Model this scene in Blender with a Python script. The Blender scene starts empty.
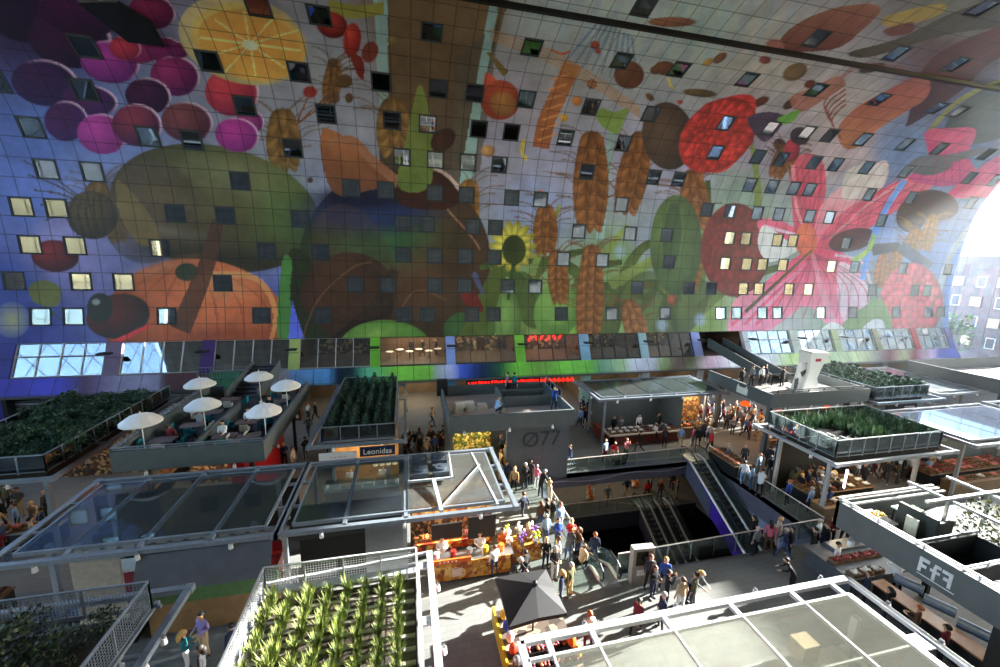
import bpy, bmesh, math, random
import numpy as np
from mathutils import Vector, Matrix

random.seed(7)
sc = bpy.context.scene
COL = sc.collection
R_ = math.radians

# ------------------------------------------------------------------ camera
CAM_H = 15.5          # the camera stands at an upper window, 15.5 m over the market floor
FPX = 407.0
def _axes():
    c = np.array
    Y = c([404 - 500, -(253 - 333.5), -FPX]); Y = Y / np.linalg.norm(Y)
    X = c([2250 - 500, -(305 - 333.5), -FPX]); X = X - X.dot(Y) * Y; X = X / np.linalg.norm(X)
    return np.array([X, Y, np.cross(X, Y)])
RM = _axes()
cam_d = bpy.data.cameras.new('camera'); cam = bpy.data.objects.new('camera', cam_d); COL.objects.link(cam)
M = Matrix(RM.tolist()).to_4x4(); M.translation = Vector((0, 0, CAM_H)); cam.matrix_world = M
cam_d.sensor_width = 36; cam_d.lens = 36 * FPX / 1000; cam_d.clip_start = .1; cam_d.clip_end = 900
sc.camera = cam

# ------------------------------------------------------------------ sky, sun, exposure
w = bpy.data.worlds.new('world'); sc.world = w; w.use_nodes = True
nt = w.node_tree; nt.nodes.clear()
sky = nt.nodes.new('ShaderNodeTexSky'); sky.sky_type = 'NISHITA'; sky.sun_disc = False
SUN_EL, SUN_AZ = 20.3, 8.5
sky.sun_elevation = R_(SUN_EL); sky.sun_rotation = R_(90 - SUN_AZ); sky.dust_density = .8; sky.air_density = 1.3; sky.ozone_density = 2.0
bg = nt.nodes.new('ShaderNodeBackground'); bg.inputs[1].default_value = 2.0
wo = nt.nodes.new('ShaderNodeOutputWorld')
nt.links.new(sky.outputs[0], bg.inputs[0]); nt.links.new(bg.outputs[0], wo.inputs[0])
sl = bpy.data.lights.new('sun', 'SUN'); sl.energy = 35.0; sl.angle = R_(.55); sl.color = (1, .955, .88)
sun = bpy.data.objects.new('sun', sl); COL.objects.link(sun)
_sd = Vector((math.cos(R_(SUN_AZ)) * math.cos(R_(SUN_EL)), math.sin(R_(SUN_AZ)) * math.cos(R_(SUN_EL)), math.sin(R_(SUN_EL))))
sun.rotation_euler = _sd.to_track_quat('Z', 'Y').to_euler()
vs = sc.view_settings; vs.view_transform = 'Standard'; vs.look = 'None'; vs.gamma = 1; vs.use_curve_mapping = False
vs.exposure = 0.75
sc.display_settings.display_device = 'sRGB'
try:
    cy = sc.cycles
    cy.use_denoising = True; cy.max_bounces = 8; cy.diffuse_bounces = 4; cy.glossy_bounces = 3
    cy.transmission_bounces = 4; cy.transparent_max_bounces = 24; cy.volume_bounces = 0
    cy.sample_clamp_indirect = 4.0; cy.caustics_reflective = False; cy.caustics_refractive = False
except Exception: pass
# the hall's two open ends let the daylight in (sampling portals)
for px_, rz in ((74.8, 1), (-41.9, -1)):
    pl = bpy.data.lights.new('daylight_portal', 'AREA'); pl.shape = 'RECTANGLE'; pl.size = 34; pl.size_y = 44
    try: pl.cycles.is_portal = True
    except Exception: pass
    po = bpy.data.objects.new('daylight_portal', pl); COL.objects.link(po)
    po.location = (px_, 20, 17); po.rotation_euler = Vector((rz, 0, 0)).to_track_quat('Z', 'Y').to_euler()

# ------------------------------------------------------------------ helpers
def ray(x, y): return RM.dot(np.array([x - 500.0, -(y - 333.5), -FPX]))
def at(x, y, z=0.0):                       # photo point -> point at height z
    r = ray(x, y); k = (z - CAM_H) / r[2]; return Vector((r[0] * k, r[1] * k, z))
def atY(x, y, Y):                          # photo point -> point on the vertical plane at depth Y
    r = ray(x, y); k = Y / r[1]; return Vector((r[0] * k, Y, CAM_H + r[2] * k))

def lin(c):
    return tuple(((v / 255) / 12.92 if v / 255 <= .04045 else ((v / 255 + .055) / 1.055) ** 2.4) for v in c[:3])
MATS = {}
def mat(name, rgb, rough=.6, metal=0.0, noise=.12, scale=6.0, emit=None, estr=1.0, bump=0.0, spec=.4):
    if name in MATS: return MATS[name]
    m = bpy.data.materials.new(name); m.use_nodes = True; n = m.node_tree; b = n.nodes['Principled BSDF']
    c = lin(rgb)
    b.inputs['Roughness'].default_value = rough; b.inputs['Metallic'].default_value = metal
    b.inputs['Specular IOR Level'].default_value = spec
    if noise > 0:
        tc = n.nodes.new('ShaderNodeTexCoord'); ns = n.nodes.new('ShaderNodeTexNoise'); ns.inputs['Scale'].default_value = scale
        ns.inputs['Detail'].default_value = 3
        rp = n.nodes.new('ShaderNodeValToRGB')
        rp.color_ramp.elements[0].position = .3; rp.color_ramp.elements[1].position = .7
        rp.color_ramp.elements[0].color = tuple(v * (1 - noise) for v in c) + (1,)
        rp.color_ramp.elements[1].color = tuple(min(1, v * (1 + noise)) for v in c) + (1,)
        n.links.new(tc.outputs['Object'], ns.inputs['Vector']); n.links.new(ns.outputs['Fac'], rp.inputs['Fac'])
        n.links.new(rp.outputs['Color'], b.inputs['Base Color'])
        if bump:
            bp = n.nodes.new('ShaderNodeBump'); bp.inputs['Strength'].default_value = bump
            n.links.new(ns.outputs['Fac'], bp.inputs['Height']); n.links.new(bp.outputs[0], b.inputs['Normal'])
    else: b.inputs['Base Color'].default_value = c + (1,)
    if emit:
        b.inputs['Emission Color'].default_value = lin(emit) + (1,); b.inputs['Emission Strength'].default_value = estr
    MATS[name] = m; return m
def mottled(name, cols, scale=4.0, rough=.6, detail=2):      # blobs of several colours: produce, leaves, goods
    if name in MATS: return MATS[name]
    m = bpy.data.materials.new(name); m.use_nodes = True; n = m.node_tree; b = n.nodes['Principled BSDF']
    tc = n.nodes.new('ShaderNodeTexCoord'); v = n.nodes.new('ShaderNodeTexVoronoi'); v.inputs['Scale'].default_value = scale
    rp = n.nodes.new('ShaderNodeValToRGB'); rp.color_ramp.interpolation = 'CONSTANT'
    el = rp.color_ramp.elements
    for i, c in enumerate(cols):
        e = el[i] if i < 2 else el.new(i / len(cols))
        e.position = i / len(cols); e.color = lin(c) + (1,)
    sp = n.nodes.new('ShaderNodeSeparateColor')
    n.links.new(tc.outputs['Object'], v.inputs['Vector']); n.links.new(v.outputs['Color'], sp.inputs[0])
    n.links.new(sp.outputs[0], rp.inputs['Fac']); n.links.new(rp.outputs['Color'], b.inputs['Base Color'])
    b.inputs['Roughness'].default_value = rough
    MATS[name] = m; return m
def glass(name, tint=(225, 235, 235), gloss=.12, film=0.0, filmcol=(220, 222, 210), fr=.8):
    """clear pane: mostly see-through, a share mirrored, an optional share of dusty film"""
    if name in MATS: return MATS[name]
    m = bpy.data.materials.new(name); m.use_nodes = True; n = m.node_tree; n.nodes.clear()
    t = n.nodes.new('ShaderNodeBsdfTransparent'); t.inputs[0].default_value = lin(tint) + (1,)
    g = n.nodes.new('ShaderNodeBsdfGlossy'); g.inputs['Roughness'].default_value = .03; g.inputs[0].default_value = (.9, .95, 1, 1)
    lw = n.nodes.new('ShaderNodeLayerWeight'); lw.inputs[0].default_value = .35
    ma = n.nodes.new('ShaderNodeMath'); ma.operation = 'MULTIPLY_ADD'; ma.inputs[1].default_value = fr; ma.inputs[2].default_value = gloss; ma.use_clamp = True
    mx = n.nodes.new('ShaderNodeMixShader'); o = n.nodes.new('ShaderNodeOutputMaterial')
    n.links.new(lw.outputs['Fresnel'], ma.inputs[0]); n.links.new(ma.outputs[0], mx.inputs[0])
    n.links.new(t.outputs[0], mx.inputs[1]); n.links.new(g.outputs[0], mx.inputs[2])
    if film > 0:
        d = n.nodes.new('ShaderNodeBsdfDiffuse'); d.inputs[0].default_value = lin(filmcol) + (1,)
        m2 = n.nodes.new('ShaderNodeMixShader'); m2.inputs[0].default_value = film
        n.links.new(mx.outputs[0], m2.inputs[1]); n.links.new(d.outputs[0], m2.inputs[2]); n.links.new(m2.outputs[0], o.inputs[0])
    else: n.links.new(mx.outputs[0], o.inputs[0])
    MATS[name] = m; return m

class MB:                                  # mesh collector
    def __init__(s): s.v = []; s.f = []; s.mi = []
    def add(s, vs_, fs, mi=0):
        o = len(s.v); s.v += [tuple(p) for p in vs_]; s.f += [tuple(i + o for i in f) for f in fs]; s.mi += [mi] * len(fs); return s
    def box(s, x0, x1, y0, y1, z0, z1, mi=0):
        return s.add([(x0, y0, z0), (x1, y0, z0), (x1, y1, z0), (x0, y1, z0), (x0, y0, z1), (x1, y0, z1), (x1, y1, z1), (x0, y1, z1)],
                     [(0, 3, 2, 1), (4, 5, 6, 7), (0, 1, 5, 4), (1, 2, 6, 5), (2, 3, 7, 6), (3, 0, 4, 7)], mi)
    def beam(s, a, b, w_, h, mi=0):
        a = Vector(a); b = Vector(b); d = (b - a).normalized()
        up = Vector((0, 0, 1)) if abs(d.z) < .95 else Vector((0, 1, 0))
        r = d.cross(up).normalized() * w_ / 2; u = r.cross(d).normalized() * h / 2
        vs_ = [p + q for p in (a, b) for q in (-r - u, r - u, r + u, -r + u)]
        return s.add(vs_, [(3, 2, 1, 0), (4, 5, 6, 7), (0, 1, 5, 4), (1, 2, 6, 5), (2, 3, 7, 6), (3, 0, 4, 7)], mi)
    def tube(s, pts, r, n=8, mi=0, r2=None):
        pts = [Vector(p) for p in pts]; rings = []
        for i, p in enumerate(pts):
            d = (pts[min(i + 1, len(pts) - 1)] - pts[max(i - 1, 0)]).normalized()
            up = Vector((0, 0, 1)) if abs(d.z) < .9 else Vector((1, 0, 0))
            a = d.cross(up).normalized(); b = a.cross(d)
            rr = r if r2 is None else r + (r2 - r) * i / max(1, len(pts) - 1)
            rings.append([p + (a * math.cos(2 * math.pi * k / n) + b * math.sin(2 * math.pi * k / n)) * rr for k in range(n)])
        vs_ = [p for rg in rings for p in rg]; fs = []
        for i in range(len(pts) - 1):
            for k in range(n):
                fs.append((i * n + k, i * n + (k + 1) % n, (i + 1) * n + (k + 1) % n, (i + 1) * n + k))
        fs.append(tuple(range(n))[::-1]); fs.append(tuple((len(pts) - 1) * n + k for k in range(n)))
        return s.add(vs_, fs, mi)
    def cyl(s, x, y, z0, z1, r, n=16, mi=0, r2=None): return s.tube([(x, y, z0), (x, y, z1)], r, n, mi, r2)
    def lathe(s, x, y, prof, n=20, mi=0, sx=1, sy=1):
        vs_ = [(x + r * math.cos(2 * math.pi * k / n) * sx, y + r * math.sin(2 * math.pi * k / n) * sy, z) for r, z in prof for k in range(n)]
        fs = [(i * n + k, i * n + (k + 1) % n, (i + 1) * n + (k + 1) % n, (i + 1) * n + k) for i in range(len(prof) - 1) for k in range(n)]
        return s.add(vs_, fs, mi)
    def ball(s, c, r, n=8, m=5, mi=0, sz=1.0, sx=1, sy=1):
        prof = [(r * math.sin(math.pi * i / m) + 1e-4, c[2] + -r * sz * math.cos(math.pi * i / m)) for i in range(m + 1)]
        return s.lathe(c[0], c[1], prof, n, mi, sx, sy)
    def prism(s, pts, z0, z1, mi=0):       # flat outline extruded in z
        n = len(pts); vs_ = [(p[0], p[1], z0) for p in pts] + [(p[0], p[1], z1) for p in pts]
        fs = [tuple(range(n))[::-1], tuple(range(n, 2 * n))] + [(i, (i + 1) % n, n + (i + 1) % n, n + i) for i in range(n)]
        return s.add(vs_, fs, mi)
    def plate(s, pts, d, mi=0):            # outline in 3-D extruded by vector d
        n = len(pts); d = Vector(d); vs_ = [Vector(p) for p in pts] + [Vector(p) + d for p in pts]
        fs = [tuple(range(n))[::-1], tuple(range(n, 2 * n))] + [(i, (i + 1) % n, n + (i + 1) % n, n + i) for i in range(n)]
        return s.add(vs_, fs, mi)
    def shift(s, d):
        s.v = [(p[0] + d[0], p[1] + d[1], p[2] + d[2]) for p in s.v]; return s
    def mesh(s, name, mats, smooth=False):
        me = bpy.data.meshes.new(name); me.from_pydata(s.v, [], s.f); me.validate(verbose=False)
        mats = mats if isinstance(mats, (list, tuple)) else [mats]
        for m in mats: me.materials.append(m)
        if len(mats) > 1 and len(me.polygons) == len(s.mi): me.polygons.foreach_set('material_index', s.mi)
        if smooth: me.polygons.foreach_set('use_smooth', [True] * len(me.polygons))
        bm = bmesh.new(); bm.from_mesh(me); bmesh.ops.recalc_face_normals(bm, faces=bm.faces); bm.to_mesh(me); bm.free()
        return me
    def build(s, name, mats, parent=None, smooth=False, loc=None):
        o = bpy.data.objects.new(name, s.mesh(name, mats, smooth)); COL.objects.link(o)
        if parent: o.parent = parent
        if loc: o.location = loc
        return o
USED = {}
def tag(o, label=None, cat=None, group=None, kind=None):
    if label: o['label'] = label; USED[label] = USED.get(label, 0) + 1
    if cat: o['category'] = cat
    if group: o['group'] = group
    if kind: o['kind'] = kind
    return o
def empty(name, label=None, cat=None, group=None, loc=(0, 0, 0), rz=0, kind=None):
    o = bpy.data.objects.new(name, None); COL.objects.link(o); o.location = loc; o.rotation_euler = (0, 0, rz); o.empty_display_size = .2
    return tag(o, label, cat, group, kind)
def copy_tree(o, parent=None):
    c = o.copy(); COL.objects.link(c); c.parent = parent
    for ch in list(o.children): copy_tree(ch, c)
    return c
def place(proto, first, loc, rz=0, s=1.0, label=None, group=None):
    o = proto if first else copy_tree(proto)
    o.location = loc; o.rotation_euler = (0, 0, rz); o.scale = (s,) * 3 if not isinstance(s, tuple) else s
    if label: o['label'] = label
    if group: o['group'] = group
    return o
def text(name, body, size, m, loc, rot, parent, ext=.012, align='CENTER'):
    cu = bpy.data.curves.new(name, 'FONT'); cu.body = body; cu.size = size; cu.extrude = ext; cu.align_x = align; cu.align_y = 'CENTER'
    o = bpy.data.objects.new(name, cu); COL.objects.link(o); cu.materials.append(m)
    bpy.context.view_layer.update(); me = bpy.data.meshes.new_from_object(o.evaluated_get(bpy.context.evaluated_depsgraph_get())); bpy.data.objects.remove(o)
    o = bpy.data.objects.new(name, me); COL.objects.link(o)
    o.parent = parent; o.location = loc; o.rotation_euler = rot; return o
def lamp(name, loc, energy, color, size=.5, parent=None, sy=None):     # area light of a hanging lamp, or the added basement fill
    l = bpy.data.lights.new(name, 'AREA'); l.energy = energy; l.color = color; l.shape = 'RECTANGLE'; l.size = size; l.size_y = sy or size
    o = bpy.data.objects.new(name, l); COL.objects.link(o); o.location = loc
    if parent: o.parent = parent
    return o

# materials
STEEL = mat('blue_grey_steel', (150, 160, 172), .38, .55, .08)
WSTEEL = mat('pale_painted_steel', (176, 178, 182), .45, .2, .06)
DGREY = mat('dark_grey_cladding', (86, 93, 95), .6, 0, .08, 2)
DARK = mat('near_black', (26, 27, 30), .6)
BLACK = mat('black_rubber', (12, 12, 13), .5)
WHITE = mat('white_paint', (232, 230, 226), .5, 0, .03)
CREAM = mat('cream_panel', (190, 178, 165), .7)
WOOD = mat('warm_wood', (122, 94, 66), .6, 0, .2, 3)
INOX = mat('brushed_steel', (165, 168, 172), .3, .8, .06)
RED = mat('red_lacquer', (175, 25, 28), .45)
TEAL = mat('teal_seat', (18, 112, 128), .6)
DECK = mat('paved_terrace', (150, 138, 134), .85, 0, .15, 1.2)
GLASS = glass('clear_glass')
RGLASS = glass('roof_glass', (215, 224, 228), .04, .06, (120, 130, 138), fr=.3)
FGLASS = glass('sunlit_dusty_glass', (246, 247, 242), .03, .06, (200, 200, 190), fr=.3)
HGLASS = glass('hazy_roof_glass', (200, 210, 215), .45, .3, (180, 190, 200))
# ================================================================== the vault and its painted panels
PR = [(38.4, 3.47), (39.23, 4.75), (40.0, 6.1), (40.5, 7.5), (41.0, 10), (41.2, 12.5), (41.2, 15), (41.1, 17.5), (40.85, 20.2),
      (40.3, 23), (39.2, 25.6), (37.4, 28.1), (35, 30.1), (32, 31.5), (29, 32.7), (25, 34.1), (20, 34.7)]
pr = np.array(PR + [(40 - y, z) for y, z in PR[::-1][1:]], float)
def _dense(p, n=24):                      # Catmull-Rom
    out = []
    for i in range(len(p) - 1):
        a, b, c, d = p[max(i - 1, 0)], p[i], p[i + 1], p[min(i + 2, len(p) - 1)]
        for k in range(n):
            t = k / n; out.append(.5 * ((2 * b) + (c - a) * t + (2 * a - 5 * b + 4 * c - d) * t * t + (3 * b - a - 3 * c + d) * t ** 3))
    out.append(p[-1]); return np.array(out)
prd = _dense(pr); arc = np.concatenate([[0], np.cumsum(np.linalg.norm(np.diff(prd, axis=0), axis=1))])
ARC = arc[-1]
def prof(t): return np.interp(t, arc, prd[:, 0]), np.interp(t, arc, prd[:, 1])
COLW, ROWH = 1.5, 1.46
BAND, STRIP = 1.5, 4.42                   # painted band, then the glazed strip, then the rows of panels
XL, XR = -41.31, 74.19
X0 = XL
SUB = 16; dx = COLW / SUB; dt = ROWH / SUB
xs = np.arange(XL, XR + dx / 2, dx)
tb = np.arange(0, BAND + .01, .125)
tp = np.arange(STRIP, 45.5, dt)
coarse = np.arange(tp[-1] + ROWH, ARC - 6.2, ROWH)
def project(X, Y, Z):
    P = np.stack([X, Y, Z - CAM_H], -1) @ RM
    dpt = -P[..., 2]; ok = dpt > .3; d = np.where(ok, dpt, 1)
    return np.where(ok, 500 + P[..., 0] / d * FPX, -9999), np.where(ok, 333.5 - P[..., 1] / d * FPX, -9999)

# ---- the painting: a generic spread of fruit, flowers and grain, drawn in image pixel coordinates, each wall point projected through the camera
class Paint:
    def __init__(s, ts):
        s.X, s.T = np.meshgrid(xs, ts); Y, Z = prof(s.T); s.px, s.py = project(s.X, Y, Z)
        s.C = np.zeros(s.X.shape + (3,))
    def _bb(s, x0, x1, y0, y1):
        m = (s.px >= x0) & (s.px <= x1) & (s.py >= y0) & (s.py <= y1)
        r = np.where(m.any(1))[0]; c = np.where(m.any(0))[0]
        return None if len(r) == 0 else (slice(r[0], r[-1] + 1), slice(c[0], c[-1] + 1))
    def bgd(s, pts):
        num = np.zeros_like(s.C); den = np.zeros(s.X.shape)
        for x, y, c in pts:
            wgt = 1 / (((s.px - x) ** 2 + (s.py - y) ** 2) ** 1.6 + 2e3); num += wgt[..., None] * np.array(lin(c)); den += wgt
        s.C = num / den[..., None]
    def put(s, sl_, a, col): s.C[sl_] = s.C[sl_] * (1 - a[..., None]) + col * a[..., None]
    def E(s, cx, cy_, rx, ry, rot, c0, c1=None, a=1.0, hx=-.3, hy=-.3, ring=None, soft=0):
        R = max(rx, ry) + 2; sl_ = s._bb(cx - R, cx + R, cy_ - R, cy_ + R)
        if sl_ is None: return
        X = s.px[sl_] - cx; Y = s.py[sl_] - cy_; cr, sr = math.cos(R_(rot)), math.sin(R_(rot))
        u = (X * cr + Y * sr) / rx; v = (-X * sr + Y * cr) / ry; d = np.sqrt(u * u + v * v)
        al = np.clip((1 - d) * min(rx, ry) + .5, 0, 1) * a
        if soft: al = np.clip((1 - d) / soft, 0, 1) ** 1.3 * a
        c0 = np.array(lin(c0)); c1 = c0 if c1 is None else np.array(lin(c1))
        k = np.clip(np.sqrt((u - hx) ** 2 + (v - hy) ** 2) / 1.25, 0, 1)[..., None]
        col = c0 * (1 - k) + c1 * k
        if ring is not None:
            kr = np.clip((d - .88) * 10, 0, 1) * np.clip((u - v) * .8, 0, 1); col = col * (1 - kr[..., None]) + np.array(lin(ring)) * kr[..., None]
        s.put(sl_, al, col)
    def P(s, pts, c0, c1=None, a=1.0, smooth=True, ax=(0, 1)):
        p = np.array(pts, float)
        if smooth:
            q = []; n = len(p)
            for i in range(n):
                A, B, C_, D = p[i - 1], p[i], p[(i + 1) % n], p[(i + 2) % n]
                for k in range(5):
                    t = k / 5; q.append(.5 * ((2 * B) + (C_ - A) * t + (2 * A - 5 * B + 4 * C_ - D) * t * t + (3 * B - A - 3 * C_ + D) * t ** 3))
            p = np.array(q)
        sl_ = s._bb(p[:, 0].min() - 1, p[:, 0].max() + 1, p[:, 1].min() - 1, p[:, 1].max() + 1)
        if sl_ is None: return
        X = s.px[sl_]; Y = s.py[sl_]; ins = np.zeros(X.shape, bool); n = len(p)
        for i in range(n):
            x1, y1 = p[i]; x2, y2 = p[(i + 1) % n]
            if y1 == y2: continue
            c = ((y1 > Y) != (y2 > Y)) & (X < (x2 - x1) * (Y - y1) / (y2 - y1) + x1); ins ^= c
        c0 = np.array(lin(c0)); col = c0
        if c1 is not None:
            g = X * ax[0] + Y * ax[1]; pg = p[:, 0] * ax[0] + p[:, 1] * ax[1]; k = np.clip((g - pg.min()) / (np.ptp(pg) + 1e-6), 0, 1)[..., None]
            col = c0 * (1 - k) + np.array(lin(c1)) * k
        s.put(sl_, ins * a, col)
    def S(s, pts, w0, w1, c0, c1=None, a=1.0):          # tapering brush stroke
        p = np.array(pts, float); q = []; n = len(p)
        for i in range(n - 1):
            A, B, C_, D = p[max(i - 1, 0)], p[i], p[i + 1], p[min(i + 2, n - 1)]
            for k in range(6):
                t = k / 6; q.append(.5 * ((2 * B) + (C_ - A) * t + (2 * A - 5 * B + 4 * C_ - D) * t * t + (3 * B - A - 3 * C_ + D) * t ** 3))
        q.append(p[-1]); q = np.array(q); m = len(q); L = []; Rr = []
        for i in range(m):
            d = q[min(i + 1, m - 1)] - q[max(i - 1, 0)]; d = d / (np.linalg.norm(d) + 1e-9); nn = np.array([-d[1], d[0]])
            ww = max(.8, (w0 + (w1 - w0) * i / (m - 1)) / 2); L.append(q[i] + nn * ww); Rr.append(q[i] - nn * ww)
        s.P(L + Rr[::-1], c0, c1, a, smooth=False)
    def ear(s, x0, y0, x1, y1, wd, c=(156, 104, 50), awn=True):     # ear of grain
        rnd = random.Random(int(x0 * 7 + y0)); n = max(8, int(math.hypot(x1 - x0, y1 - y0) / (wd * .2)))
        dxx, dyy = (x1 - x0), (y1 - y0); L = math.hypot(dxx, dyy); ux, uy = dxx / L, dyy / L; nx, ny = -uy, ux
        if awn:
            for i in range(14):
                t = rnd.random(); sx = rnd.choice((-1, 1)); bx, by = x0 + dxx * t, y0 + dyy * t; l = wd * rnd.uniform(.8, 1.5)
                s.S([(bx, by), (bx + nx * sx * l * .5 + ux * l * .5, by + ny * sx * l * .5 + uy * l * .5), (bx + nx * sx * l + ux * l * .6, by + ny * sx * l + uy * l * .6)], 1.4, .6, tuple(v * .75 for v in c), a=.55)
        for i in range(n):
            t = i / n; ws = wd * (.55 + .45 * math.sin(math.pi * (t * .85 + .1)))
            for sx in (-1, 1, 0):
                k = 1.06 if (i + sx) % 2 else .9
                s.E(x0 + dxx * t + nx * sx * ws * .3, y0 + dyy * t + ny * sx * ws * .24, ws * .17, ws * .36, math.degrees(math.atan2(uy, ux)) - 90 + sx * (-30), tuple(min(255, v * k) for v in c), tuple(v * k * .72 for v in c))
    def berry(s, cx, cy_, rx, ry, rot, c, n=60):                    # knobbly berry
        s.E(cx, cy_, rx * 1.03, ry * 1.02, rot, c, tuple(v * .74 for v in c)); rnd = random.Random(int(cx)); cr, sr = math.cos(R_(rot)), math.sin(R_(rot))
        for i in range(n):
            a = i * 2.39996; r = math.sqrt((i + .5) / n) * .93; u, v = rx * r * math.cos(a), ry * r * math.sin(a); k = rnd.uniform(.86, 1.12)
            s.E(cx + u * cr - v * sr, cy_ + u * sr + v * cr, rx * .15, ry * .14, rot, tuple(min(255, q * k * 1.12) for q in c), tuple(q * k * .7 for q in c), a=.75)
def artwork(p):
    p.bgd([(20, 30, (60, 50, 95)), (-60, 120, (80, 100, 165)), (30, 140, (90, 112, 175)), (25, 205, (100, 122, 190)), (60, 240, (150, 142, 190)), (90, 190, (120, 135, 185)), (20, 330, (55, 72, 160)), (5, 290, (60, 90, 170)),
           (290, 130, (150, 150, 168)), (330, 60, (158, 160, 172)), (350, 110, (150, 150, 168)), (330, 200, (150, 150, 180)), (420, 60, (135, 108, 74)), (420, 0, (130, 105, 75)), (440, 150, (95, 82, 70)), (440, 110, (105, 92, 78)),
           (520, 100, (165, 160, 175)), (500, 150, (158, 155, 180)), (560, 60, (165, 165, 165)), (560, 20, (176, 184, 182)), (620, 20, (182, 190, 182)), (700, 20, (168, 182, 170)), (760, 60, (182, 176, 166)), (850, 100, (182, 176, 172)),
           (950, 60, (112, 78, 84)), (960, 15, (125, 125, 105)), (620, 165, (165, 163, 190)), (540, 200, (142, 152, 192)), (560, 170, (160, 160, 190)), (620, 260, (125, 150, 100)), (680, 180, (160, 160, 190)), (650, 240, (140, 150, 170)),
           (760, 150, (160, 150, 170)), (850, 150, (192, 172, 178)), (900, 150, (110, 135, 178)), (970, 120, (95, 115, 150)), (890, 230, (130, 152, 195)), (940, 285, (110, 140, 185)), (870, 330, (125, 155, 115)), (560, 330, (130, 165, 65)),
           (700, 325, (120, 145, 62)), (640, 320, (122, 152, 90)), (760, 335, (175, 176, 180)), (520, 310, (125, 155, 70)), (300, 340, (80, 95, 180)), (740, 200, (140, 160, 150)), (1100, 100, (90, 110, 150)), (500, -300, (150, 150, 145)), (900, -200, (140, 140, 130))])
    E, P, S = p.E, p.P, p.S
    # pale light shafts and the brown arch behind
    P([(385, -40), (520, -40), (492, 60), (462, 170), (380, 170), (378, 60)], (140, 112, 76), (84, 72, 62), smooth=False)
    P([(455, 60), (500, 20), (480, 170), (452, 185)], (100, 92, 80), smooth=False, a=.7)
    for a in ([(372, -30), (388, -30), (388, 120), (380, 120)], [(492, -10), (500, -6), (470, 190), (458, 190)], [(610, 110), (618, 112), (604, 240), (596, 240)]): P(a, (150, 185, 185), smooth=False, a=.85)
    for x in range(560, 800, 22): S([(x + 30, -30), (x - 8, 60)], 5, 9, (140, 170, 185), a=.28)
    for k in range(9): S([(600 + 4 * k, 20 + 2 * k), (565 + 9 * k, 62 + 3 * k)], 3, 2, (95, 125, 160), a=.6)
    # grain, left
    for a in ((285, 165, 282, 110, 34), (395, 150, 392, 100, 34), (95, 230, 98, 182, 30), (118, 238, 110, 195, 22)): p.ear(*a, c=(158, 118, 62))
    p.ear(462, 250, 470, 180, 26, (165, 118, 50)); p.ear(330, 100, 335, 60, 18, (150, 110, 60))
    # big pale melon, left
    E(215, 208, 106, 62, 12, (124, 124, 78), (74, 70, 54), hx=.35, hy=-.6)
    E(150, 212, 46, 52, 20, (104, 92, 74), (80, 72, 60), a=.55); E(150, 208, 70, 60, 10, (106, 88, 68), a=.95, soft=.7); E(215, 215, 90, 50, 10, (108, 92, 58), a=.5, soft=.8); E(285, 212, 50, 60, 20, (92, 120, 60), a=.6, soft=.8); E(225, 175, 60, 22, 12, (146, 140, 104), a=.5, soft=.9); E(200, 258, 90, 22, 5, (58, 50, 42), a=.7, soft=.8); E(170, 232, 50, 10, 8, (150, 140, 122), a=.35, soft=.9)
    # pumpkin with ribs
    E(196, 325, 92, 66, 4, (226, 128, 66), (150, 72, 38), hx=.1, hy=-.5)
    for k in range(-3, 4): S([(190 + k * 8, 268), (190 + k * 24, 300), (192 + k * 27, 345)], 2, 3, (170, 84, 42), a=.6)
    S([(205, 275), (255, 278), (275, 310), (270, 345)], 7, 4, (240, 170, 95), a=.6); E(225, 285, 46, 22, 10, (240, 156, 100), a=.6, soft=.9); E(150, 300, 50, 30, -20, (200, 112, 72), a=.5, soft=.9); E(220, 335, 60, 20, 0, (140, 62, 42), a=.6, soft=.9); E(160, 268, 60, 10, -14, (206, 140, 104), a=.6, soft=.9)
    E(187, 272, 12, 9, 0, (70, 80, 60)); S([(218, 220), (205, 270), (180, 330)], 12, 22, (95, 65, 50), a=.9)
    E(118, 316, 32, 22, -10, (120, 40, 40), (50, 32, 34)); E(100, 308, 13, 15, 0, (34, 44, 44)); E(96, 302, 4, 3, 0, (150, 160, 160)); S([(110, 345), (150, 325)], 6, 3, (215, 50, 60))
    E(55, 256, 24, 16, 5, (150, 44, 58), (70, 24, 50)); p.P([(30, 285), (45, 280), (60, 288), (58, 305), (44, 306), (32, 300)], (120, 125, 70)); S([(44, 306), (62, 320)], 3, 2, (70, 100, 60))
    E(12, 320, 18, 18, 0, (190, 190, 120), (60, 90, 180), a=.8, hx=0, hy=0)
    E(92, 215, 26, 24, 20, (104, 86, 60), (64, 58, 54)); [S([(76 + 6 * k, 196), (70 + 8 * k, 214), (78 + 7 * k, 236)], 2, 2, (58, 46, 36), a=.7) for k in range(5)]; [S([(92, 206), (52 + 4 * k, 176 + 9 * k), (22 + 6 * k, 160 + 15 * k)], 1.6, 1.6, (84, 70, 56), a=.9) for k in range(5)]; P([(118, 180), (150, 215), (160, 240), (140, 245), (120, 215)], (130, 110, 70))
    # great dark squash and its shadow-coloured neighbours
    E(395, 262, 96, 94, 0, (104, 72, 50), (64, 56, 42), hx=.2, hy=-.1)
    E(375, 240, 100, 46, 0, (62, 112, 74), a=.8, soft=.7); E(370, 212, 96, 30, -3, (44, 60, 104), a=.95, soft=.6); E(365, 198, 80, 16, 0, (34, 34, 62), a=.9, soft=.6); E(455, 262, 30, 60, 0, (70, 54, 40), a=.7, soft=.8); E(400, 335, 90, 26, 0, (48, 38, 36), a=.6, soft=.8)
    E(345, 300, 52, 46, -30, (92, 62, 46), (64, 50, 42)); S([(340, 345), (375, 310), (395, 270)], 24, 10, (52, 44, 40), a=.8)
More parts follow.
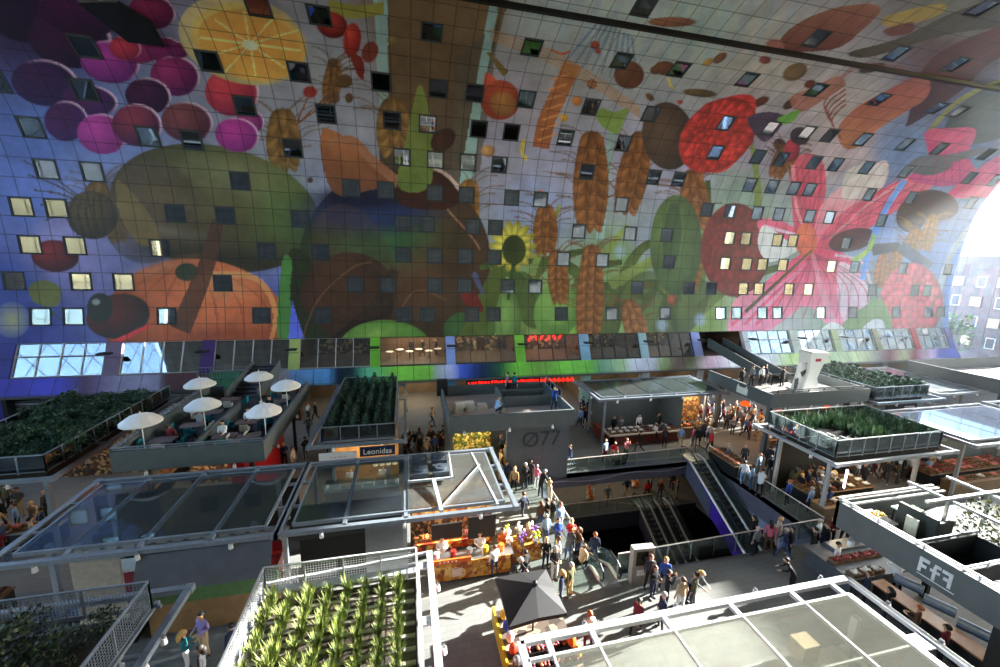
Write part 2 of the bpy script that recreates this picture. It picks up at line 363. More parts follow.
    S([(430, 190), (470, 235), (480, 250)], 2, 1.5, (150, 110, 80))
    P([(290, 250), (312, 262), (300, 300), (330, 340), (300, 341), (284, 300)], (60, 66, 44))
    P([(282, 262), (292, 262), (290, 300), (300, 341), (278, 341)], (90, 140, 70)); P([(292, 300), (305, 341), (288, 341)], (96, 112, 220), smooth=False)
    E(352, 262, 40, 60, -20, (120, 84, 58), (88, 66, 48), a=.35); E(430, 290, 38, 46, 10, (112, 78, 54), (80, 64, 46), a=.4); S([(300, 345), (318, 300), (352, 268), (372, 262)], 2, 2, (140, 104, 70), a=.5); S([(392, 345), (404, 304), (420, 290), (446, 300)], 2, 2, (134, 98, 66), a=.5)
    # the horn's rim: a brown rope curling right
    P([(322, 130), (350, 140), (380, 165), (400, 186), (370, 190), (340, 196), (325, 175)], (176, 110, 62), (120, 78, 56))
    S([(330, 143), (352, 140), (372, 160), (405, 188)], 7, 10, (165, 112, 82)); P([(400, 178), (430, 168), (455, 182), (462, 200), (440, 210), (400, 204)], (74, 42, 34)); S([(402, 176), (430, 168), (448, 176), (460, 190)], 3, 4, (196, 170, 160))
    P([(420, 84), (432, 130), (430, 186), (398, 186), (408, 130)], (128, 138, 66), (112, 128, 62))
    # grapes
    for cx, cy_, rx, ry, a, b in ((25, 18, 36, 24, (52, 24, 66), (30, 24, 52)), (70, 38, 42, 30, (78, 26, 76), (44, 24, 62)), (80, 14, 44, 20, (88, 24, 82), (50, 22, 60)), (45, 83, 34, 23, (70, 30, 82), (50, 34, 88)), (90, 100, 28, 15, (92, 34, 100), (66, 34, 90)),
                                  (66, 121, 22, 20, (84, 34, 92), (70, 34, 96)), (102, 134, 25, 20, (190, 52, 160), (130, 30, 120)), (110, 62, 30, 21, (172, 46, 160), (110, 30, 118)), (140, 48, 20, 15, (170, 34, 110), (120, 26, 90)), (165, 50, 19, 13, (150, 28, 112), (96, 18, 84)),
                                  (125, 48, 16, 12, (206, 48, 86), (140, 30, 70)), (175, 76, 25, 20, (160, 34, 110), (92, 22, 92)), (148, 96, 23, 18, (84, 30, 78), (50, 26, 66)), (152, 12, 24, 17, (150, 24, 88), (92, 14, 70)), (178, 50, 12, 8, (140, 30, 110), (96, 20, 84)),
                                  (137, 125, 25, 21, (150, 60, 84), (78, 34, 76)), (187, 122, 26, 20, (140, 78, 82), (92, 50, 74)), (232, 92, 27, 24, (212, 62, 78), (150, 40, 80)), (250, 122, 14, 12, (170, 40, 130), (120, 30, 110)), (237, 135, 22, 17, (196, 44, 160), (130, 28, 120))):
        E(cx, cy_, rx, ry, 10, a, b, ring=(226, 190, 214))
    # halved citrus
    E(243, 40, 66, 43, 16, (214, 198, 150), (186, 170, 120)); E(248, 42, 58, 37, 16, (236, 206, 120), (220, 170, 80)); E(250, 44, 53, 33, 16, (226, 152, 50), (232, 168, 62), hx=0, hy=0)
    for k in range(10):
        a = k * math.pi / 5 + .2; S([(250, 44), (250 + 52 * math.cos(a), 44 + 33 * math.sin(a))], 1.2, 2.2, (238, 204, 128))
    E(250, 45, 8, 5, 16, (244, 226, 180))
    S([(328, 6), (355, 12), (384, 8)], 14, 12, (158, 152, 62)); E(332, 25, 16, 13, 20, (206, 52, 30), (110, 30, 24)); E(352, 40, 9, 17, 5, (210, 66, 34), (150, 34, 24)); E(370, 52, 8, 11, 20, (130, 62, 44)); P([(350, 55), (362, 58), (364, 78), (358, 76)], (130, 44, 34))
    for a in ((310, 92), (333, 98), (345, 80)): E(a[0], a[1], 7, 6, 0, (150, 44, 40) if a[0] < 320 else (110, 84, 60)); S([(a[0], a[1]), (296, 125)], 1.2, .8, (140, 90, 60))
    # bread, figs, crumbs scattered over the pale field
    E(500, 100, 20, 20, 30, (184, 84, 44), (150, 66, 36)); E(503, 104, 13, 12, 30, (186, 130, 62), (140, 96, 50)); P([(486, 72), (496, 80), (484, 86)], (196, 84, 50)); S([(488, 52), (506, 74)], 3, 8, (128, 108, 52))
    S([(572, 64), (560, 92), (547, 120), (541, 148)], 18, 17, (184, 120, 66), (160, 96, 54))
    for k in range(7): S([(561 - k * 2 + 8, 74 + k * 10), (553 - k * 2 - 3, 80 + k * 10)], 2, 2, (210, 150, 92), a=.7)
    for x, y, rx, ry, rot, c in ((629, 75, 15, 14, 0, (138, 88, 58)), (665, 68, 11, 7, 0, (132, 84, 56)), (595, 45, 5, 4, 0, (176, 84, 56)), (598, 51, 3, 3, 0, (176, 84, 56)), (592, 84, 5, 5, 0, (150, 96, 64)), (577, 101, 5, 5, 0, (226, 150, 50)), (564, 118, 4, 4, 0, (222, 176, 40)),
                                 (650, 97, 5, 3, 40, (130, 92, 52)), (488, 151, 7, 6, 0, (196, 150, 96)), (443, 140, 14, 10, -40, (84, 50, 40)), (392, 40, 5, 5, 0, (160, 132, 84)), (672, 22, 24, 5, 0, (166, 108, 72)), (540, 195, 4, 5, 0, (230, 120, 40)), (708, 62, 6, 3, -30, (200, 160, 60)),
                                 (720, 58, 8, 4, -35, (140, 92, 50)), (700, 93, 17, 4, 5, (116, 96, 52)), (760, 102, 10, 4, -25, (128, 66, 52)), (795, 72, 13, 8, -25, (140, 112, 66)), (810, 84, 6, 4, -20, (136, 74, 52)), (790, 104, 8, 4, -35, (92, 58, 46)), (780, 145, 6, 7, -40, (66, 44, 50)),
                                 (872, 68, 14, 4, -15, (76, 66, 58)), (655, 70, 5, 4, 0, (140, 90, 60)), (765, 60, 6, 4, 0, (150, 70, 52)), (680, 102, 3, 2, 0, (200, 60, 40)), (345, 84, 7, 4, -10, (120, 90, 54)), (349, 98, 4, 5, 0, (110, 80, 54)), (333, 62, 5, 4, 0, (120, 92, 60)), (310, 180, 3, 3, 0, (96, 76, 54))):
        E(x, y, rx, ry, rot, c, tuple(v * .8 for v in c))
    S([(668, 78), (671, 86), (674, 89)], 3, 2, (226, 196, 60)); S([(524, 140), (522, 152), (527, 160)], 4, 3, (206, 186, 40)); S([(551, 50), (562, 54), (570, 51)], 3, 2, (190, 92, 56))
    for k in range(4): S([(490, 30 + 3 * k), (560, 55 + 4 * k), (640, 108 + 3 * k)], 1.2, 1.2, (190, 140, 70), a=.8)
    # roast, peppers, long brown shapes on the right crown
    P([(780, 40), (800, 22), (835, 8), (872, 4), (880, 12), (862, 30), (838, 48), (800, 52), (785, 50)], (156, 98, 66), (118, 66, 48)); E(775, 46, 9, 7, 0, (168, 108, 92))
    P([(883, 18), (915, 8), (945, 4), (940, 14), (905, 26), (886, 26)], (170, 146, 60)); P([(850, 52), (900, 38), (960, 10), (1040, -10), (1040, 20), (950, 34), (890, 52), (860, 58)], (88, 80, 60)); P([(884, 30), (912, 22), (912, 32), (892, 36)], (120, 70, 50))
    P([(930, 60), (1000, 26), (1060, 10), (1060, 60), (1000, 58), (960, 92), (912, 124), (908, 118)], (120, 60, 42), (74, 44, 60)); S([(925, 136), (960, 100), (1010, 78), (1060, 60)], 4, 6, (150, 148, 62))
    P([(842, 146), (838, 128), (856, 108), (884, 92), (912, 78), (928, 76), (928, 96), (905, 112), (880, 128), (856, 148)], (176, 96, 84), (180, 116, 66)); S([(905, 70), (860, 66), (840, 80)], 8, 4, (150, 90, 96), a=.6)
    for k in range(5): S([(842, 140), (832 - 2 * k, 120 - 4 * k), (846, 104 - 5 * k)], 1.4, 1, (150, 80, 60))
    E(1000, 110, 60, 26, -25, (84, 96, 84), (60, 74, 70)); P([(790, 98), (815, 86), (838, 76), (844, 86), (820, 102), (800, 112)], (178, 110, 84), a=.8)
    # leaves at the foot
    for st in ([(512, 345), (520, 300), (548, 262), (590, 250)], [(540, 345), (525, 290), (500, 265), (480, 268)], [(604, 345), (616, 296), (640, 250), (676, 236)], [(600, 345), (590, 290), (560, 262), (525, 262)], [(690, 345), (676, 300), (648, 284), (620, 300)],
               [(560, 345), (566, 310), (600, 286), (650, 300)], [(590, 345), (575, 300), (590, 270), (622, 262)], [(660, 345), (690, 300), (706, 250), (708, 180)], [(672, 345), (700, 310), (740, 280), (800, 262)], [(650, 345), (668, 300), (660, 260)]):
        S(st, 18, 5, (76, 92, 44), (130, 146, 80))
    for st in ([(520, 345), (530, 280), (560, 205)], [(588, 330), (596, 270), (628, 225)], [(608, 345), (640, 270), (690, 240)], [(690, 300), (705, 240), (700, 165)], [(748, 270), (758, 200), (752, 145)], [(610, 285), (660, 262), (700, 290)]): S(st, 12, 4, (140, 156, 84), (112, 128, 66))
    [E(x, y, 16, 30, r, (84, 100, 50), (56, 70, 38), a=.7) for x, y, r in ((484, 318, 15), (528, 300, -20), (606, 318, 12), (636, 296, 40), (660, 318, -15), (690, 306, 25))]; E(508, 322, 13, 32, 0, (130, 160, 84), (88, 112, 58)); E(556, 312, 22, 28, 10, (134, 168, 84), (96, 130, 60)); [E(x, y, 5, 6, 0, (170, 80, 50), (120, 50, 40), a=.8) for x, y in ((600, 300), (672, 300), (586, 276), (596, 325), (690, 262))]; [E(x, y, 8, 9, 0, (150, 168, 200), a=.6, soft=.6) for x, y in ((640, 322), (662, 325), (585, 338), (700, 320), (620, 252))]; E(385, 352, 48, 32, 0, (122, 160, 72), (84, 124, 54)); E(378, 335, 26, 12, -10, (150, 186, 96), a=.5, soft=.9); E(465, 330, 22, 18, 0, (76, 106, 60), (60, 82, 54))
    S([(470, 342), (500, 270), (505, 262)], 26, 6, (92, 104, 48)); P([(472, 276), (483, 296), (481, 284), (476, 272)], (92, 92, 130)); P([(466, 282), (482, 304), (480, 312), (462, 300)], (120, 44, 36))
    # grain, centre
    for x0, y0, x1, y1, wd in ((590, 225, 592, 132, 34), (626, 208, 642, 132, 30), (545, 250, 546, 205, 24), (588, 345, 592, 245, 26), (640, 345, 628, 300, 22), (560, 300, 556, 250, 20), (696, 225, 692, 170, 28), (690, 285, 694, 245, 20), (776, 175, 786, 148, 18), (800, 190, 792, 150, 14)): p.ear(x0, y0, x1, y1, wd, (158, 102, 46))
    # yellow daisy-like flower
    for k in range(14):
        a = k * 2 * math.pi / 14; E(513 + 15 * math.cos(a), 246 + 17 * math.sin(a), 9, 4, math.degrees(a), (214, 200, 60), (150, 140, 40))
    E(514, 250, 12, 15, 0, (52, 60, 30), (70, 80, 34)); S([(514, 262), (508, 300)], 4, 3, (60, 84, 44))
    P([(602, 108), (614, 112), (628, 108), (624, 120), (618, 134), (604, 128), (596, 116)], (132, 158, 76)); E(668, 136, 26, 34, -8, (112, 88, 68), (70, 58, 52)); E(684, 210, 13, 60, 8, (88, 122, 62), (50, 76, 46), a=.0)
    E(676, 245, 26, 50, 0, (108, 132, 78), (70, 92, 60)); E(672, 236, 9, 34, 4, (60, 84, 60), a=.7)
    # red berries
    p.P([(681, 146), (690, 122), (712, 104), (736, 95), (754, 97), (755, 118), (746, 148), (726, 170), (706, 172), (688, 164)], (206, 48, 34)); p.berry(718, 135, 43, 31, -42, (206, 48, 34), 80); p.berry(735, 250, 33, 46, 0, (140, 20, 40), 90)
    # aubergine
    P([(752, 130), (748, 118), (765, 112), (785, 116), (780, 128), (765, 142)], (84, 66, 92)); P([(778, 118), (800, 110), (792, 122), (782, 124)], (110, 170, 60))
    # large pink lily
    P([(762, 218), (785, 222), (802, 236), (800, 248), (775, 240), (758, 228)], (226, 92, 134), (190, 30, 90)); P([(764, 225), (786, 240), (798, 250), (770, 262), (758, 245)], (226, 216, 222), a=.9)
    P([(796, 236), (792, 205), (791, 172), (803, 154), (822, 160), (826, 190), (818, 222), (812, 238)], (206, 92, 112), (200, 40, 96)); P([(812, 238), (822, 205), (850, 180), (885, 160), (884, 185), (850, 215), (822, 246)], (220, 190, 190), (214, 60, 110))
    P([(816, 250), (838, 216), (880, 190), (930, 166), (960, 150), (935, 184), (890, 214), (850, 240)], (216, 120, 134), (206, 34, 96)); P([(846, 172), (866, 164), (886, 168), (880, 190), (852, 200), (842, 196)], (214, 206, 196), a=.7)
    P([(808, 250), (840, 252), (858, 268), (866, 300), (858, 322), (830, 326), (806, 306), (770, 330), (736, 336), (752, 300), (770, 278)], (216, 32, 100), (220, 130, 168)); P([(840, 262), (866, 282), (868, 318), (848, 326), (838, 300)], (222, 200, 212), a=.75); P([(735, 300), (762, 290), (770, 310), (742, 330), (728, 332)], (224, 130, 160))
    for k in range(11): S([(812, 252), (790 + k * 8, 285), (770 + k * 11, 318)], 1.6, 1.6, (170, 20, 84), a=.6)
    for k in range(5): S([(806, 262), (786 - 4 * k, 290), (756 - 6 * k, 325)], 4, 3, (232, 150, 184) if k % 2 else (206, 20, 96), a=.6)
    S([(835, 255), (862, 262), (872, 290)], 2.5, 2.5, (236, 196, 214), a=.7); S([(812, 252), (822, 290), (834, 326)], 4, 8, (236, 150, 180), a=.5); S([(764, 226), (800, 236)], 3, 3, (246, 190, 210), a=.8)
    S([(793, 165), (796, 205), (806, 234)], 4, 2, (236, 150, 160), a=.7); S([(822, 165), (818, 205), (811, 236)], 3, 2, (190, 40, 90), a=.7); S([(930, 168), (870, 200), (820, 246)], 6, 2, (226, 40, 96), a=.7); S([(955, 154), (880, 196), (830, 238)], 4, 2, (236, 160, 170), a=.6)
    for k in range(5): S([(806, 232), (800 + k * 5, 200), (796 + k * 6, 165)], 1.5, 1, (180, 50, 90), a=.5); S([(822, 240), (860 + 6 * k, 205 + k * 3), (900 + 8 * k, 176 + 4 * k)], 1.5, 1, (180, 40, 90), a=.5)
    E(806, 240, 11, 17, 0, (222, 100, 48), (196, 80, 44)); S([(812, 250), (785, 275), (745, 312)], 2, 3.4, (84, 76, 44)); E(852, 240, 24, 11, -14, (104, 36, 52), (70, 24, 46)); E(792, 150, 8, 12, 10, (196, 40, 80), (120, 26, 50)); E(800, 136, 10, 9, 0, (70, 46, 60))
    # second pink flower, right
    P([(925, 132), (952, 128), (976, 130), (968, 156), (978, 176), (950, 186), (925, 184), (908, 178), (928, 158)], (214, 60, 118), (200, 60, 130)); P([(948, 196), (968, 176), (1010, 150), (1060, 140), (1050, 170), (1000, 194), (975, 198)], (206, 120, 160), (214, 40, 110)); E(930, 165, 22, 10, -5, (120, 116, 122), (96, 100, 104)); S([(945, 160), (985, 150)], 10, 5, (104, 104, 108))
    for k in range(4): S([(938 + 7 * k, 150), (936 + 8 * k, 184)], 1.4, 1.4, (170, 30, 90), a=.5)
    E(935, 205, 24, 15, 10, (74, 42, 58), (60, 40, 56)); E(912, 215, 15, 18, 30, (66, 42, 50)); p.ear(908, 255, 918, 228, 16, (180, 130, 66)); p.ear(926, 248, 934, 214, 14, (180, 130, 66)); p.ear(880, 285, 884, 254, 14, (190, 130, 76)); p.ear(895, 280, 897, 250, 12, (190, 130, 76))
    S([(872, 250), (900, 246)], 12, 8, (50, 54, 74)); S([(900, 246), (930, 268)], 12, 12, (84, 96, 120))
    S([(862, 280), (872, 240), (888, 205), (905, 180)], 5, 6, (100, 150, 220)); S([(852, 262), (868, 250), (874, 234)], 6, 4, (150, 180, 70)); S([(948, 340), (950, 300), (956, 265), (972, 235), (1010, 190)], 10, 9, (110, 155, 230)); S([(936, 300), (945, 270), (960, 240), (1000, 198)], 7, 6, (170, 180, 180), a=.6)
    p.berry(912, 302, 30, 38, 0, (232, 92, 112), 60); P([(842, 325), (862, 308), (882, 300), (892, 330), (870, 345), (842, 342)], (120, 150, 96)); P([(818, 335), (832, 322), (845, 330), (840, 340)], (226, 220, 222)); P([(858, 336), (872, 320), (884, 322), (882, 338)], (206, 208, 214))  # the berry's pink is paled to imitate haze in front of it
def band_art(p, y):                       # the blurred colour band and pillars
    stops = [(-40, (52, 46, 170)), (60, (60, 60, 190)), (85, (80, 54, 84)), (100, (112, 96, 140)), (120, (146, 140, 172)), (158, (140, 136, 164)), (166, (92, 46, 50)), (200, (96, 52, 52)), (215, (56, 110, 76)), (245, (54, 140, 92)), (262, (150, 132, 140)), (285, (140, 140, 156)), (294, (96, 150, 210)), (325, (84, 160, 220)), (338, (24, 44, 66)), (352, (30, 60, 70)), (368, (92, 176, 140)),
             (392, (128, 196, 66)), (430, (128, 190, 66)), (438, (160, 170, 170)), (450, (176, 180, 220)), (462, (60, 96, 200)), (482, (24, 50, 90)), (500, (40, 90, 60)), (518, (118, 190, 54)), (540, (112, 150, 60)), (560, (118, 184, 62)), (590, (110, 180, 66)), (603, (110, 150, 130)), (622, (150, 176, 130)), (634, (196, 200, 214)), (652, (180, 184, 200)), (664, (150, 170, 110)), (676, (130, 110, 110)), (692, (110, 116, 84)), (712, (196, 160, 180)),
             (735, (206, 206, 210)), (772, (206, 210, 210)), (790, (176, 204, 110)), (812, (190, 204, 120)), (835, (170, 190, 140)), (862, (196, 204, 150)), (878, (150, 140, 120)), (890, (130, 44, 60)), (905, (170, 160, 110)), (915, (140, 40, 60)), (932, (200, 170, 200)), (940, (60, 80, 180)), (980, (50, 90, 190))]
    X = [a for a, _ in stops]; Cc = np.array([lin(c) for _, c in stops])
    return np.stack([np.interp(p, X, Cc[:, k]) for k in range(3)], -1)
PA = Paint(tp); artwork(PA)
PB = Paint(tb); PB.C = band_art(PB.px, PB.py)

def panel_mat():
    m = bpy.data.materials.new('printed_wall_panels'); m.use_nodes = True; n = m.node_tree; b = n.nodes['Principled BSDF']
    vc = n.nodes.new('ShaderNodeVertexColor'); vc.layer_name = 'print'
    uv = n.nodes.new('ShaderNodeUVMap'); uv.uv_map = 'panels'; sp = n.nodes.new('ShaderNodeSeparateXYZ'); n.links.new(uv.outputs[0], sp.inputs[0])
    def line(sock, wd):
        f = n.nodes.new('ShaderNodeMath'); f.operation = 'FRACT'; n.links.new(sock, f.inputs[0])
        a = n.nodes.new('ShaderNodeMath'); a.operation = 'LESS_THAN'; a.inputs[1].default_value = wd; n.links.new(f.outputs[0], a.inputs[0]); return a.outputs[0]
    l1 = line(sp.outputs[0], .05); l2 = line(sp.outputs[1], .05)
    mx = n.nodes.new('ShaderNodeMath'); mx.operation = 'MAXIMUM'; n.links.new(l1, mx.inputs[0]); n.links.new(l2, mx.inputs[1])
    # each panel differs a hair in tone
    fl = n.nodes.new('ShaderNodeVectorMath'); fl.operation = 'FLOOR'; n.links.new(uv.outputs[0], fl.inputs[0])
    wn = n.nodes.new('ShaderNodeTexWhiteNoise'); wn.noise_dimensions = '2D'; n.links.new(fl.outputs[0], wn.inputs['Vector'])
    mr = n.nodes.new('ShaderNodeMapRange'); mr.inputs[3].default_value = .93; mr.inputs[4].default_value = 1.05; n.links.new(wn.outputs['Value'], mr.inputs[0])
    tc = n.nodes.new('ShaderNodeTexCoord'); nz = n.nodes.new('ShaderNodeTexNoise'); nz.inputs['Scale'].default_value = .55; nz.inputs['Detail'].default_value = 7; nz.inputs['Roughness'].default_value = .68; n.links.new(tc.outputs['Object'], nz.inputs['Vector'])
    m2 = n.nodes.new('ShaderNodeMapRange'); m2.inputs[1].default_value = .3; m2.inputs[2].default_value = .7; m2.inputs[3].default_value = .74; m2.inputs[4].default_value = 1.2; n.links.new(nz.outputs['Fac'], m2.inputs[0])
    mm_ = n.nodes.new('ShaderNodeMath'); mm_.operation = 'MULTIPLY'; n.links.new(mr.outputs[0], mm_.inputs[0]); n.links.new(m2.outputs[0], mm_.inputs[1])
    sc_ = n.nodes.new('ShaderNodeVectorMath'); sc_.operation = 'SCALE'; n.links.new(vc.outputs[0], sc_.inputs[0]); n.links.new(mm_.outputs[0], sc_.inputs['Scale'])
    mc = n.nodes.new('ShaderNodeMix'); mc.data_type = 'RGBA'; mc.inputs[7].default_value = (.012, .013, .015, 1)
    k = n.nodes.new('ShaderNodeMath'); k.operation = 'MULTIPLY'; k.inputs[1].default_value = .55; n.links.new(mx.outputs[0], k.inputs[0])
    n.links.new(k.outputs[0], mc.inputs[0]); n.links.new(sc_.outputs[0], mc.inputs[6]); n.links.new(mc.outputs[2], b.inputs['Base Color'])
    b.inputs['Roughness'].default_value = .42; b.inputs['Specular IOR Level'].default_value = .35
    return m
PANEL = panel_mat()
def sheet(name, ts, C, holes=None):
    C = np.clip(C, 0, 1) ** 1.2 * 1.3; C = C * .86 + C.mean(-1, keepdims=True) * .14
    X, T = np.meshgrid(xs, ts); Y, Z = prof(T); nr, nc = X.shape
    co = np.stack([X, Y, Z], -1).reshape(-1, 3)
    i = np.arange(nr * nc).reshape(nr, nc); q = np.stack([i[:-1, :-1], i[:-1, 1:], i[1:, 1:], i[1:, :-1]], -1)
    keep = np.ones(q.shape[:2], bool)
    if holes is not None: keep = ~holes[:q.shape[0], :q.shape[1]]
    q = q[keep]; nf = len(q)
    me = bpy.data.meshes.new(name); me.vertices.add(len(co)); me.vertices.foreach_set('co', co.ravel())
    me.loops.add(nf * 4); me.loops.foreach_set('vertex_index', q.ravel().astype(np.int32)); me.polygons.add(nf)
    me.polygons.foreach_set('loop_start', np.arange(0, nf * 4, 4, dtype=np.int32)); me.polygons.foreach_set('loop_total', np.full(nf, 4, np.int32))
    me.update(calc_edges=True)
    ca = me.color_attributes.new('print', 'FLOAT_COLOR', 'POINT'); rgba = np.concatenate([np.clip(C * 1.3 + .004, 0, 1).reshape(-1, 3), np.ones((nr * nc, 1))], 1)
    ca.data.foreach_set('color', rgba.ravel().astype(np.float32))
    uv = me.uv_layers.new(name='panels'); U = ((X - X0) / COLW).ravel()[q.ravel()]; V = ((T - STRIP) / ROWH).ravel()[q.ravel()]
    uv.data.foreach_set('uv', np.stack([U + .001, V + .001], -1).ravel().astype(np.float32))
    me.materials.append(PANEL); me.polygons.foreach_set('use_smooth', [True] * nf)
    o = bpy.data.objects.new(name, me); COL.objects.link(o); o['kind'] = 'structure'; return o

# ---- windows of the flats, snapped to the panel grid
def to_grid(x, y):
    r = ray(x, y); k = prd[:, 0] / r[1]; f = prd[:, 1] - (CAM_H + r[2] * k); h = len(prd) // 2
    s_ = np.where(np.diff(np.sign(f[:h + 40])) != 0)[0]
    if len(s_) == 0: return None
    j = s_[0]; t = arc[j] + (arc[j + 1] - arc[j]) * abs(f[j]) / (abs(f[j]) + abs(f[j + 1]) + 1e-9)
    Y, Z = prof(t); X = r[0] * Y / r[1]; return X, t
WR = {(0, 0): [(245, 138), (255, 275), (100, 388), (150, 512), (285, 520), (445, 415), (572, 425), (725, 318), (715, 543), (615, 185), (880, 213), (762, 20), (940, 35), (962, 342), (865, 447), (55, 618), (160, 625), (503, 637), (675, 643), (888, 648), (10, 265)],
      (330, 0): [(307, 85), (156, 243), (325, 262), (433, 275), (606, 132), (585, 293), (872, 175), (775, 318), (917, 20), (950, 340), (188, 360), (292, 373), (444, 385), (540, 393), (700, 408), (866, 430), (215, 470), (316, 476), (410, 484), (503, 488), (760, 512), (65, 560), (168, 567), (310, 574), (405, 578), (537, 586), (622, 592), (858, 607), (955, 530)],
      (660, 0): [(68, 205), (265, 236), (462, 268), (640, 297), (800, 325), (870, 333), (460, 122), (675, 165), (860, 200), (960, 12), (180, 368), (160, 458), (320, 385), (423, 400), (490, 408), (582, 422), (703, 436), (808, 450), (945, 465), (282, 470), (345, 478), (440, 490), (503, 496), (605, 506), (716, 517), (890, 537), (975, 545), (53, 537), (257, 555), (318, 563), (380, 567), (438, 572), (605, 585), (730, 597), (905, 607)],
      (0, 200): [(85, 140), (217, 145), (463, 150), (795, 155), (948, 160), (42, 243), (238, 247), (362, 248), (645, 248), (128, 345), (222, 347), (490, 345), (758, 342), (957, 340)],
      (330, 200): [(217, 75), (287, 75), (425, 80), (490, 83), (732, 95), (880, 102), (217, 163), (308, 167), (397, 168), (485, 170), (688, 175), (797, 180), (985, 105), (78, 250), (175, 250), (308, 250), (397, 252), (523, 253), (602, 253), (895, 258), (220, 337), (287, 337), (417, 337), (480, 335), (677, 333), (820, 332)],
      (660, 200): [(12, 105), (25, 187), (88, 262), (17, 332), (133, 40), (197, 42), (290, 47), (347, 52), (437, 55), (492, 60), (650, 70), (207, 118), (252, 120), (340, 125), (383, 127), (543, 135), (192, 190), (250, 192), (308, 195), (367, 195), (498, 200), (572, 203), (150, 262), (238, 262), (298, 262), (380, 263), (432, 263), (175, 330), (218, 330), (303, 330), (343, 330), (473, 330), (572, 328), (745, 267), (787, 267), (690, 327), (787, 327), (820, 327), (625, 265), (717, 205), (845, 208)]}
cells = set()
for (ox, oy), L in WR.items():
    for a, b in L:
        g = to_grid(ox + a / 2.938, oy + b / 2.938)
        if g: cells.add((int(round((g[0] - X0) / (COLW / 2) - 1)), int((g[1] - STRIP) // ROWH)))
ncol = len(xs) - 1
hol = np.zeros((len(tp), len(xs)), bool); HS = SUB // 2; keepc = []
for c, r in sorted(cells):
    if not (0 <= c * HS < ncol - SUB and 0 <= r * SUB < len(tp) - SUB): continue
    blk = hol[r * SUB:(r + 1) * SUB, c * HS:c * HS + SUB]
    if blk.any(): continue                  # the same window read twice
    blk[:] = True; keepc.append((c, r))
cells = keepc
# dark slot along the crown, and the dark roof hatch top left
slot_t = float(np.interp(-30.3, -prd[:len(prd) // 2, 0][np.argmax(prd[:len(prd) // 2, 0]):], arc[:len(prd) // 2][np.argmax(prd[:len(prd) // 2, 0]):]))
cut = int(round((22.0 - STRIP) / ROWH)) * SUB      # where the wall turns into the ceiling
sheet('wall_far_band', tb, PB.C).name = 'trim_1'
sheet('wall_far', tp[:cut + 1], PA.C[:cut + 1], hol[:cut + 1])
sheet('ceiling', tp[cut:], PA.C[cut:], hol[cut:])
rest = np.concatenate([tp[-1:], coarse, [ARC - 5]]); _c = np.zeros((len(rest), len(xs), 3)) + np.array(lin((140, 146, 148)))
_xs_keep = xs; xs = xs[::12]; sheet('ceiling_near_side', rest, _c[:, ::12]).name = 'wall_near'; xs = _xs_keep

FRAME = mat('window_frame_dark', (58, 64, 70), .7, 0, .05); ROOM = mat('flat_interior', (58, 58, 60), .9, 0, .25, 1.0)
WPANE = glass('flat_window_glass', (120, 130, 135), .22)
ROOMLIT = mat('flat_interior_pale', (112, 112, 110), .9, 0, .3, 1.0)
def make_window(kind):
    root = bpy.data.objects.new('window_1', None); COL.objects.link(root); root['kind'] = 'structure'
    a, h = COLW / 2 + .015, ROWH / 2 + .02; f = MB(); fw = .13
    for bx in ((-a, a, -.015, .12, -h, -h + fw), (-a, a, -.015, .12, h - fw, h), (-a, -a + fw, -.015, .12, -h, h), (a - fw, a, -.015, .12, -h, h)): f.box(*bx)
    f.box(-a, -a + .03, .1, .5, -h, h); f.box(a - .03, a, .1, .5, -h, h)
    f.build('window_frame', FRAME, root)
    MB().box(-a + fw, a - fw, .05, .07, -h + fw, h - fw).build('pane', WPANE, root)
    r = MB(); d = 2.2; r.add([(-a, .12, -h), (a, .12, -h), (a, d, -h), (-a, d, -h), (-a, .12, h), (a, .12, h), (a, d, h), (-a, d, h)], [(0, 1, 2, 3), (7, 6, 5, 4), (1, 5, 6, 2), (2, 6, 7, 3), (3, 7, 4, 0)])
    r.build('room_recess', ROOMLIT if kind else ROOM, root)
    if kind == 1:                          # blind drawn half way / curtain
        MB().box(-a + fw, a - fw, .16, .19, h - .55, h - fw).build('blind', mat('grey_blind', (120, 122, 124), .8), root)
    if kind == 2:
        c = MB(); [c.box(-a + .1 + k * .09, -a + .16 + k * .09, .2, .26, -h + .05, h - .05) for k in range(5)]; c.build('curtain', mat('grey_curtain', (132, 130, 126), .9), root)
    return root
wprot = [make_window(k) for k in range(3)]; first = [True] * 3
rw = random.Random(3); WN = 0
for c, r in sorted(cells):
    t0 = STRIP + r * ROWH; y0, z0 = prof(t0); y1, z1 = prof(t0 + ROWH)
    k = rw.choice((0, 0, 0, 1, 2)); o = wprot[k] if first[k] else copy_tree(wprot[k]); first[k] = False
    ez = Vector((0, y1 - y0, z1 - z0)).normalized(); ex = Vector((1, 0, 0)); ey = ez.cross(ex)
    mtx = Matrix((ex, ey, ez)).transposed().to_4x4(); mtx.translation = Vector((X0 + c * COLW / 2 + COLW / 2, (y0 + y1) / 2, (z0 + z1) / 2)); o.matrix_world = mtx
    WN += 1; o.name = 'window_%d' % WN
# black slot along the crown with its thin red lip
sy_, sz_ = prof(slot_t); m = MB(); m.box(XL, XR, sy_ - .17, sy_ + .17, sz_ - .22, sz_ + .1, 0); m.box(XL, XR, sy_ + .17, sy_ + .2, sz_ - .2, sz_ - .12, 1)
m.build('trim_2', [BLACK, mat('dull_red_lip', (110, 40, 44))])['kind'] = 'structure'
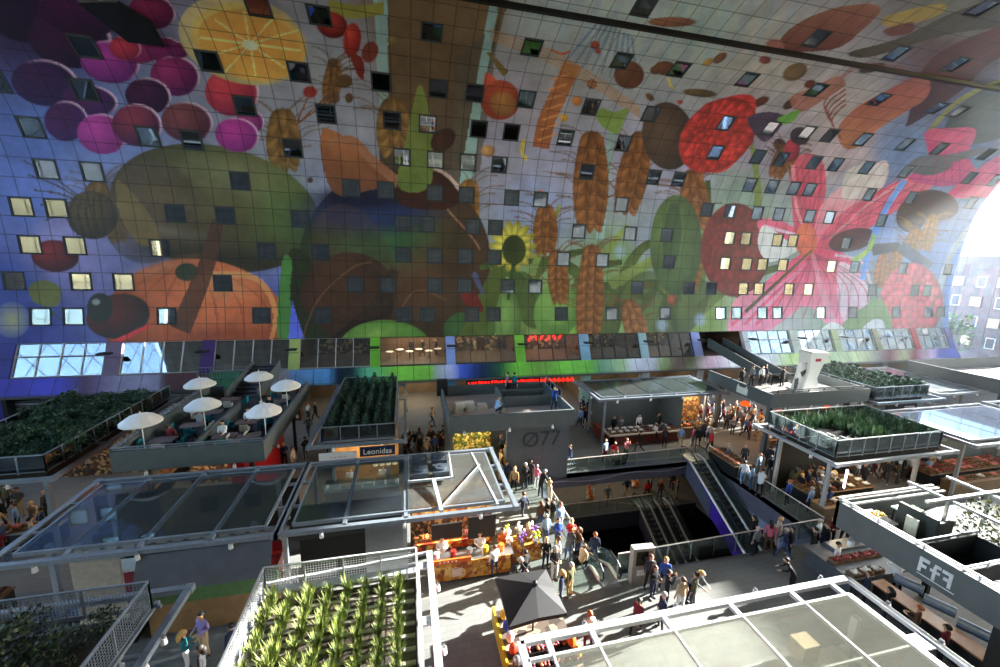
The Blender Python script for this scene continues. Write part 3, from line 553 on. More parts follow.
# dark hatch with gridded lining, top left of the vault
hp = []
for x, y in ((78, -6), (128, 40), (164, 45), (150, 20), (118, -8)):
    g = to_grid(x, max(y, 1)); Y, Z = prof(g[1]); hp.append((g[0], Y, Z - .05))
m = MB(); m.plate(hp, (0, -.05, -.1)); hatch = m.build('window_901', mat('dark_hatch_glass', (38, 40, 44), .25), None); hatch['kind'] = 'structure'
for i in range(len(hp)): MB().beam(hp[i], hp[(i + 1) % len(hp)], .1, .12).build('hatch_rim', DARK, hatch)

# ================================================================== upper glazed strip: bays with pillars between
y0b, z0b = prof(BAND); y1b, z1b = prof(STRIP)
yb = min(y0b, y1b) + .35                    # the glazing stands just behind the panel face
pil = [(XL, -30.95), (-24.75, -23.6), (-17.6, -16.6), (-10.5, -9.6), (-3.3, -2.4), (3.95, 4.85), (11.15, 12.15), (18.4, 19.5), (25.6, 26.6), (32.5, 33.6), (39.6, 40.4), (46.6, 47.9), (53.2, 54.2), (60.1, 61.0), (66.9, 67.8), (73.2, 74.19)]
pcol = [(50, 56, 150), (120, 100, 130), (70, 40, 110), (170, 190, 110), (120, 190, 60), (140, 160, 220), (120, 190, 66), (130, 170, 200), (150, 180, 190), (140, 150, 210), (206, 206, 212), (200, 206, 190), (190, 204, 140), (150, 150, 110), (206, 40, 60), (60, 80, 190)]
for i, (a, b) in enumerate(pil):
    m = MB(); m.plate([(a, y0b, z0b), (b, y0b, z0b), (b, y1b, z1b), (a, y1b, z1b)], (0, .5, 0)); o = m.build('trim_%d' % (10 + i), mat('pillar_print_%d' % i, pcol[i], .45, 0, .15, .6)); o['kind'] = 'structure'
    MB().beam((a, y0b - .01 + (y1b - y0b) * .55, z0b + (z1b - z0b) * .55), (b, y0b - .01 + (y1b - y0b) * .55, z0b + (z1b - z0b) * .55), .03, .03).build('panel_joint', DARK, o)
    MB().box((a + b) / 2 - .45, (a + b) / 2 + .45, yb - .75, yb - .2, z1b - .75, z1b - .62).build('light_fitting', DARK, o)
REFL = glass('strip_glass', (235, 238, 238), .16); MIRR = glass('reflective_strip_glass', (110, 125, 140), .45)
MULL = mat('pale_mullion', (186, 192, 198), .4, .3, 0)
bays = [(pil[i][1], pil[i + 1][0]) for i in range(len(pil) - 1)]
for i, (a, b) in enumerate(bays):
    if i == 9: continue                     # the open doorway bay where the staircase lands
    root = bpy.data.objects.new('window_%d' % (300 + i), None); COL.objects.link(root); root['kind'] = 'structure'
    mm = MB(); n = max(2, int(round((b - a) / 1.5))); 
    ya, za, yz, zz = y0b + .22, z0b, y1b + .22, z1b
    for k in range(n + 1):
        x = a + (b - a) * k / n; mm.beam((x, ya, za), (x, yz, zz), .07, .12)
    if i >= 10 or i == 0: mm.beam((a, (ya + yz) / 2, (za + zz) / 2 + .3), (b, (ya + yz) / 2, (za + zz) / 2 + .3), .06, .06)
    mm.beam((a, ya, za + .04), (b, ya, za + .04), .1, .08); mm.beam((a, yz, zz - .04), (b, yz, zz - .04), .1, .08)
    mm.build('window_frame', MULL if i < 4 or i > 9 else FRAME, root)
    MB().plate([(a, ya + .03, za), (b, ya + .03, za), (b, yz + .03, zz), (a, yz + .03, zz)], (0, .02, 0)).build('pane', MIRR if (i < 3 or i > 9) else REFL, root)
# rooms behind the strip
INT_D = mat('restaurant_wall', (110, 84, 62), .8, 0, .2, .8); INT_F = mat('restaurant_floor', (96, 78, 62), .6, 0, .2, 1); INT_G = mat('dim_interior', (96, 98, 100), .9, 0, .2, .8)
m = MB(); m.box(XL, XR, 39.5, 47, z0b - .25, z0b - .02); m.build('floor_upper', INT_F)['kind'] = 'structure'
m = MB(); m.box(XL, XR, 40.9, 47, z1b + .05, z1b + .3); m.build('ceiling_upper', INT_G)['kind'] = 'structure'
m = MB(); m.box(XL, -3, 46.8, 47, z0b, z1b, 1); m.box(-3, 19.5, 45.5, 45.7, z0b, z1b, 0); m.box(19.5, XR, 46.8, 47, z0b, z1b, 1); m.build('wall_back_upper', [INT_D, INT_G])['kind'] = 'structure'
for i, (a, b) in enumerate(pil[1:-1]):
    MB().box((a + b) / 2 - .1, (a + b) / 2 + .1, 41, 46.8, z0b, z1b).build('wall_partition_%d' % (i + 1), INT_D)['kind'] = 'structure'
WARM = (1, .78, .52)
for i, e, c in ((4, 300, WARM), (5, 130, WARM), (6, 170, (1, .6, .4)), (3, 20, (.9, .95, 1)), (7, 30, (1, .9, .8)), (8, 60, WARM), (11, 40, (.9, .95, 1))):
    a, b = bays[i]; lamp('restaurant_ceiling_lamp', ((a + b) / 2, 43.2, z1b - .1), e, c, b - a - 1, None, 2.5)
BKB = mottled('back_bar_stock', [(50, 38, 30), (110, 84, 56), (30, 26, 24), (150, 120, 80), (70, 44, 34), (40, 46, 40), (180, 160, 120), (36, 30, 28)], 3.2)
for i in (5, 6, 7, 8, 3): MB().box(bays[i][0] + .3, bays[i][1] - .3, 44.9, 45.1, z0b, z1b - .5).build('wall_back_bar_%d' % i, BKB)['kind'] = 'structure'

# ================================================================== market floor, basement, ground-floor shops
def floor_mat(name, c1, c2, mort, sc_=1.0, rough=.78):
    m = bpy.data.materials.new(name); m.use_nodes = True; n = m.node_tree; b = n.nodes['Principled BSDF']
    tc = n.nodes.new('ShaderNodeTexCoord'); br = n.nodes.new('ShaderNodeTexBrick'); br.inputs['Scale'].default_value = sc_
    br.inputs['Color1'].default_value = lin(c1) + (1,); br.inputs['Color2'].default_value = lin(c2) + (1,); br.inputs['Mortar'].default_value = lin(mort) + (1,)
    br.inputs['Mortar Size'].default_value = .012; br.inputs['Brick Width'].default_value = .6; br.inputs['Row Height'].default_value = .3
    n.links.new(tc.outputs['Object'], br.inputs['Vector'])
    ns = n.nodes.new('ShaderNodeTexNoise'); ns.inputs['Scale'].default_value = .35; ns.inputs['Detail'].default_value = 4; n.links.new(tc.outputs['Object'], ns.inputs['Vector'])
    mr = n.nodes.new('ShaderNodeMapRange'); mr.inputs[3].default_value = .8; mr.inputs[4].default_value = 1.15; n.links.new(ns.outputs['Fac'], mr.inputs[0])
    s_ = n.nodes.new('ShaderNodeVectorMath'); s_.operation = 'SCALE'; n.links.new(br.outputs['Color'], s_.inputs[0]); n.links.new(mr.outputs[0], s_.inputs['Scale'])
    n.links.new(s_.outputs[0], b.inputs['Base Color']); b.inputs['Roughness'].default_value = rough; return m
FLOOR = floor_mat('grey_stone_paving', (116, 117, 115), (108, 109, 108), (98, 99, 98))
HX0, HX1, HY0, HY1 = 8.95, 23.35, 15.85, 25.35
m = MB()
for b in ((XL, HX0, 0, 47), (HX1, XR, 0, 47), (HX0, HX1, 0, HY0), (HX0, HX1, HY1, 47)): m.box(b[0], b[1], b[2], b[3], -.35, 0)
m.build('floor', FLOOR)['kind'] = 'structure'
FASC = mat('grey_lilac_fascia', (98, 96, 108), .5, 0, .1, 1)
m = MB(); m.box(HX0 - .25, HX1 + .2, HY1, HY1 + .15, -1.08, .02); m.box(HX0 - .3, HX0, HY0, HY1, -1.2, .02); m.box(HX1, HX1 + .25, HY0 - .2, HY1, -1.6, .02); m.box(HX0, HX1, HY0 - .15, HY0, -1.2, .02)
fas = m.build('trim_3', FASC); fas['kind'] = 'structure'
# pale wave printed on the fascia
wv = MB(); pts = [(HX0 + k * .4, HY1 - .01, -.72 + .13 * math.sin(k * .42) + .01 * k) for k in range(36)]
wv.tube(pts, .03, 6); wv.build('wave_stripe', mat('pale_wave', (150, 144, 160), .5), fas)
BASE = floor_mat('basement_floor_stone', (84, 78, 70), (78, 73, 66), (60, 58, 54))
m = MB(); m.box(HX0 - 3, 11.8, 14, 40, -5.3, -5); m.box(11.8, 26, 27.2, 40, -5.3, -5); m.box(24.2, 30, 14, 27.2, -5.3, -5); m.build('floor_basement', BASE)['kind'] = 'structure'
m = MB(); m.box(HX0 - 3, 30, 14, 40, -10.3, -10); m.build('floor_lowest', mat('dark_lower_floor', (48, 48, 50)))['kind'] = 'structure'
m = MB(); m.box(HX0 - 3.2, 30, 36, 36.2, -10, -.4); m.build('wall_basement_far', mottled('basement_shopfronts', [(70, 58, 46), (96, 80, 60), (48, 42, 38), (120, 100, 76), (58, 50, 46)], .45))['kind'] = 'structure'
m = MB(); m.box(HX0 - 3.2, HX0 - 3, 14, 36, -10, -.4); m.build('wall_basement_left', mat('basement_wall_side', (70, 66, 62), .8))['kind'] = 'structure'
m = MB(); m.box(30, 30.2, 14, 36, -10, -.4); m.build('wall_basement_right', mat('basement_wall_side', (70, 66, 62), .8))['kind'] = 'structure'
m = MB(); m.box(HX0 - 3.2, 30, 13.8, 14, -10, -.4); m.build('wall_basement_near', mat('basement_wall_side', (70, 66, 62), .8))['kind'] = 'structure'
m = MB(); m.box(11.7, 24.2, 27.0, 27.25, -6.4, -4.98); m.box(11.75, 11.95, 14, 27.2, -6.2, -4.98); m.build('trim_4', mat('basement_edge', (74, 74, 84), .5))['kind'] = 'structure'
lamp('basement_fill_light', (16, 31, -.6), 220, (1, .86, .68), 14, None, 5);  # added area light without a fitting, brightens the dark basement
# ground-floor shops under the band
SH = mat('shop_wall', (128, 114, 96), .8, 0, .25, .6); SHF = mat('shop_floor', (130, 108, 82), .5, 0, .15, 1)
m = MB(); m.box(XL, XR, 45, 45.2, 0, 3.4); m.build('wall_shops_back', SH)['kind'] = 'structure'
m = MB(); m.box(XL, XR, 38.45, 45.2, 3.25, 3.44); m.build('ceiling_shops', INT_G)['kind'] = 'structure'
SHC = [(-17.1, (110, 84, 60)), (-10, (90, 60, 44)), (-2.9, (92, 150, 170)), (4.4, (80, 140, 180)), (11.6, (120, 90, 60)), (18.9, (150, 190, 170)), (26, (190, 195, 210)), (33, (150, 150, 150)), (40, (120, 110, 100)), (47, (110, 110, 105)), (54, (100, 100, 100)), (61, (100, 105, 110)), (68, (90, 100, 110))]
for i, (x, c) in enumerate(SHC):
    MB().box(x - .45, x + .45, 38.7, 39.5, 0, 3.3).build('wall_pier_%d' % (i + 1), mat('pier_%d' % i, c, .5))['kind'] = 'structure'
    MB().box(x - .08, x + .08, 39.5, 45, 0, 3.3).build('wall_shop_%d' % (i + 1), SH)['kind'] = 'structure'
for i, (x, e) in enumerate(((-13.5, 40), (-6.4, 40), (.8, 120), (8, 60), (15.2, 60), (22.5, 50), (29.5, 60), (36.5, 60), (43.5, 80), (50.5, 60), (57.5, 40))):
    lamp('shop_ceiling_lamp', (x, 41.8, 3.15), e, WARM if x < 35 else (1, .85, .7), 5, None, 3)
# left: wall clad in pale slats
root = bpy.data.objects.new('wall_left_slats', None); COL.objects.link(root); root['kind'] = 'structure'
m = MB(); m.box(-31, -17.6, 39.6, 39.7, 0, 3.25); m.build('backing', mat('dark_slat_backing', (40, 44, 56)), root)
s_ = MB(); rr = random.Random(5)
for k in range(16):
    z = .1 + k * .2; x = -31
    while x < -17.8:
        L = rr.uniform(1.2, 5); x2 = min(x + L, -17.6)
        if rr.random() < .8: s_.box(x, x2, 39.3, 39.42, z, z + .1, 0 if rr.random() < .6 else 1)
        x = x2
s_.build('slat', [mat('pale_slat', (196, 202, 216), .5), mat('grey_slat', (110, 116, 130), .5)], root)
MB().box(-31.2, -30.9, 38.6, 39.6, 0, 3.3).build('end_post', DARK, root)
MB().box(-40.5, -31.2, 38.9, 39.3, 0, 3.3).build('blue_end_panel', mat('blue_end_print', (60, 56, 170), .5, 0, .3, .5), root)

# ================================================================== the two glass ends and what stands outside
def net(x, name):
    root = bpy.data.objects.new(name, None); COL.objects.link(root); root['kind'] = 'structure'; c = MB()
    for k in range(0, 12):
        y = 3 + k * 3.4
        zt = 33.5 - .06 * abs(y - 20) ** 1.6 * .8; c.tube([(x, y, 0), (x, y, max(zt, 20))], .035, 5)
    for k in range(1, 11): z = k * 3.1; hw = 20.8 if z < 24 else 20.8 - (z - 24) ** 1.4 * .5; c.tube([(x, 20 - hw, z), (x, 20 + hw, z)], .035, 5)
    c.build('cable_net', mat('dark_cable', (60, 66, 72), .4, .5, 0), root)
    MB().box(x - .02, x + .02, -1, 41, 0, 33.6).build('pane', glass('facade_glass', (248, 250, 250), .02), root); return root
net(74.4, 'window_501'); net(-41.5, 'window_502')
m = MB(); [m.box(*q, -.5, -.36) for q in ((-120, -41.8, -90, 160), (74.8, 260, -90, 160), (-41.8, 74.8, -90, -1.4), (-41.8, 74.8, 47, 160))]; m.build('ground_outside', mat('street_ground', (128, 126, 120), .8, 0, .1, .2))['kind'] = 'structure'
m = MB(); m.box(XL, XR, -1.4, -1.2, 0, 9); m.build('wall_near_lower', mat('near_wall_grey', (120, 122, 122), .8))['kind'] = 'structure'
BRK = mottled('dark_brick', [(92, 80, 96), (82, 72, 88), (98, 86, 98), (76, 68, 84)], .8); OW = mat('outside_window_frame', (226, 228, 232), .5); OP = mat('outside_drawn_blind', (196, 170, 150), .6); OG = mat('outside_window_glass', (70, 84, 100), .15)
def block(name, label, x0, x1, y0, y1, h, wallm, top=None, side=True):
    root = empty(name, label, 'building', None, (0, 0, 0)); m = MB(); m.box(x0, x1, y0, y1, -.4, h); m.build('wall', wallm, root)
    ny = int((y1 - y0 - 1) / 2.6); nz = int((h - 4) / 3.1)
    for i in range(ny):
        for k in range(nz):
            y = y0 + 1 + i * 2.6; z = 3.4 + k * 3.1; wn = MB(); big = (i + k) % 2
            wn.box(x0 - .12, x0 + .05, y, y + (1.5 if big else 1.1), z, z + 1.7, 0); wn.box(x0 - .16, x0, y + .12, y + (1.38 if big else .98), z + .12, z + 1.58, 1)
            wn.build('window', [OW if not big else BRK, OG if not big else OP], root)
    if top: t = MB(); t.box(x0 + .6, x1 - .6, y0 + .6, y1 - .6, h, h + 2.6, 0); [t.box(x0 + .5, x0 + .62, y0 + 1 + k * 1.5, y0 + 1.08 + k * 1.5, h, h + 2.6, 1) for k in range(int((y1 - y0 - 2) / 1.5))]; t.build('glazed_top_floor', [mat('pale_top_glazing', (206, 216, 226), .3), OW], root)
    return root
block('apartment_building', 'dark brick apartment building seen through the glass end, pale blinds in its windows', 88, 106, 36, 62, 17.5, BRK, True)
block('apartment_building', 'taller pale apartment slab standing behind the dark brick building outside', 112, 126, 44, 84, 24, mat('pale_render', (176, 182, 192), .8))
block('unseen_shade_block', 'tall unseen block beyond the right glass end, height set to shade the floor', 104, 118, 2, 33.5, 33.5, mat('shade_block_cladding', (150, 140, 130), .8))  # out of view; its height is set to end the sun patch on the floor
block('apartment_building', 'red and buff apartment block beyond the left glass end', -72, -60, 0, 52, 27, mottled('red_buff_brick', [(84, 70, 72), (92, 78, 78), (96, 94, 98)], .5))
for (x, y, h, lb) in ((82, 44.5, 9, 'leafy street tree growing outside the glass end beside the brick building'),):
    t = empty('street_tree', lb, 'tree', None, (x, y, -.36)); MB().tube([(0, 0, 0), (.1, 0, h * .5)], .2, 8, r2=.12).build('trunk', mat('bark', (80, 66, 52)), t)
    c = MB(); rt = random.Random(2)
    for k in range(260):
        a = rt.uniform(0, 6.28); r = rt.uniform(0, 2.4); z = rt.uniform(h * .35, h); s_ = rt.uniform(.2, .45); nx = Vector((rt.uniform(-1, 1), rt.uniform(-1, 1), rt.uniform(-1, 1))).normalized(); u = nx.orthogonal().normalized() * s_; v = nx.cross(u); p = Vector((r * math.cos(a), r * math.sin(a), z))
        c.add([p - u, p + v, p + u, p - v], [(0, 1, 2, 3)])
    c.build('foliage', mottled('street_leaves', [(70, 96, 60), (96, 124, 76), (56, 80, 50)], 3), t)

# ================================================================== market stalls
SPOT = MB(); SPOT.cyl(0, 0, -.26, -.06, .09, 10, 0, .07); SPOT.box(-.03, .03, -.05, .05, -.08, .02, 1)
SPOTM = SPOT.mesh('spotlight', [WHITE, INOX])
def spot(parent, x, y, z):
    o = bpy.data.objects.new('spotlight', SPOTM); COL.objects.link(o); o.parent = parent; o.location = (x, y, z); return o
def frame(root, x0, x1, y0, y1, z, ribs=(), fm=STEEL, gm=None, ins=.55, wd=.2, inner=True, posts=True, pz=0, lights=True, ties=True):
    f = MB()
    for a, b in (((x0, y0), (x1, y0)), ((x1, y0), (x1, y1)), ((x1, y1), (x0, y1)), ((x0, y1), (x0, y0))):
        f.beam((a[0], a[1], z), (b[0], b[1], z), wd, .18)
    if inner:
        i0, i1, j0, j1 = x0 + ins, x1 - ins, y0 + ins, y1 - ins
        for a, b in (((i0, j0), (i1, j0)), ((i1, j0), (i1, j1)), ((i1, j1), (i0, j1)), ((i0, j1), (i0, j0))): f.beam((a[0], a[1], z + .05), (b[0], b[1], z + .05), .09, .14)
    if ties:
        for x in ribs: f.beam((x, y0, z + .02), (x, y1, z + .02), .16, .14)
        for y in (y0 + (y1 - y0) * .33, y0 + (y1 - y0) * .67):
            f.beam((x0, y, z), (x0 + ins, y, z), .12, .1); f.beam((x1 - ins, y, z), (x1, y, z), .12, .1)
    for cx_, cy_ in ((x0, y0), (x1, y0), (x1, y1), (x0, y1)): f.box(cx_ - .125, cx_ + .125, cy_ - .125, cy_ + .125, z - .12, z + .11)
    f.build('roof_frame', fm, root)
    if gm:
        xsr = [x0 + ins] + [x for x in ribs if x0 + ins < x < x1 - ins] + [x1 - ins]
        for a, b in zip(xsr[:-1], xsr[1:]):
            MB().box(a + .06, b - .06, y0 + ins + .05, y1 - ins - .05, z + .1, z + .13).build('glass_pane', gm, root)
    if posts:
        for cx_, cy_ in ((x0 + 1.1, y0 + 1.1), (x1 - 1.1, y0 + 1.1), (x1 - 1.1, y1 - 1.1), (x0 + 1.1, y1 - 1.1)):
            MB().box(cx_ - .09, cx_ + .09, cy_ - .09, cy_ + .09, pz, z - .05).build('post', fm, root)
    if lights:
        n = max(2, int((x1 - x0) / 3))
        for k in range(n): spot(root, x0 + (k + .5) * (x1 - x0) / n, y0 - .12, z)
        n = max(2, int((y1 - y0) / 3))
        for k in range(n): spot(root, x1 + .12, y0 + (k + .5) * (y1 - y0) / n, z); spot(root, x0 - .12, y0 + (k + .5) * (y1 - y0) / n, z)
def railing(root, pts, z0, z1, m=STEEL, step=1.1, mesh=0.0, infill=None, closed=False):
    r = MB(); segs = list(zip(pts[:-1], pts[1:])) + ([(pts[-1], pts[0])] if closed else [])
    wires = MB()
    for a, b in segs:
        a = Vector((*a, 0)); b = Vector((*b, 0)); L = (b - a).length; n = max(1, round(L / step))
        r.beam(a + Vector((0, 0, z1)), b + Vector((0, 0, z1)), .06, .05); r.beam(a + Vector((0, 0, z0 + .08)), b + Vector((0, 0, z0 + .08)), .04, .04)
        for k in range(n + 1):
            p = a.lerp(b, k / n); r.box(p.x - .025, p.x + .025, p.y - .025, p.y + .025, z0, z1)
        if mesh:
            n = int(L / mesh)
            for k in range(n): p = a.lerp(b, (k + .5) / n); wires.beam(p + Vector((0, 0, z0 + .08)), p + Vector((0, 0, z1)), .014, .014)
            n = int((z1 - z0) / mesh)
            for k in range(1, n): wires.beam(a + Vector((0, 0, z0 + (z1 - z0) * k / n)), b + Vector((0, 0, z0 + (z1 - z0) * k / n)), .012, .012)
        if infill:
            d = (b - a).normalized(); wires.plate([a + Vector((0, 0, z0 + .1)), b + Vector((0, 0, z0 + .1)), b + Vector((0, 0, z1 - .05)), a + Vector((0, 0, z1 - .05))], Vector((-d.y, d.x, 0)) * .012)
    rl = r.build('railing', m, root)
    if mesh: wires.build('wire_mesh', m, rl)
    elif infill: wires.build('railing_glass', infill, rl)
    return rl
def parapet(root, x0, x1, y0, y1, z0, z1, t=.12, m=DGREY, floorm=DECK, fz=None, sides='nesw'):
    p = MB()
    if 's' in sides: p.box(x0, x1, y0, y0 + t, z0, z1)
    if 'n' in sides: p.box(x0, x1, y1 - t, y1, z0, z1)
    if 'w' in sides: p.box(x0, x0 + t, y0 + t, y1 - t, z0, z1)
    if 'e' in sides: p.box(x1 - t, x1, y0 + t, y1 - t, z0, z1)
    p.build('parapet', m, root)
    fz = z0 + .15 if fz is None else fz
    MB().box(x0 + t, x1 - t, y0 + t, y1 - t, z0, fz).build('terrace_floor', floorm, root); return fz
def counter(root, x0, x1, y0, y1, h, bm=WOOD, tm=INOX, case=False, name='counter'):
    MB().box(x0, x1, y0, y1, 0, h - .05).build(name, bm, root)
    MB().box(x0 - .05, x1 + .05, y0 - .05, y1 + .05, h - .05, h).build('counter_top', tm, root)
    if case:
        c = MB(); c.box(x0, x1, y0 + .02, y0 + .04, h, h + .45); c.box(x0, x1, y0 + .02, y1 - .2, h + .45, h + .47); c.build('display_glass', GLASS, root)
HEAPS = {}
def heap_mesh(m_, seed=1, w_=.5, d=.36, n=26, r=.06):
    k = (m_.name, seed)
    if k in HEAPS: return HEAPS[k]
    rnd = random.Random(seed); h = MB()
    for i in range(n):
        x, y = rnd.uniform(-w_ / 2 + r, w_ / 2 - r), rnd.uniform(-d / 2 + r, d / 2 - r); h.ball((x, y, .12 + rnd.uniform(0, .07)), r * rnd.uniform(.8, 1.2), 6, 4)
    HEAPS[k] = h.mesh('produce', m_, True); return HEAPS[k]
CRB = MB(); CRB.box(-.28, .28, -.2, -.185, 0, .16); CRB.box(-.28, .28, .185, .2, 0, .16); CRB.box(-.28, -.265, -.185, .185, 0, .16); CRB.box(.265, .28, -.185, .185, 0, .16); CRB.box(-.265, .265, -.185, .185, 0, .02)
CRM = {}
def crate(x, y, z, pm, label, group, cm=WOOD, sx=1.0, sy=1.0, rz=0):
    if cm.name not in CRM: CRM[cm.name] = CRB.mesh('crate', cm)
    o = bpy.data.objects.new('crate', CRM[cm.name]); COL.objects.link(o); o.location = (x, y, z); o.scale = (sx, sy, 1); o.rotation_euler = (0, 0, rz); tag(o, label, 'crate', group)
    h = bpy.data.objects.new('produce', heap_mesh(pm, random.randint(1, 3))); COL.objects.link(h); h.parent = o; h['kind'] = 'stuff'; return o
ORANGE = mat('orange_fruit', (228, 110, 28), .5); GREENV = mat('green_vegetables', (80, 130, 50), .6, 0, .3); REDV = mat('red_fruit', (130, 32, 28), .45, 0, .2); YEL = mat('yellow_fruit', (222, 176, 50), .5); BRN = mat('nuts_and_bread', (104, 70, 44), .7, 0, .3); PUR = mat('dark_grapes', (70, 36, 66), .4); FISH = mat('pale_fish', (196, 196, 200), .3); BLUEG = mat('blue_packets', (40, 70, 170), .4); PINKG = mat('pink_meat', (200, 110, 100), .5); WHG = mat('white_packets', (225, 222, 215), .5)
PRODS = [('oranges', ORANGE), ('green vegetables', GREENV), ('red fruit', REDV), ('yellow fruit', YEL), ('bread and nuts', BRN), ('dark grapes', PUR), ('pale fish', FISH), ('blue packets', BLUEG), ('pink cuts of meat', PINKG), ('white packets', WHG)]
def goods_row(x0, x1, y0, y1, z, kinds, where, sp=.62, sq=.46):
    nx = max(1, int((x1 - x0) / sp)); ny = max(1, int((y1 - y0) / sq))
    for i in range(nx):
        k = kinds[(i * 7 // 3) % len(kinds)] if len(kinds) > 1 else kinds[0]
        for j in range(ny):
            nm, pm = PRODS[k]; crate(x0 + (i + .5) * (x1 - x0) / nx, y0 + (j + .5) * (y1 - y0) / ny, z, pm, 'wooden crate of %s %s' % (nm, where), 'crates of %s %s' % (nm, where))
def warm(root, x0, x1, y0, y1, z, e, c=WARM):
    fx = MB(); fx.box((x0 + x1) / 2 - .6, (x0 + x1) / 2 + .6, (y0 + y1) / 2 - .08, (y0 + y1) / 2 + .08, z + .02, z + .1); fx.build('ceiling_lamp', WHITE, root)
    lamp('stall_lamp', ((x0 + x1) / 2, (y0 + y1) / 2, z - .02), e, c, (x1 - x0) * .7, root, (y1 - y0) * .5)

SHELF = mottled('stocked_shelves', [(60, 44, 34), (120, 84, 50), (36, 30, 28), (160, 130, 90), (84, 50, 36), (48, 40, 36), (180, 150, 110), (70, 60, 50)], 6)
# ---- 1 left planter stall
ZF = 4.4
s1 = empty('market_stall', 'left market stall with a bushy planted roof behind a steel railing', 'market stall')
frame(s1, -23.2, -16.6, 22.2, 34, ZF, inner=False, posts=True); MB().box(-22.7, -17.3, 22.9, 33.6, 4.1, 4.5).build('roof_planter', mat('roof_soil', (52, 46, 40), .95, 0, .3), s1)
railing(s1, [(-22.7, 33.5), (-22.7, 22.75), (-17.2, 22.75), (-17.05, 33.5)], 4.45, 5.4, infill=GLASS)
counter(s1, -22.4, -17.8, 23.3, 24.2, 1.0, DARK); MB().box(-22.6, -17.6, 31, 31.2, 0, 4).build('stocked_back_wall', SHELF, s1); MB().box(-22.8, -20.5, 22.9, 23.1, 2.6, 4).build('fascia_panel', mat('dim_brown_panel', (70, 62, 56), .7), s1); warm(s1, -22, -18, 24, 30, 3.9, 25)
goods_row(-22, -18, 23.4, 24.1, 1.0, [4, 8, 4], 'under the bushy left roof')
# ---- 2 terrace with parasols
s2 = empty('market_stall', 'market stall topped by the cafe terrace with white parasols', 'market stall')
TX0, TX1, TY0, TY1 = -14.45, -7.5, 22.6, 33.4
tz = parapet(s2, TX0, TX1, TY0, TY1, 4.25, 5.35, .14, DGREY, mat('dark_terrace_decking', (74, 74, 80), .8, 0, .12, 1), sides='sew')
p = MB(); p.box(-11.1, -10.95, TY0 + .1, 29.5, 4.4, 5.3); p.box(TX0, TX0 + 1, TY1 - .1, TY1, 4.4, 5.3); p.build('divider_wall', DGREY, s2)
railing(s2, [(TX0 + .06, TY0 + .06), (TX1 - .06, TY0 + .06)], 5.35, 5.55); railing(s2, [(TX0 + .06, TY0 + .06), (TX0 + .06, TY1 - 1)], 5.35, 5.55)
for k in range(2): spot(s2, TX0 + 1.5 + k * 4, TY0 - .1, 4.3); spot(s2, TX1 + .1, TY0 + 2 + k * 4.5, 4.3)
for px_ in ((TX0 + 1, TY0 + 1), (TX1 - 1, TY0 + 1), (TX0 + 1, TY1 - 1), (TX1 - 1, TY1 - 1)): MB().box(px_[0] - .1, px_[0] + .1, px_[1] - .1, px_[1] + .1, 0, 4.25).build('post', DARK, s2)
MB().box(-9.6, -8.9, 23.6, 31, 0, 4.1).build('red_side_panel', RED, s2); counter(s2, -13.8, -9.9, 23.2, 24, 1.05, mat('red_counter', (130, 40, 34), .5), WOOD, True); MB().box(-14, -9.6, 28.6, 28.8, 0, 4.2).build('stocked_back_wall', SHELF, s2)
warm(s2, -13.8, -9.8, 23.4, 28, 4.1, 130); goods_row(-13.5, -10, 23.3, 23.9, 1.05, [4, 3, 4, 9], 'under the parasol terrace')
# staircase from the terrace up to the glazed strip
st = empty('staircase', 'grey staircase climbing from the parasol terrace to the glazed strip', 'staircase'); n = 9
for k in range(n): y = TY1 - .6 + k * .62; z = 4.4 + (k + 1) * .13; MB().box(-12.9, -11.0, y, y + .64, z - .16, z).build('tread', mat('stair_tread', (70, 74, 84), .7), st)
b = MB()
for x in (-13.0, -10.9):
    y0, y1 = TY1 - 1, TY1 - .6 + n * .62; b.plate([(x, y0, 4.2), (x, y1, 4.9), (x, y1, 5.9), (x, y0, 5.2)], (.08, 0, 0))
b.build('stair_balustrade', DGREY, st); railing(st, [(-13, TY1 + 4.6), (-17.2, TY1 + 4.6)], 4.5, 5.5, mesh=.25)
# ---- 3 chocolate stall with dark green roof garden
s3 = empty('market_stall', 'small market stall with dark conifers on its roof and a navy shop sign', 'market stall')
frame(s3, -5.5, -.1, 23.5, 34.4, ZF, ins=.5, fm=STEEL); MB().box(-4.8, -.75, 24.0, 33.8, 4.1, 4.5).build('roof_planter', MATS['roof_soil'], s3)
railing(s3, [(-4.85, 23.9), (-.7, 23.9), (-.7, 33.8), (-4.85, 33.8)], 4.45, 5.4, infill=glass('planter_rail_glass', (205, 212, 216), .1, .06, (150, 156, 160)), closed=True)
NAVY = mat('navy_sign', (24, 32, 58), .4); MB().box(-2.7, -.7, 23.22, 23.34, 3.72, 4.28).build('sign_board', NAVY, s3); text('sign_lettering', 'Leonidas', .46, WHITE, (-1.7, 23.2, 4.0), (math.pi / 2, 0, 0), s3)
MB().box(-4.95, -2.9, 23.3, 23.4, 3.55, 4.05).build('white_sign_board', WHITE, s3); text('sign_writing', '~ ~ \u2022 ~ ~', .22, RED, (-3.9, 23.27, 3.8), (math.pi / 2, 0, 0), s3)
counter(s3, -4.9, -.6, 24.2, 25, 1.1, CREAM, WHITE, True); MB().box(-4.9, -.6, 27.4, 27.5, 0, 4.1).build('back_wall', mat('lit_shop_shelving', (176, 132, 80), .7, 0, .3, 2), s3); warm(s3, -4.9, -.6, 24, 27, 4.0, 200)
for k in range(4): MB().cyl(-1.9 + k * .38, 24.0, 2.7, 3.15, .15, 10, 0, .11).build('display_jar', mat('glowing_cream_jar', (238, 214, 176), .5, emit=(255, 220, 170), estr=.7), s3)  # jars glow by emission so they look lit
goods_row(-4.8, -.7, 24.3, 24.9, 1.1, [4, 9, 3], 'in the small conifer-roofed stall')
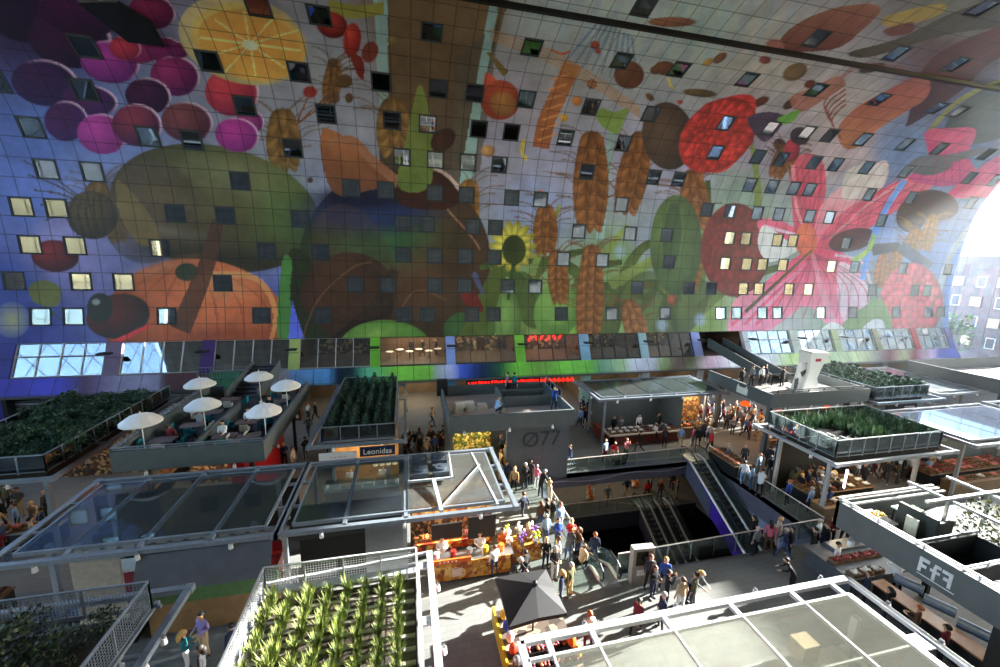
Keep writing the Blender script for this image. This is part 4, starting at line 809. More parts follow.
# ---- 4 terrace stall with the big numerals
s4 = empty('market_stall', 'grey terrace stall with the big numerals on its closed screen', 'market stall')
parapet(s4, 2.6, 11.2, 24.4, 30.8, 4.2, 5.35, .14, DGREY, mat('numeral_terrace_paving', (170, 152, 146), .85, 0, .12, 1), 4.5, sides='sewn')
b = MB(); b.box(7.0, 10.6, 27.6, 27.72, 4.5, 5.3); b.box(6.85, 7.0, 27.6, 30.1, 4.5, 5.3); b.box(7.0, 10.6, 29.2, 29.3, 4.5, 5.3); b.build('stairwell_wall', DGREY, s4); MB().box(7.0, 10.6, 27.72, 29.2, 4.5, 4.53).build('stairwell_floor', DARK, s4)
railing(s4, [(10.9, 26.3), (10.9, 29.6)], 5.45, 6.1, infill=GLASS); MB().box(2.3, 3.1, 30.0, 30.5, 4.8, 6.0).build('loudspeaker_box', DARK, s4)
MB().box(6.6, 11.1, 24.9, 25.1, 0, 4.35).build('closed_screen', mat('grey_screen', (84, 90, 96), .6), s4); text('numerals', '\u00d877', 1.55, mat('dark_numerals', (52, 56, 62), .6), (9.05, 24.87, 3.1), (math.pi / 2, 0, 0), s4)
MB().box(2.9, 6.2, 28, 28.2, 0, 4.3).build('back_wall', mat('green_lit_wall', (120, 120, 50), .7), s4); MB().box(10.9, 11.05, 25, 30, 0, 4.35).build('side_wall', DGREY, s4); MB().box(2.8, 2.95, 25, 30, 0, 4.35).build('post', DGREY, s4)
MB().box(3, 6.1, 27.8, 27.95, .9, 3.2).build('stocked_shelf', mottled('green_gold_stock', [(120, 130, 50), (190, 160, 80), (80, 100, 40), (220, 200, 130), (100, 60, 40), (60, 70, 34)], 7), s4); counter(s4, 3.1, 6.1, 24.9, 25.7, 1.0, WOOD, WOOD, True); warm(s4, 3.1, 6.1, 25, 28, 4.2, 150, (1, .8, .45)); goods_row(3.2, 6, 25, 25.6, 1.0, [3, 1, 4, 3], 'beside the numeral screen')
for k in range(3): spot(s4, 3.6 + k * 3, 24.3, 4.4)
# ---- 5 fish stall with hazy glass roof
s5 = empty('market_stall', 'fishmonger stall with an open brown counter under a hazy glass roof', 'market stall')
frame(s5, 15, 27, 28.2, 33.1, ZF, ribs=(17.4, 19.8, 22.2, 24.6), gm=glass('fish_roof_glass', (205, 218, 218), .1, .14, (120, 132, 136)), ins=.4)
MB().box(16.2, 23.6, 32.4, 32.5, 0, 4.2).build('back_wall', DGREY, s5); MB().box(23.5, 23.6, 29.3, 32.4, 0, 4.2).build('side_wall', DGREY, s5)
b = MB(); b.box(16.6, 23.4, 28.9, 29.4, 0, .9); b.box(16.4, 17.0, 28.9, 31.8, 0, .9); b.build('counter', mat('red_brown_counter', (110, 52, 40), .6), s5)
MB().box(16.5, 23.4, 28.8, 30.2, .85, .95).build('counter_top', mat('pale_edge', (200, 190, 176), .5), s5); goods_row(16.7, 23.3, 28.9, 30.1, .95, [6, 5, 6, 9, 6], 'on the fishmonger counter')
MB().box(24, 26.4, 30.5, 30.7, 1, 3.6).build('lit_shelf', mottled('lit_goods_shelf', [(150, 110, 60), (90, 64, 40), (180, 140, 90), (60, 46, 34), (120, 80, 50)], 6), s5); counter(s5, 24, 26.6, 29.2, 30, .95, WOOD, WOOD); goods_row(24.1, 26.5, 29.3, 29.9, .95, [0, 3, 4], 'under the right end of the fishmonger roof'); warm(s5, 24, 26.6, 29, 30.5, 4.1, 140); warm(s5, 17, 23, 29, 31, 4.1, 40, (1, .95, .9))
# ---- 6 terrace with white display sculpture and stairs
s6 = empty('market_stall', 'large grey terrace stall carrying the white display sculpture', 'market stall')
parapet(s6, 27.7, 37.6, 24.5, 31.6, 4.4, 5.5, .14, DGREY, mat('pale_terrace_paving', (150, 144, 138), .85), sides='sew')
railing(s6, [(30, 29.0), (37.4, 29.0)], 4.55, 5.6, DARK, 1.2); railing(s6, [(28.3, 24.65), (37.4, 24.65)], 5.5, 5.75, DARK, 1.6)
for k in range(4): spot(s6, 29 + k * 2.6, 24.4, 4.45)
spot(s6, 27.6, 26, 4.45); spot(s6, 27.6, 29, 4.45)
b = MB(); b.box(27.6, 27.68, 26.8, 27.9, 4.6, 5.15); b.add([(27.6, 26.8, 5.15), (27.6, 27.1, 5.15), (27.6, 26.9, 5.4), (27.6, 27.6, 5.15), (27.6, 27.9, 5.15), (27.6, 27.8, 5.4)], [(0, 1, 2), (3, 4, 5)]); b.build('white_emblem', WHITE, s6)
for q in ((28.6, 25.4), (36.6, 25.4), (28.6, 30.8), (36.6, 30.8)): MB().box(q[0] - .15, q[0] + .15, q[1] - .15, q[1] + .15, 0, 4.4).build('post', DGREY, s6)
counter(s6, 29.5, 36, 25.6, 26.6, 1, WOOD, WOOD); goods_row(29.6, 35.9, 25.7, 26.5, 1.0, [0, 2, 0], 'under the sculpture terrace')
OL = mat('orange_lamp_shade', (220, 90, 34), .5, emit=(255, 100, 30), estr=.5)
for x, y in ((29.5, 25.2), (32, 25.0), (34.5, 25.3), (28.3, 27.5)):
    o = MB().lathe(x, y, [(.05, 3.9), (.25, 3.8), (.42, 3.55), (.44, 3.5)], 14).build('orange_lamp_shade', OL, s6)
warm(s6, 29, 36, 25.5, 29, 4.2, 160, (1, .5, .2))
st = empty('staircase', 'dark staircase rising from the sculpture terrace to the doorway in the wall', 'staircase'); n = 12
A = Vector((33.9, 29.6, 4.6)); B = Vector((34.6, 38.9, 6.2)); 
for k in range(n): q = A.lerp(B, k / n); MB().box(q.x - .8, q.x + .8, q.y, q.y + .8, q.z, q.z + .14).build('tread', DARK, st)
b = MB()
for s_ in (-1.0, 1.0): b.plate([(A.x + s_, A.y, 4.5), (B.x + s_, B.y, B.z - .3), (B.x + s_, B.y, B.z + .75), (A.x + s_, A.y, 5.45)], (.08, 0, 0))
b.build('stair_balustrade', DGREY, st)
sc6 = empty('display_sculpture', 'white flaring display sculpture with a small red mark standing on the terrace', 'sculpture', None, (34.3, 26.9, 4.55))
b = MB(); out = [(-.9, 0), (2.6, 0), (2.4, .35), (.9, .5), (.55, 1.2), (.9, 2.3), (1.5, 3.35), (1.35, 3.5), (-.35, 3.6), (-.6, 3.45), (-.4, 2.0), (-.7, .8)]
b.plate([(x, 0, z) for x, z in out], (0, 1.1, 0)); b.build('body', WHITE, sc6)
b = MB(); b.box(-1.5, -.55, .2, .28, .1, 2.6); b.build('printed_side_board', mottled('printed_board', [(226, 226, 226), (215, 215, 216), (60, 60, 66), (222, 222, 222)], 1.6), sc6); MB().box(.05, .6, -.03, 0, 2.75, 3.0).build('red_mark', RED, sc6)
MB().box(-.9, 3.1, -.5, 1.5, 0, .12).build('plinth', mat('pale_plinth', (214, 212, 208), .6), sc6)
# ---- 7 planted roof right
s7 = empty('market_stall', 'right market stall whose tall reeds grow inside a glass railing', 'market stall')
frame(s7, 23.6, 33, 16.3, 21.8, ZF, ins=.7, fm=WSTEEL, ribs=()); MB().box(24.2, 32.3, 16.9, 21.2, 4.1, 4.55).build('roof_planter', MATS['roof_soil'], s7)
railing(s7, [(24.1, 16.8), (32.4, 16.8), (32.4, 21.3), (24.1, 21.3)], 4.5, 5.6, WSTEEL, 1.05, infill=glass('reed_rail_glass', (205, 212, 210), .1, .10, (170, 176, 176)), closed=True)
b = MB(); b.box(24.6, 27.4, 17.2, 19.6, 4.9, 5.0, 0)
for k, (x, y, a, c) in enumerate(((24.8, 19.0, .8, .12), (24.8, 18.6, .12, .5), (25.2, 18.6, .12, .5), (25.6, 18.6, .12, .5), (25.0, 18.0, 1.0, .12), (25.9, 18.3, .12, .5), (26.3, 17.6, .12, .7), (26.0, 17.5, .8, .12), (26.6, 17.6, .12, .5))): b.box(x, x + a, y, y + c, 5.0, 5.05, 1)
b.build('black_roof_sign', [mat('matt_black_board', (20, 21, 23), .95, spec=.05), mat('matt_white_letter', (170, 172, 174), .9)], s7)
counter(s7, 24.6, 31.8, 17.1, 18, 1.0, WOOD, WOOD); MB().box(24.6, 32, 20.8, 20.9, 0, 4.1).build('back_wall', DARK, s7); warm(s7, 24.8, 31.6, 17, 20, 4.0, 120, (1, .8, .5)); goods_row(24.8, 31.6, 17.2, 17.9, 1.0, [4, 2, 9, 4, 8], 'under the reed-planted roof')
MB().cyl(23.9, 15.9, 3.2, 4.3, .05, 8).build('fluorescent_tube', mat('lit_tube', (255, 235, 250), .5, emit=(255, 225, 250), estr=6), s7)
# ---- 8, 10, 12 hazy glass roofs on the right; 9 planted roof; 11 long terrace box
def simple_stall(label, x0, x1, y0, y1, gm, ribs, kinds, where, e=60):
    s_ = empty('market_stall', label, 'market stall'); frame(s_, x0, x1, y0, y1, ZF, ribs=ribs, gm=gm, fm=WSTEEL, ins=.6)
    MB().box(x0 + 1, x1 - 1, y1 - 1.4, y1 - 1.3, 0, 4.1).build('back_wall', DGREY, s_); counter(s_, x0 + 1.2, x1 - 1.2, y0 + 1, y0 + 1.8, 1, WOOD, WOOD); goods_row(x0 + 1.3, x1 - 1.3, y0 + 1.1, y0 + 1.7, 1.0, kinds, where); warm(s_, x0 + 1.2, x1 - 1.2, y0 + 1, y1 - 2, 4.0, e); return s_
simple_stall('market stall with a bright white reflecting roof right of the reed planter', 35.3, 46.5, 16.6, 22.4, HGLASS, (39, 42.7), [4, 9, 8, 4], 'under the bright reflecting roof')
simple_stall('far right market stall with a long pale glass roof behind the planted roofs', 46.5, 52.3, 24.8, 33, HGLASS, (49.4,), [4, 9], 'under the far pale roof', 30)
simple_stall('market stall with grey frame cut by the right edge behind the bright roof', 47.7, 58, 16.6, 22.6, HGLASS, (51,), [9, 4], 'under the roof at the right edge', 30)
s9 = empty('market_stall', 'far market stall with a row of leafy shrubs on its roof', 'market stall')
frame(s9, 37.8, 45.2, 23.9, 31.6, ZF, inner=False); MB().box(38.2, 43.8, 24.6, 31, 4.1, 4.6).build('roof_planter', MATS['roof_soil'], s9); railing(s9, [(38, 31.2), (38, 24.4), (44, 24.4), (44, 31.2)], 4.5, 5.6, STEEL, 1.0, infill=glass('far_rail_glass', (190, 200, 205), .1, .2, (130, 138, 142)))
MB().box(39.2, 42.6, 24.1, 24.2, 3.0, 4.1).build('dark_fascia', DARK, s9); MB().box(41.1, 42.2, 24.0, 24.1, 3.1, 3.9).build('pale_square_sign', mat('pale_pink_sign', (226, 200, 196), .5, 0, .5, 9), s9); counter(s9, 38.4, 44, 24.9, 25.6, 1, WOOD, WOOD); warm(s9, 38, 44, 25, 28, 4, 110, (1, .6, .25))
s11 = empty('market_stall', 'long dark parapet terrace at the far right in front of the glass end', 'market stall'); parapet(s11, 52.5, 72, 23.4, 31.4, 4.4, 5.7, .14, DGREY, DECK, sides='nesw')
for q in ((53.5, 24.4), (53.5, 30.4), (71, 24.4), (71, 30.4)): MB().box(q[0] - .15, q[0] + .15, q[1] - .15, q[1] + .15, 0, 4.4).build('post', DGREY, s11)
# ---- 13 the long central glass roofs (two stalls)
s13 = empty('market_stall', 'long market stall under the left half of the central glass roof', 'market stall')
frame(s13, -14.2, -5.1, 15.75, 21.3, ZF + .1, ribs=(-12.0, -9.75, -7.4), gm=RGLASS, ins=.5, pz=0)
MB().plate([(-9.7, 15.7, 4.35), (-5.2, 15.7, 4.35), (-5.2, 15.1, 3.2), (-9.7, 15.1, 3.2)], (0, .03, 0)).build('grey_awning', mat('grey_awning_cloth', (98, 98, 104), .7, 0, .1, 2), s13)
MB().box(-10.2, -5.4, 16.6, 16.75, 0, 1.35).build('plank_front', mottled('horizontal_planks', [(168, 128, 88), (158, 120, 82), (150, 112, 76)], 2), s13); MB().box(-10.2, -5.4, 16.6, 16.75, 1.35, 2.2).build('green_front', mat('green_panel', (98, 132, 84), .6), s13)
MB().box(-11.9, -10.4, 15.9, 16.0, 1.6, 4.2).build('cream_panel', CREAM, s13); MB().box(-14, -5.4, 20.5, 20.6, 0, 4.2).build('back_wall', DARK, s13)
counter(s13, -13.8, -10.6, 16.4, 17.4, 1.0, DARK, INOX, True); goods_row(-13.7, -10.7, 16.5, 17.3, 1.0, [9, 8, 2, 9], 'under the left end of the central roof')
b = MB(); b.box(-13.5, -6, 18.6, 19.3, .0, 1.0); b.build('rear_counter', mat('red_rear_counter', (140, 40, 44), .5), s13); b = MB()
for k in range(14): b.box(-13.5 + k * .6, -13.1 + k * .6, 18.2, 18.26, 3.0, 3.14)
b.box(-13.6, -5.4, 18.15, 18.3, 3.14, 3.2); b.box(-13.6, -5.4, 18.15, 18.3, 2.94, 3.0); b.build('lattice_beam', WSTEEL, s13)
for k, x in enumerate((-12.6, -9.8, -7)): MB().box(x, x + 1.6, 17.6, 18.3, 2.3, 2.42).build('hanging_shelf', (WHITE, BLUEG, RED)[k], s13)
s13b = empty('market_stall', 'chips stall under the right half of the central glass roof', 'market stall')
frame(s13b, -5.0, 4.7, 15.75, 21.3, ZF + .1, ribs=(-2.55, -.1), gm=None, ins=.45, posts=False, lights=True)
for x, y in ((-4.9, 16.2), (-.15, 16.1), (-4.6, 20.6), (4.2, 20.6)): MB().box(x - .09, x + .09, y - .09, y + .09, 0, 4.45).build('post', WSTEEL, s13b)
for a, b_ in ((-4.5, -2.6), (-2.5, -.2)): MB().box(a, b_, 16.3, 20.8, ZF + .2, ZF + .23).build('glass_pane', RGLASS, s13b)
MB().box(0, 4.2, 16.3, 20.8, ZF + .2, ZF + .23).build('glass_pane', glass('clear_roof_glass', (225, 232, 230), .05, .07, (220, 220, 215)), s13b)
f = MB(); f.beam((.05, 18.0, 4.9), (2.0, 18.0, 4.9), .08, .12); f.beam((.05, 20.6, 4.9), (2.2, 20.6, 4.9), .08, .12); f.beam((.05, 18.0, 4.9), (.05, 20.6, 4.9), .08, .12); f.beam((2.1, 18, 4.9), (2.2, 20.6, 4.9), .08, .12); f.beam((1.4, 15.9, 4.6), (1.2, 18, 4.9), .16, .14); f.beam((3.9, 15.9, 4.6), (3.5, 20.9, 4.6), .1, .1); f.beam((1.5, 16.2, 4.7), (3.7, 19.4, 4.7), .05, .05); f.build('equipment_frame', WSTEEL, s13b)
for k in range(4):
    u = MB(); x, y = .6 + (k % 2) * 1.0, 18.6 + (k // 2) * 1.15; u.box(x - .38, x + .38, y - .42, y + .42, 4.75, 5.15); u.cyl(x, y, 5.15, 5.25, .3, 14); u.cyl(x, y, 5.25, 5.28, .1, 10); u.build('fan_unit', mat('dark_fan_unit', (64, 72, 82), .5), s13b)
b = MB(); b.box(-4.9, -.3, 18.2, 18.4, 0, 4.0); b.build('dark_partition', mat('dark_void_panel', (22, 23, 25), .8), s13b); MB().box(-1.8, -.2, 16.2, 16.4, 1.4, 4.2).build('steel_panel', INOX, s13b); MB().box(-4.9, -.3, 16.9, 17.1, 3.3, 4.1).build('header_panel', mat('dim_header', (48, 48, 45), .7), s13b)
CH = mottled('chips_print', [(196, 128, 44), (226, 170, 70), (170, 90, 36), (214, 150, 60), (238, 196, 110), (150, 70, 30)], 5.0, .5)
MB().plate([(1.1, 17.0, .1), (4.9, 17.0, .1), (4.9, 17.0, 1.05), (1.1, 17.0, 1.05)], (0, .06, 0)).build('printed_front', CH, s13b)
b = MB(); b.box(2.0, 2.5, 16.96, 17.0, .3, .75); b.build('pale_print_patch', mat('pale_pink_print', (236, 206, 190), .5), s13b)
counter(s13b, 1.0, 5.0, 17.08, 17.7, 1.06, DARK, INOX, False, 'counter'); MB().box(.6, 2.9, 16.9, 16.98, 1.1, 1.32).build('orange_price_strip', mat('orange_strip', (236, 104, 40), .5), s13b); text('price_writing', '\u2022 \u2022 \u2022 \u2022 \u2022', .3, WHITE, (1.8, 16.88, 1.21), (math.pi / 2, 0, 0), s13b)
MB().plate([(.2, 19.2, 2.2), (4.2, 19.2, 2.2), (4.2, 20.0, 3.6), (.2, 20.0, 3.6)], (0, .06, 0)).build('food_picture_board', CH, s13b); b = MB(); b.box(.3, 4.2, 18.2, 18.9, .9, 1.3, 0); b.build('hot_counter', mottled('hot_food', [(226, 110, 40), (200, 60, 40), (238, 190, 90), (120, 50, 30)], 5), s13b)
b = MB(); b.box(1.1, 2.6, 17.9, 18.0, 1.7, 2.5); b.box(2.9, 4.3, 17.9, 18.0, 1.5, 2.7); b.build('menu_board', DARK, s13b); MB().box(2.6, 4.3, 18.6, 19.4, 2.9, 3.3).build('extractor_hood', INOX, s13b); MB().box(2.6, 4.3, 18.57, 18.6, 3.1, 3.3).build('red_hood_edge', mat('dull_red_edge', (150, 60, 60), .5), s13b)
for k in range(5): MB().cyl(1.3 + k * .8, 17.4, 1.06, 1.4, .14, 10).build('sauce_pot', (WHITE, REDV, INOX, YEL, ORANGE)[k], s13b)
MB().box(.1, 4.4, 20.1, 20.2, 0, 3.9).build('stocked_back_wall', SHELF, s13b); MB().box(.1, 4.4, 19.3, 19.4, 0, 2.2).build('shelf_screen', SHELF, s13b); warm(s13b, .5, 4.5, 17, 18.2, 4.2, 60); goods_row(.4, 4.1, 18.25, 18.85, 1.3, [0, 2, 3], 'behind the chips counter')
# ---- 14 bottom-left tree planter roof
s14 = empty('market_stall', 'nearest left stall with small trees on its roof behind a mesh railing', 'market stall')
frame(s14, -18, -7.1, 6.5, 13.6, ZF, inner=False, posts=False, ribs=(), fm=STEEL); f = MB(); f.beam((-7.8, 6.5, ZF), (-7.8, 13.2, ZF), .14, .1); f.beam((-18, 13.0, ZF), (-7.6, 13.0, ZF), .1, .1); f.build('inner_beam', STEEL, s14)
MB().box(-18, -8.2, 6.5, 12.6, 4.0, 4.35).build('roof_planter', MATS['roof_soil'], s14); railing(s14, [(-18, 12.9), (-7.8, 12.9), (-7.8, 6.5)], 4.45, 5.4, STEEL, 1.6, mesh=.09)
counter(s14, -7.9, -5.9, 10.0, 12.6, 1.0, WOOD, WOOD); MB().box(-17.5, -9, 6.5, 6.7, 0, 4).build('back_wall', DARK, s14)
for k in range(2): MB().box(-17 + k * 8.4, -16.8 + k * 8.4, 12.2, 12.4, 0, 4.3).build('post', STEEL, s14)
spot(s14, -7.0, 11, ZF); spot(s14, -7.0, 8.6, ZF)
goods_row(-7.8, -6.0, 10.1, 12.5, 1.0, [2, 1, 9, 0], 'on the nearest left counter')
# ---- 15 bottom-centre planter roof
s15 = empty('market_stall', 'nearest middle stall with rows of yellow-green shrubs inside a mesh railing', 'market stall')
f = MB(); f.beam((.75, 5.5, ZF), (.75, 13.75, ZF), .22, .2); f.beam((-4.9, 13.3, ZF), (.75, 13.75, ZF), .1, .1); f.beam((.3, 5.5, ZF), (.3, 13.2, ZF), .12, .12)
for y in (13.1, 10.8, 8.5): f.beam((.3, y, ZF), (.8, y, ZF), .3, .08)
f.beam((-4.75, 5.5, ZF - .05), (-4.75, 13.1, ZF - .05), .25, .2); f.beam((-4.7, 12.75, ZF + .2), (.3, 12.75, ZF + .2), .3, .05); f.build('roof_frame', WSTEEL, s15)
so = mottled('planter_gravel', [(66, 58, 50), (84, 74, 64), (50, 44, 40)], 5, .95); MB().box(-4.55, .2, 5.5, 12.7, 4.0, 4.3).build('roof_planter', so, s15)
b = MB(); [b.box(-4.5 + .0, .15, 5.8 + k * .42, 5.9 + k * .42, 4.3, 4.36) for k in range(16)]; b.build('timber_slats', mat('pale_slats', (170, 162, 152), .8), s15)
railing(s15, [(-4.6, 5.5), (-4.6, 12.9), (.25, 12.9), (.25, 5.5)], 4.4, 5.35, WSTEEL, 1.25, mesh=.085); spot(s15, .95, 12.2, ZF); spot(s15, .95, 9.9, ZF)
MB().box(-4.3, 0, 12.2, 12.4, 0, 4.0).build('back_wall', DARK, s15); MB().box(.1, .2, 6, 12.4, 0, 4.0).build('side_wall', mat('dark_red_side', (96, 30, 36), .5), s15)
# ---- 16 bottom-right white glass roof
s16 = empty('market_stall', 'nearest right stall under a large white-framed sunlit glass roof', 'market stall')
X0s, X1s, Y1s, Z16 = 3.1, 15.25, 9.45, 4.5
f = MB(); f.beam((X0s, Y1s, Z16), (X1s, Y1s, Z16), .22, .14); f.beam((X1s, 3.0, Z16), (X1s, Y1s, Z16), .2, .14); f.beam((X0s, 3, Z16), (X0s, Y1s, Z16), .22, .14)
for x in (3.9, 5.3, 7.75, 10.2, 12.65, 14.4): f.beam((x, 8.8, Z16), (x, Y1s, Z16), .16, .12); f.beam((x, 3, Z16 + .05), (x, 8.85, Z16 + .05), .07, .1)
f.beam((X0s + .1, 8.85, Z16 + .03), (14.55, 8.85, Z16 + .03), .08, .12); f.beam((14.55, 3, Z16 + .03), (14.55, 8.85, Z16 + .03), .08, .12); f.beam((X0s, 7.0, Z16 + .03), (14.6, 7.0, Z16 + .03), .05, .08); f.beam((14.5, 7.05, Z16), (15.3, 7.05, Z16), .5, .06); f.build('roof_frame', WSTEEL, s16)
xr = [3.9, 5.3, 7.75, 10.2, 12.65, 14.5]
for a, b_ in zip(xr[:-1], xr[1:]): MB().box(a + .05, b_ - .05, 3, 8.8, Z16 + .08, Z16 + .11).build('glass_pane', FGLASS, s16)
MB().box(3.9, 14.5, 3, 8.7, 2.6, 2.7).build('inner_ceiling', mat('pale_inner_ceiling', (206, 203, 192), .7), s16)
b = MB(); b.box(9.6, 13.6, 7.9, 8.4, 2.7, 3.2); b.tube([(8.0, 6.6, 3.1), (11.6, 6.9, 3.1), (11.9, 6.0, 3.1)], .09, 8); b.tube([(8.6, 7.6, 2.9), (9.3, 7.2, 2.9)], .06, 6); b.box(7.0, 7.8, 6.2, 6.9, 2.7, 3.2); b.build('white_duct', WHITE, s16); b = MB(); b.box(5.4, 6.6, 4.5, 8.4, 2.7, 2.78); b.box(10.5, 12.6, 4.6, 5.6, 2.7, 3.0); b.box(12.9, 14.2, 4, 8.2, 2.7, 2.76); b.build('grey_service_mat', mat('grey_service_mat', (132, 124, 112), .8), s16); b = MB(); b.box(4.2, 5.0, 5.4, 6.4, 2.7, 3.3); b.box(8.6, 9.3, 4.8, 5.6, 2.7, 3.4); b.build('stacked_carton', mat('carton', (176, 148, 116), .8), s16); b = MB(); b.box(11.8, 12.4, 8.0, 8.5, 3.3, 3.9); b.box(9.8, 11.5, 6.0, 6.6, 2.7, 3.1); b.build('wooden_box', mat('pale_timber', (180, 160, 130), .7), s16)
for x, y in ((4.4, 4), (14, 8.2), (14, 4), (4.4, 8.2)): MB().box(x - .1, x + .1, y - .1, y + .1, 0, 4.4).build('post', WSTEEL, s16)
for x in (5.2, 8.4, 11.5, 14.3): spot(s16, x, Y1s + .2, Z16 + .1)
spot(s16, 15.45, 8.3, Z16 + .1); spot(s16, 15.45, 6.9, Z16 + .1)
MB().box(4.4, 13.8, 8.0, 8.6, 0, 1.0).build('counter', WHITE, s16); goods_row(5, 13.6, 8.02, 8.58, 1.0, [9, 8, 2, 9], 'under the sunlit white-framed roof')
# ---- 17 FFF terrace
s17 = empty('market_stall', 'right terrace stall with three big letters on its grey parapet', 'market stall')
FX, FY = 18.1, 12.2
b = MB(); b.box(FX, FX + .14, 3.0, FY, 4.35, 5.5); b.box(FX, 24.0, FY - .14, FY, 4.35, 5.5); b.build('parapet', DGREY, s17); MB().box(FX + .14, 32, 3.0, FY - .14, 4.35, 4.5).build('terrace_floor', mat('sunlit_terrace_floor', (92, 96, 98), .85), s17)
railing(s17, [(FX + .07, 3.2), (FX + .07, FY - .07)], 5.5, 5.66, WSTEEL, 1.6); b = MB(); b.beam((FX, FY - .5, 5.62), (23.6, FY - .5, 5.62), .08, .08); b.beam((FX, FY - .07, 5.66), (23.6, FY - .07, 5.66), .1, .06); b.build('top_rail', WSTEEL, s17)
b = MB()
def glyph(mb, pts, mirror=False, at_=(0, 0)):    # letter outline in (along -y, z) on the parapet face
    for (u0, u1, v0, v1) in pts:
        if mirror: u0, u1 = .28 - u1, .28 - u0
        y1_, y0_ = at_[0] - u0, at_[0] - u1; mb.box(FX - .03, FX, y0_, y1_, at_[1] + v0, at_[1] + v1)
F1 = [(0, .09, 0, .56), (.09, .28, .44, .56), (.09, .22, .2, .31)]; Fl = [(.08, .17, 0, .28), (.08, .17, .38, .5), (.1, .28, .5, .6), (0, .27, .28, .38)]
glyph(b, F1, False, (9.15, 4.66)); glyph(b, Fl, False, (8.82, 4.62)); glyph(b, F1, True, (8.5, 4.66)); b.box(FX - .02, FX, 8.1, 9.15, 4.55, 4.58); b.build('letters', mat('pale_letter', (214, 218, 222), .5), s17)
b = MB(); b.box(20.05, 20.2, 9.9, 11.2, 4.5, 5.85); b.box(20.2, 21.0, 9.9, 10.0, 4.5, 5.7); b.build('dark_screen_wall', mat('dark_green_screen', (56, 62, 60), .7), s17)
f = MB(); f.beam((20.4, 10.54, 6.2), (30, 10.54, 6.2), .13, .1); f.beam((21.75, 4.0, 6.1), (21.75, 12.0, 6.1), .12, .1); f.beam((24.1, 4.0, 6.1), (24.1, 12.0, 6.1), .12, .1); f.beam((21.65, 10.54, 4.5), (21.65, 10.54, 6.2), .09, .09); f.beam((24.1, 10.54, 4.5), (24.1, 10.54, 6.2), .09, .09); f.build('pergola_frame', INOX, s17)
MB().box(19.55, 19.62, 10.2, 10.6, 4.5, 5.7).build('cream_menu_board', mat('cream_board', (216, 210, 190), .6), s17); b = MB(); b.box(18.3, 21.4, 9.36, 9.42, 4.5, 5.45); b.box(18.3, 25, 8.12, 8.2, 4.5, 5.4); b.box(21.34, 21.4, 8.2, 9.36, 4.5, 5.4); b.build('stairwell_wall', DARK, s17); MB().box(18.3, 21.34, 8.2, 9.36, 4.5, 4.52).build('stairwell_black_plate', mat('shade_black_plate', (10, 11, 12), .9), s17); railing(s17, [(18.3, 9.42), (21.4, 9.42)], 5.45, 5.6, INOX); railing(s17, [(18.3, 8.1), (25, 8.1)], 5.4, 5.6, INOX)  # near-black plate on the floor imitates the shade of a stair opening
for q in ((24, 11.7), (18.6, 4)): MB().box(q[0] - .12, q[0] + .12, q[1] - .12, q[1] + .12, 0, 4.35).build('post', DARK, s17)
b = MB(); b.box(19.4, 19.6, 3, 7.6, 0, 4.3); b.build('corrugated_screen', mat('dark_corrugated', (36, 40, 42), .6), s17); MB().cyl(18.0, 11.3, 4.0, 4.25, .12, 12).build('loudspeaker', WHITE, s17)
g17 = empty('market_counter', 'steel meat and fish counter in front of the lettered terrace', 'market counter')
b = MB(); b.box(20.3, 23.6, 12.4, 14.6, 0, .9); b.build('base', mat('dull_steel', (104, 108, 112), .4, .5), g17); MB().box(20.2, 23.7, 12.3, 14.7, .9, 1.0).build('counter_top', mat('dull_steel', (104, 108, 112), .4, .5), g17); MB().box(21.4, 23.6, 14.0, 14.65, 1.0, 1.12).build('steel_lid', INOX, g17)
MEAT = mat('dark_red_meat', (150, 34, 28), .4, 0, .3); PRODS.append(('dark red meat', MEAT)); goods_row(20.4, 23.5, 13.0, 13.9, 1.0, [10], 'on the steel counter by the lettered terrace'); goods_row(20.4, 22.4, 12.4, 12.8, 1.0, [9, 6], 'on the steel counter by the lettered terrace')
g18 = empty('market_counter', 'long wooden bar counter under the lettered terrace', 'market counter'); MB().box(21.1, 21.7, 7.5, 12.0, 0, .95).build('base', DARK, g18); MB().box(21.0, 21.8, 7.4, 12.1, .95, 1.02).build('counter_top', mat('lit_wood_bar', (150, 104, 60), .4), g18); lamp('bar_lamp', (21.4, 9.6, 3.6), 16, WARM, 1.2, g18, 4)
for i, (x, y) in enumerate(((22.6, 11.6), (22.5, 10.4), (22.4, 9.2))): tag(MB().tube([(x - .2, y + .45, 1.05), (x + .2, y - .45, 1.05)], .22, 12).build('steel_drum', mat('blue_grey_drum', (110, 128, 150), .35, .5), None), ('nearest', 'middle', 'farthest')[2 - i] + ' blue-grey steel drum beside the wooden bar counter', 'drum')
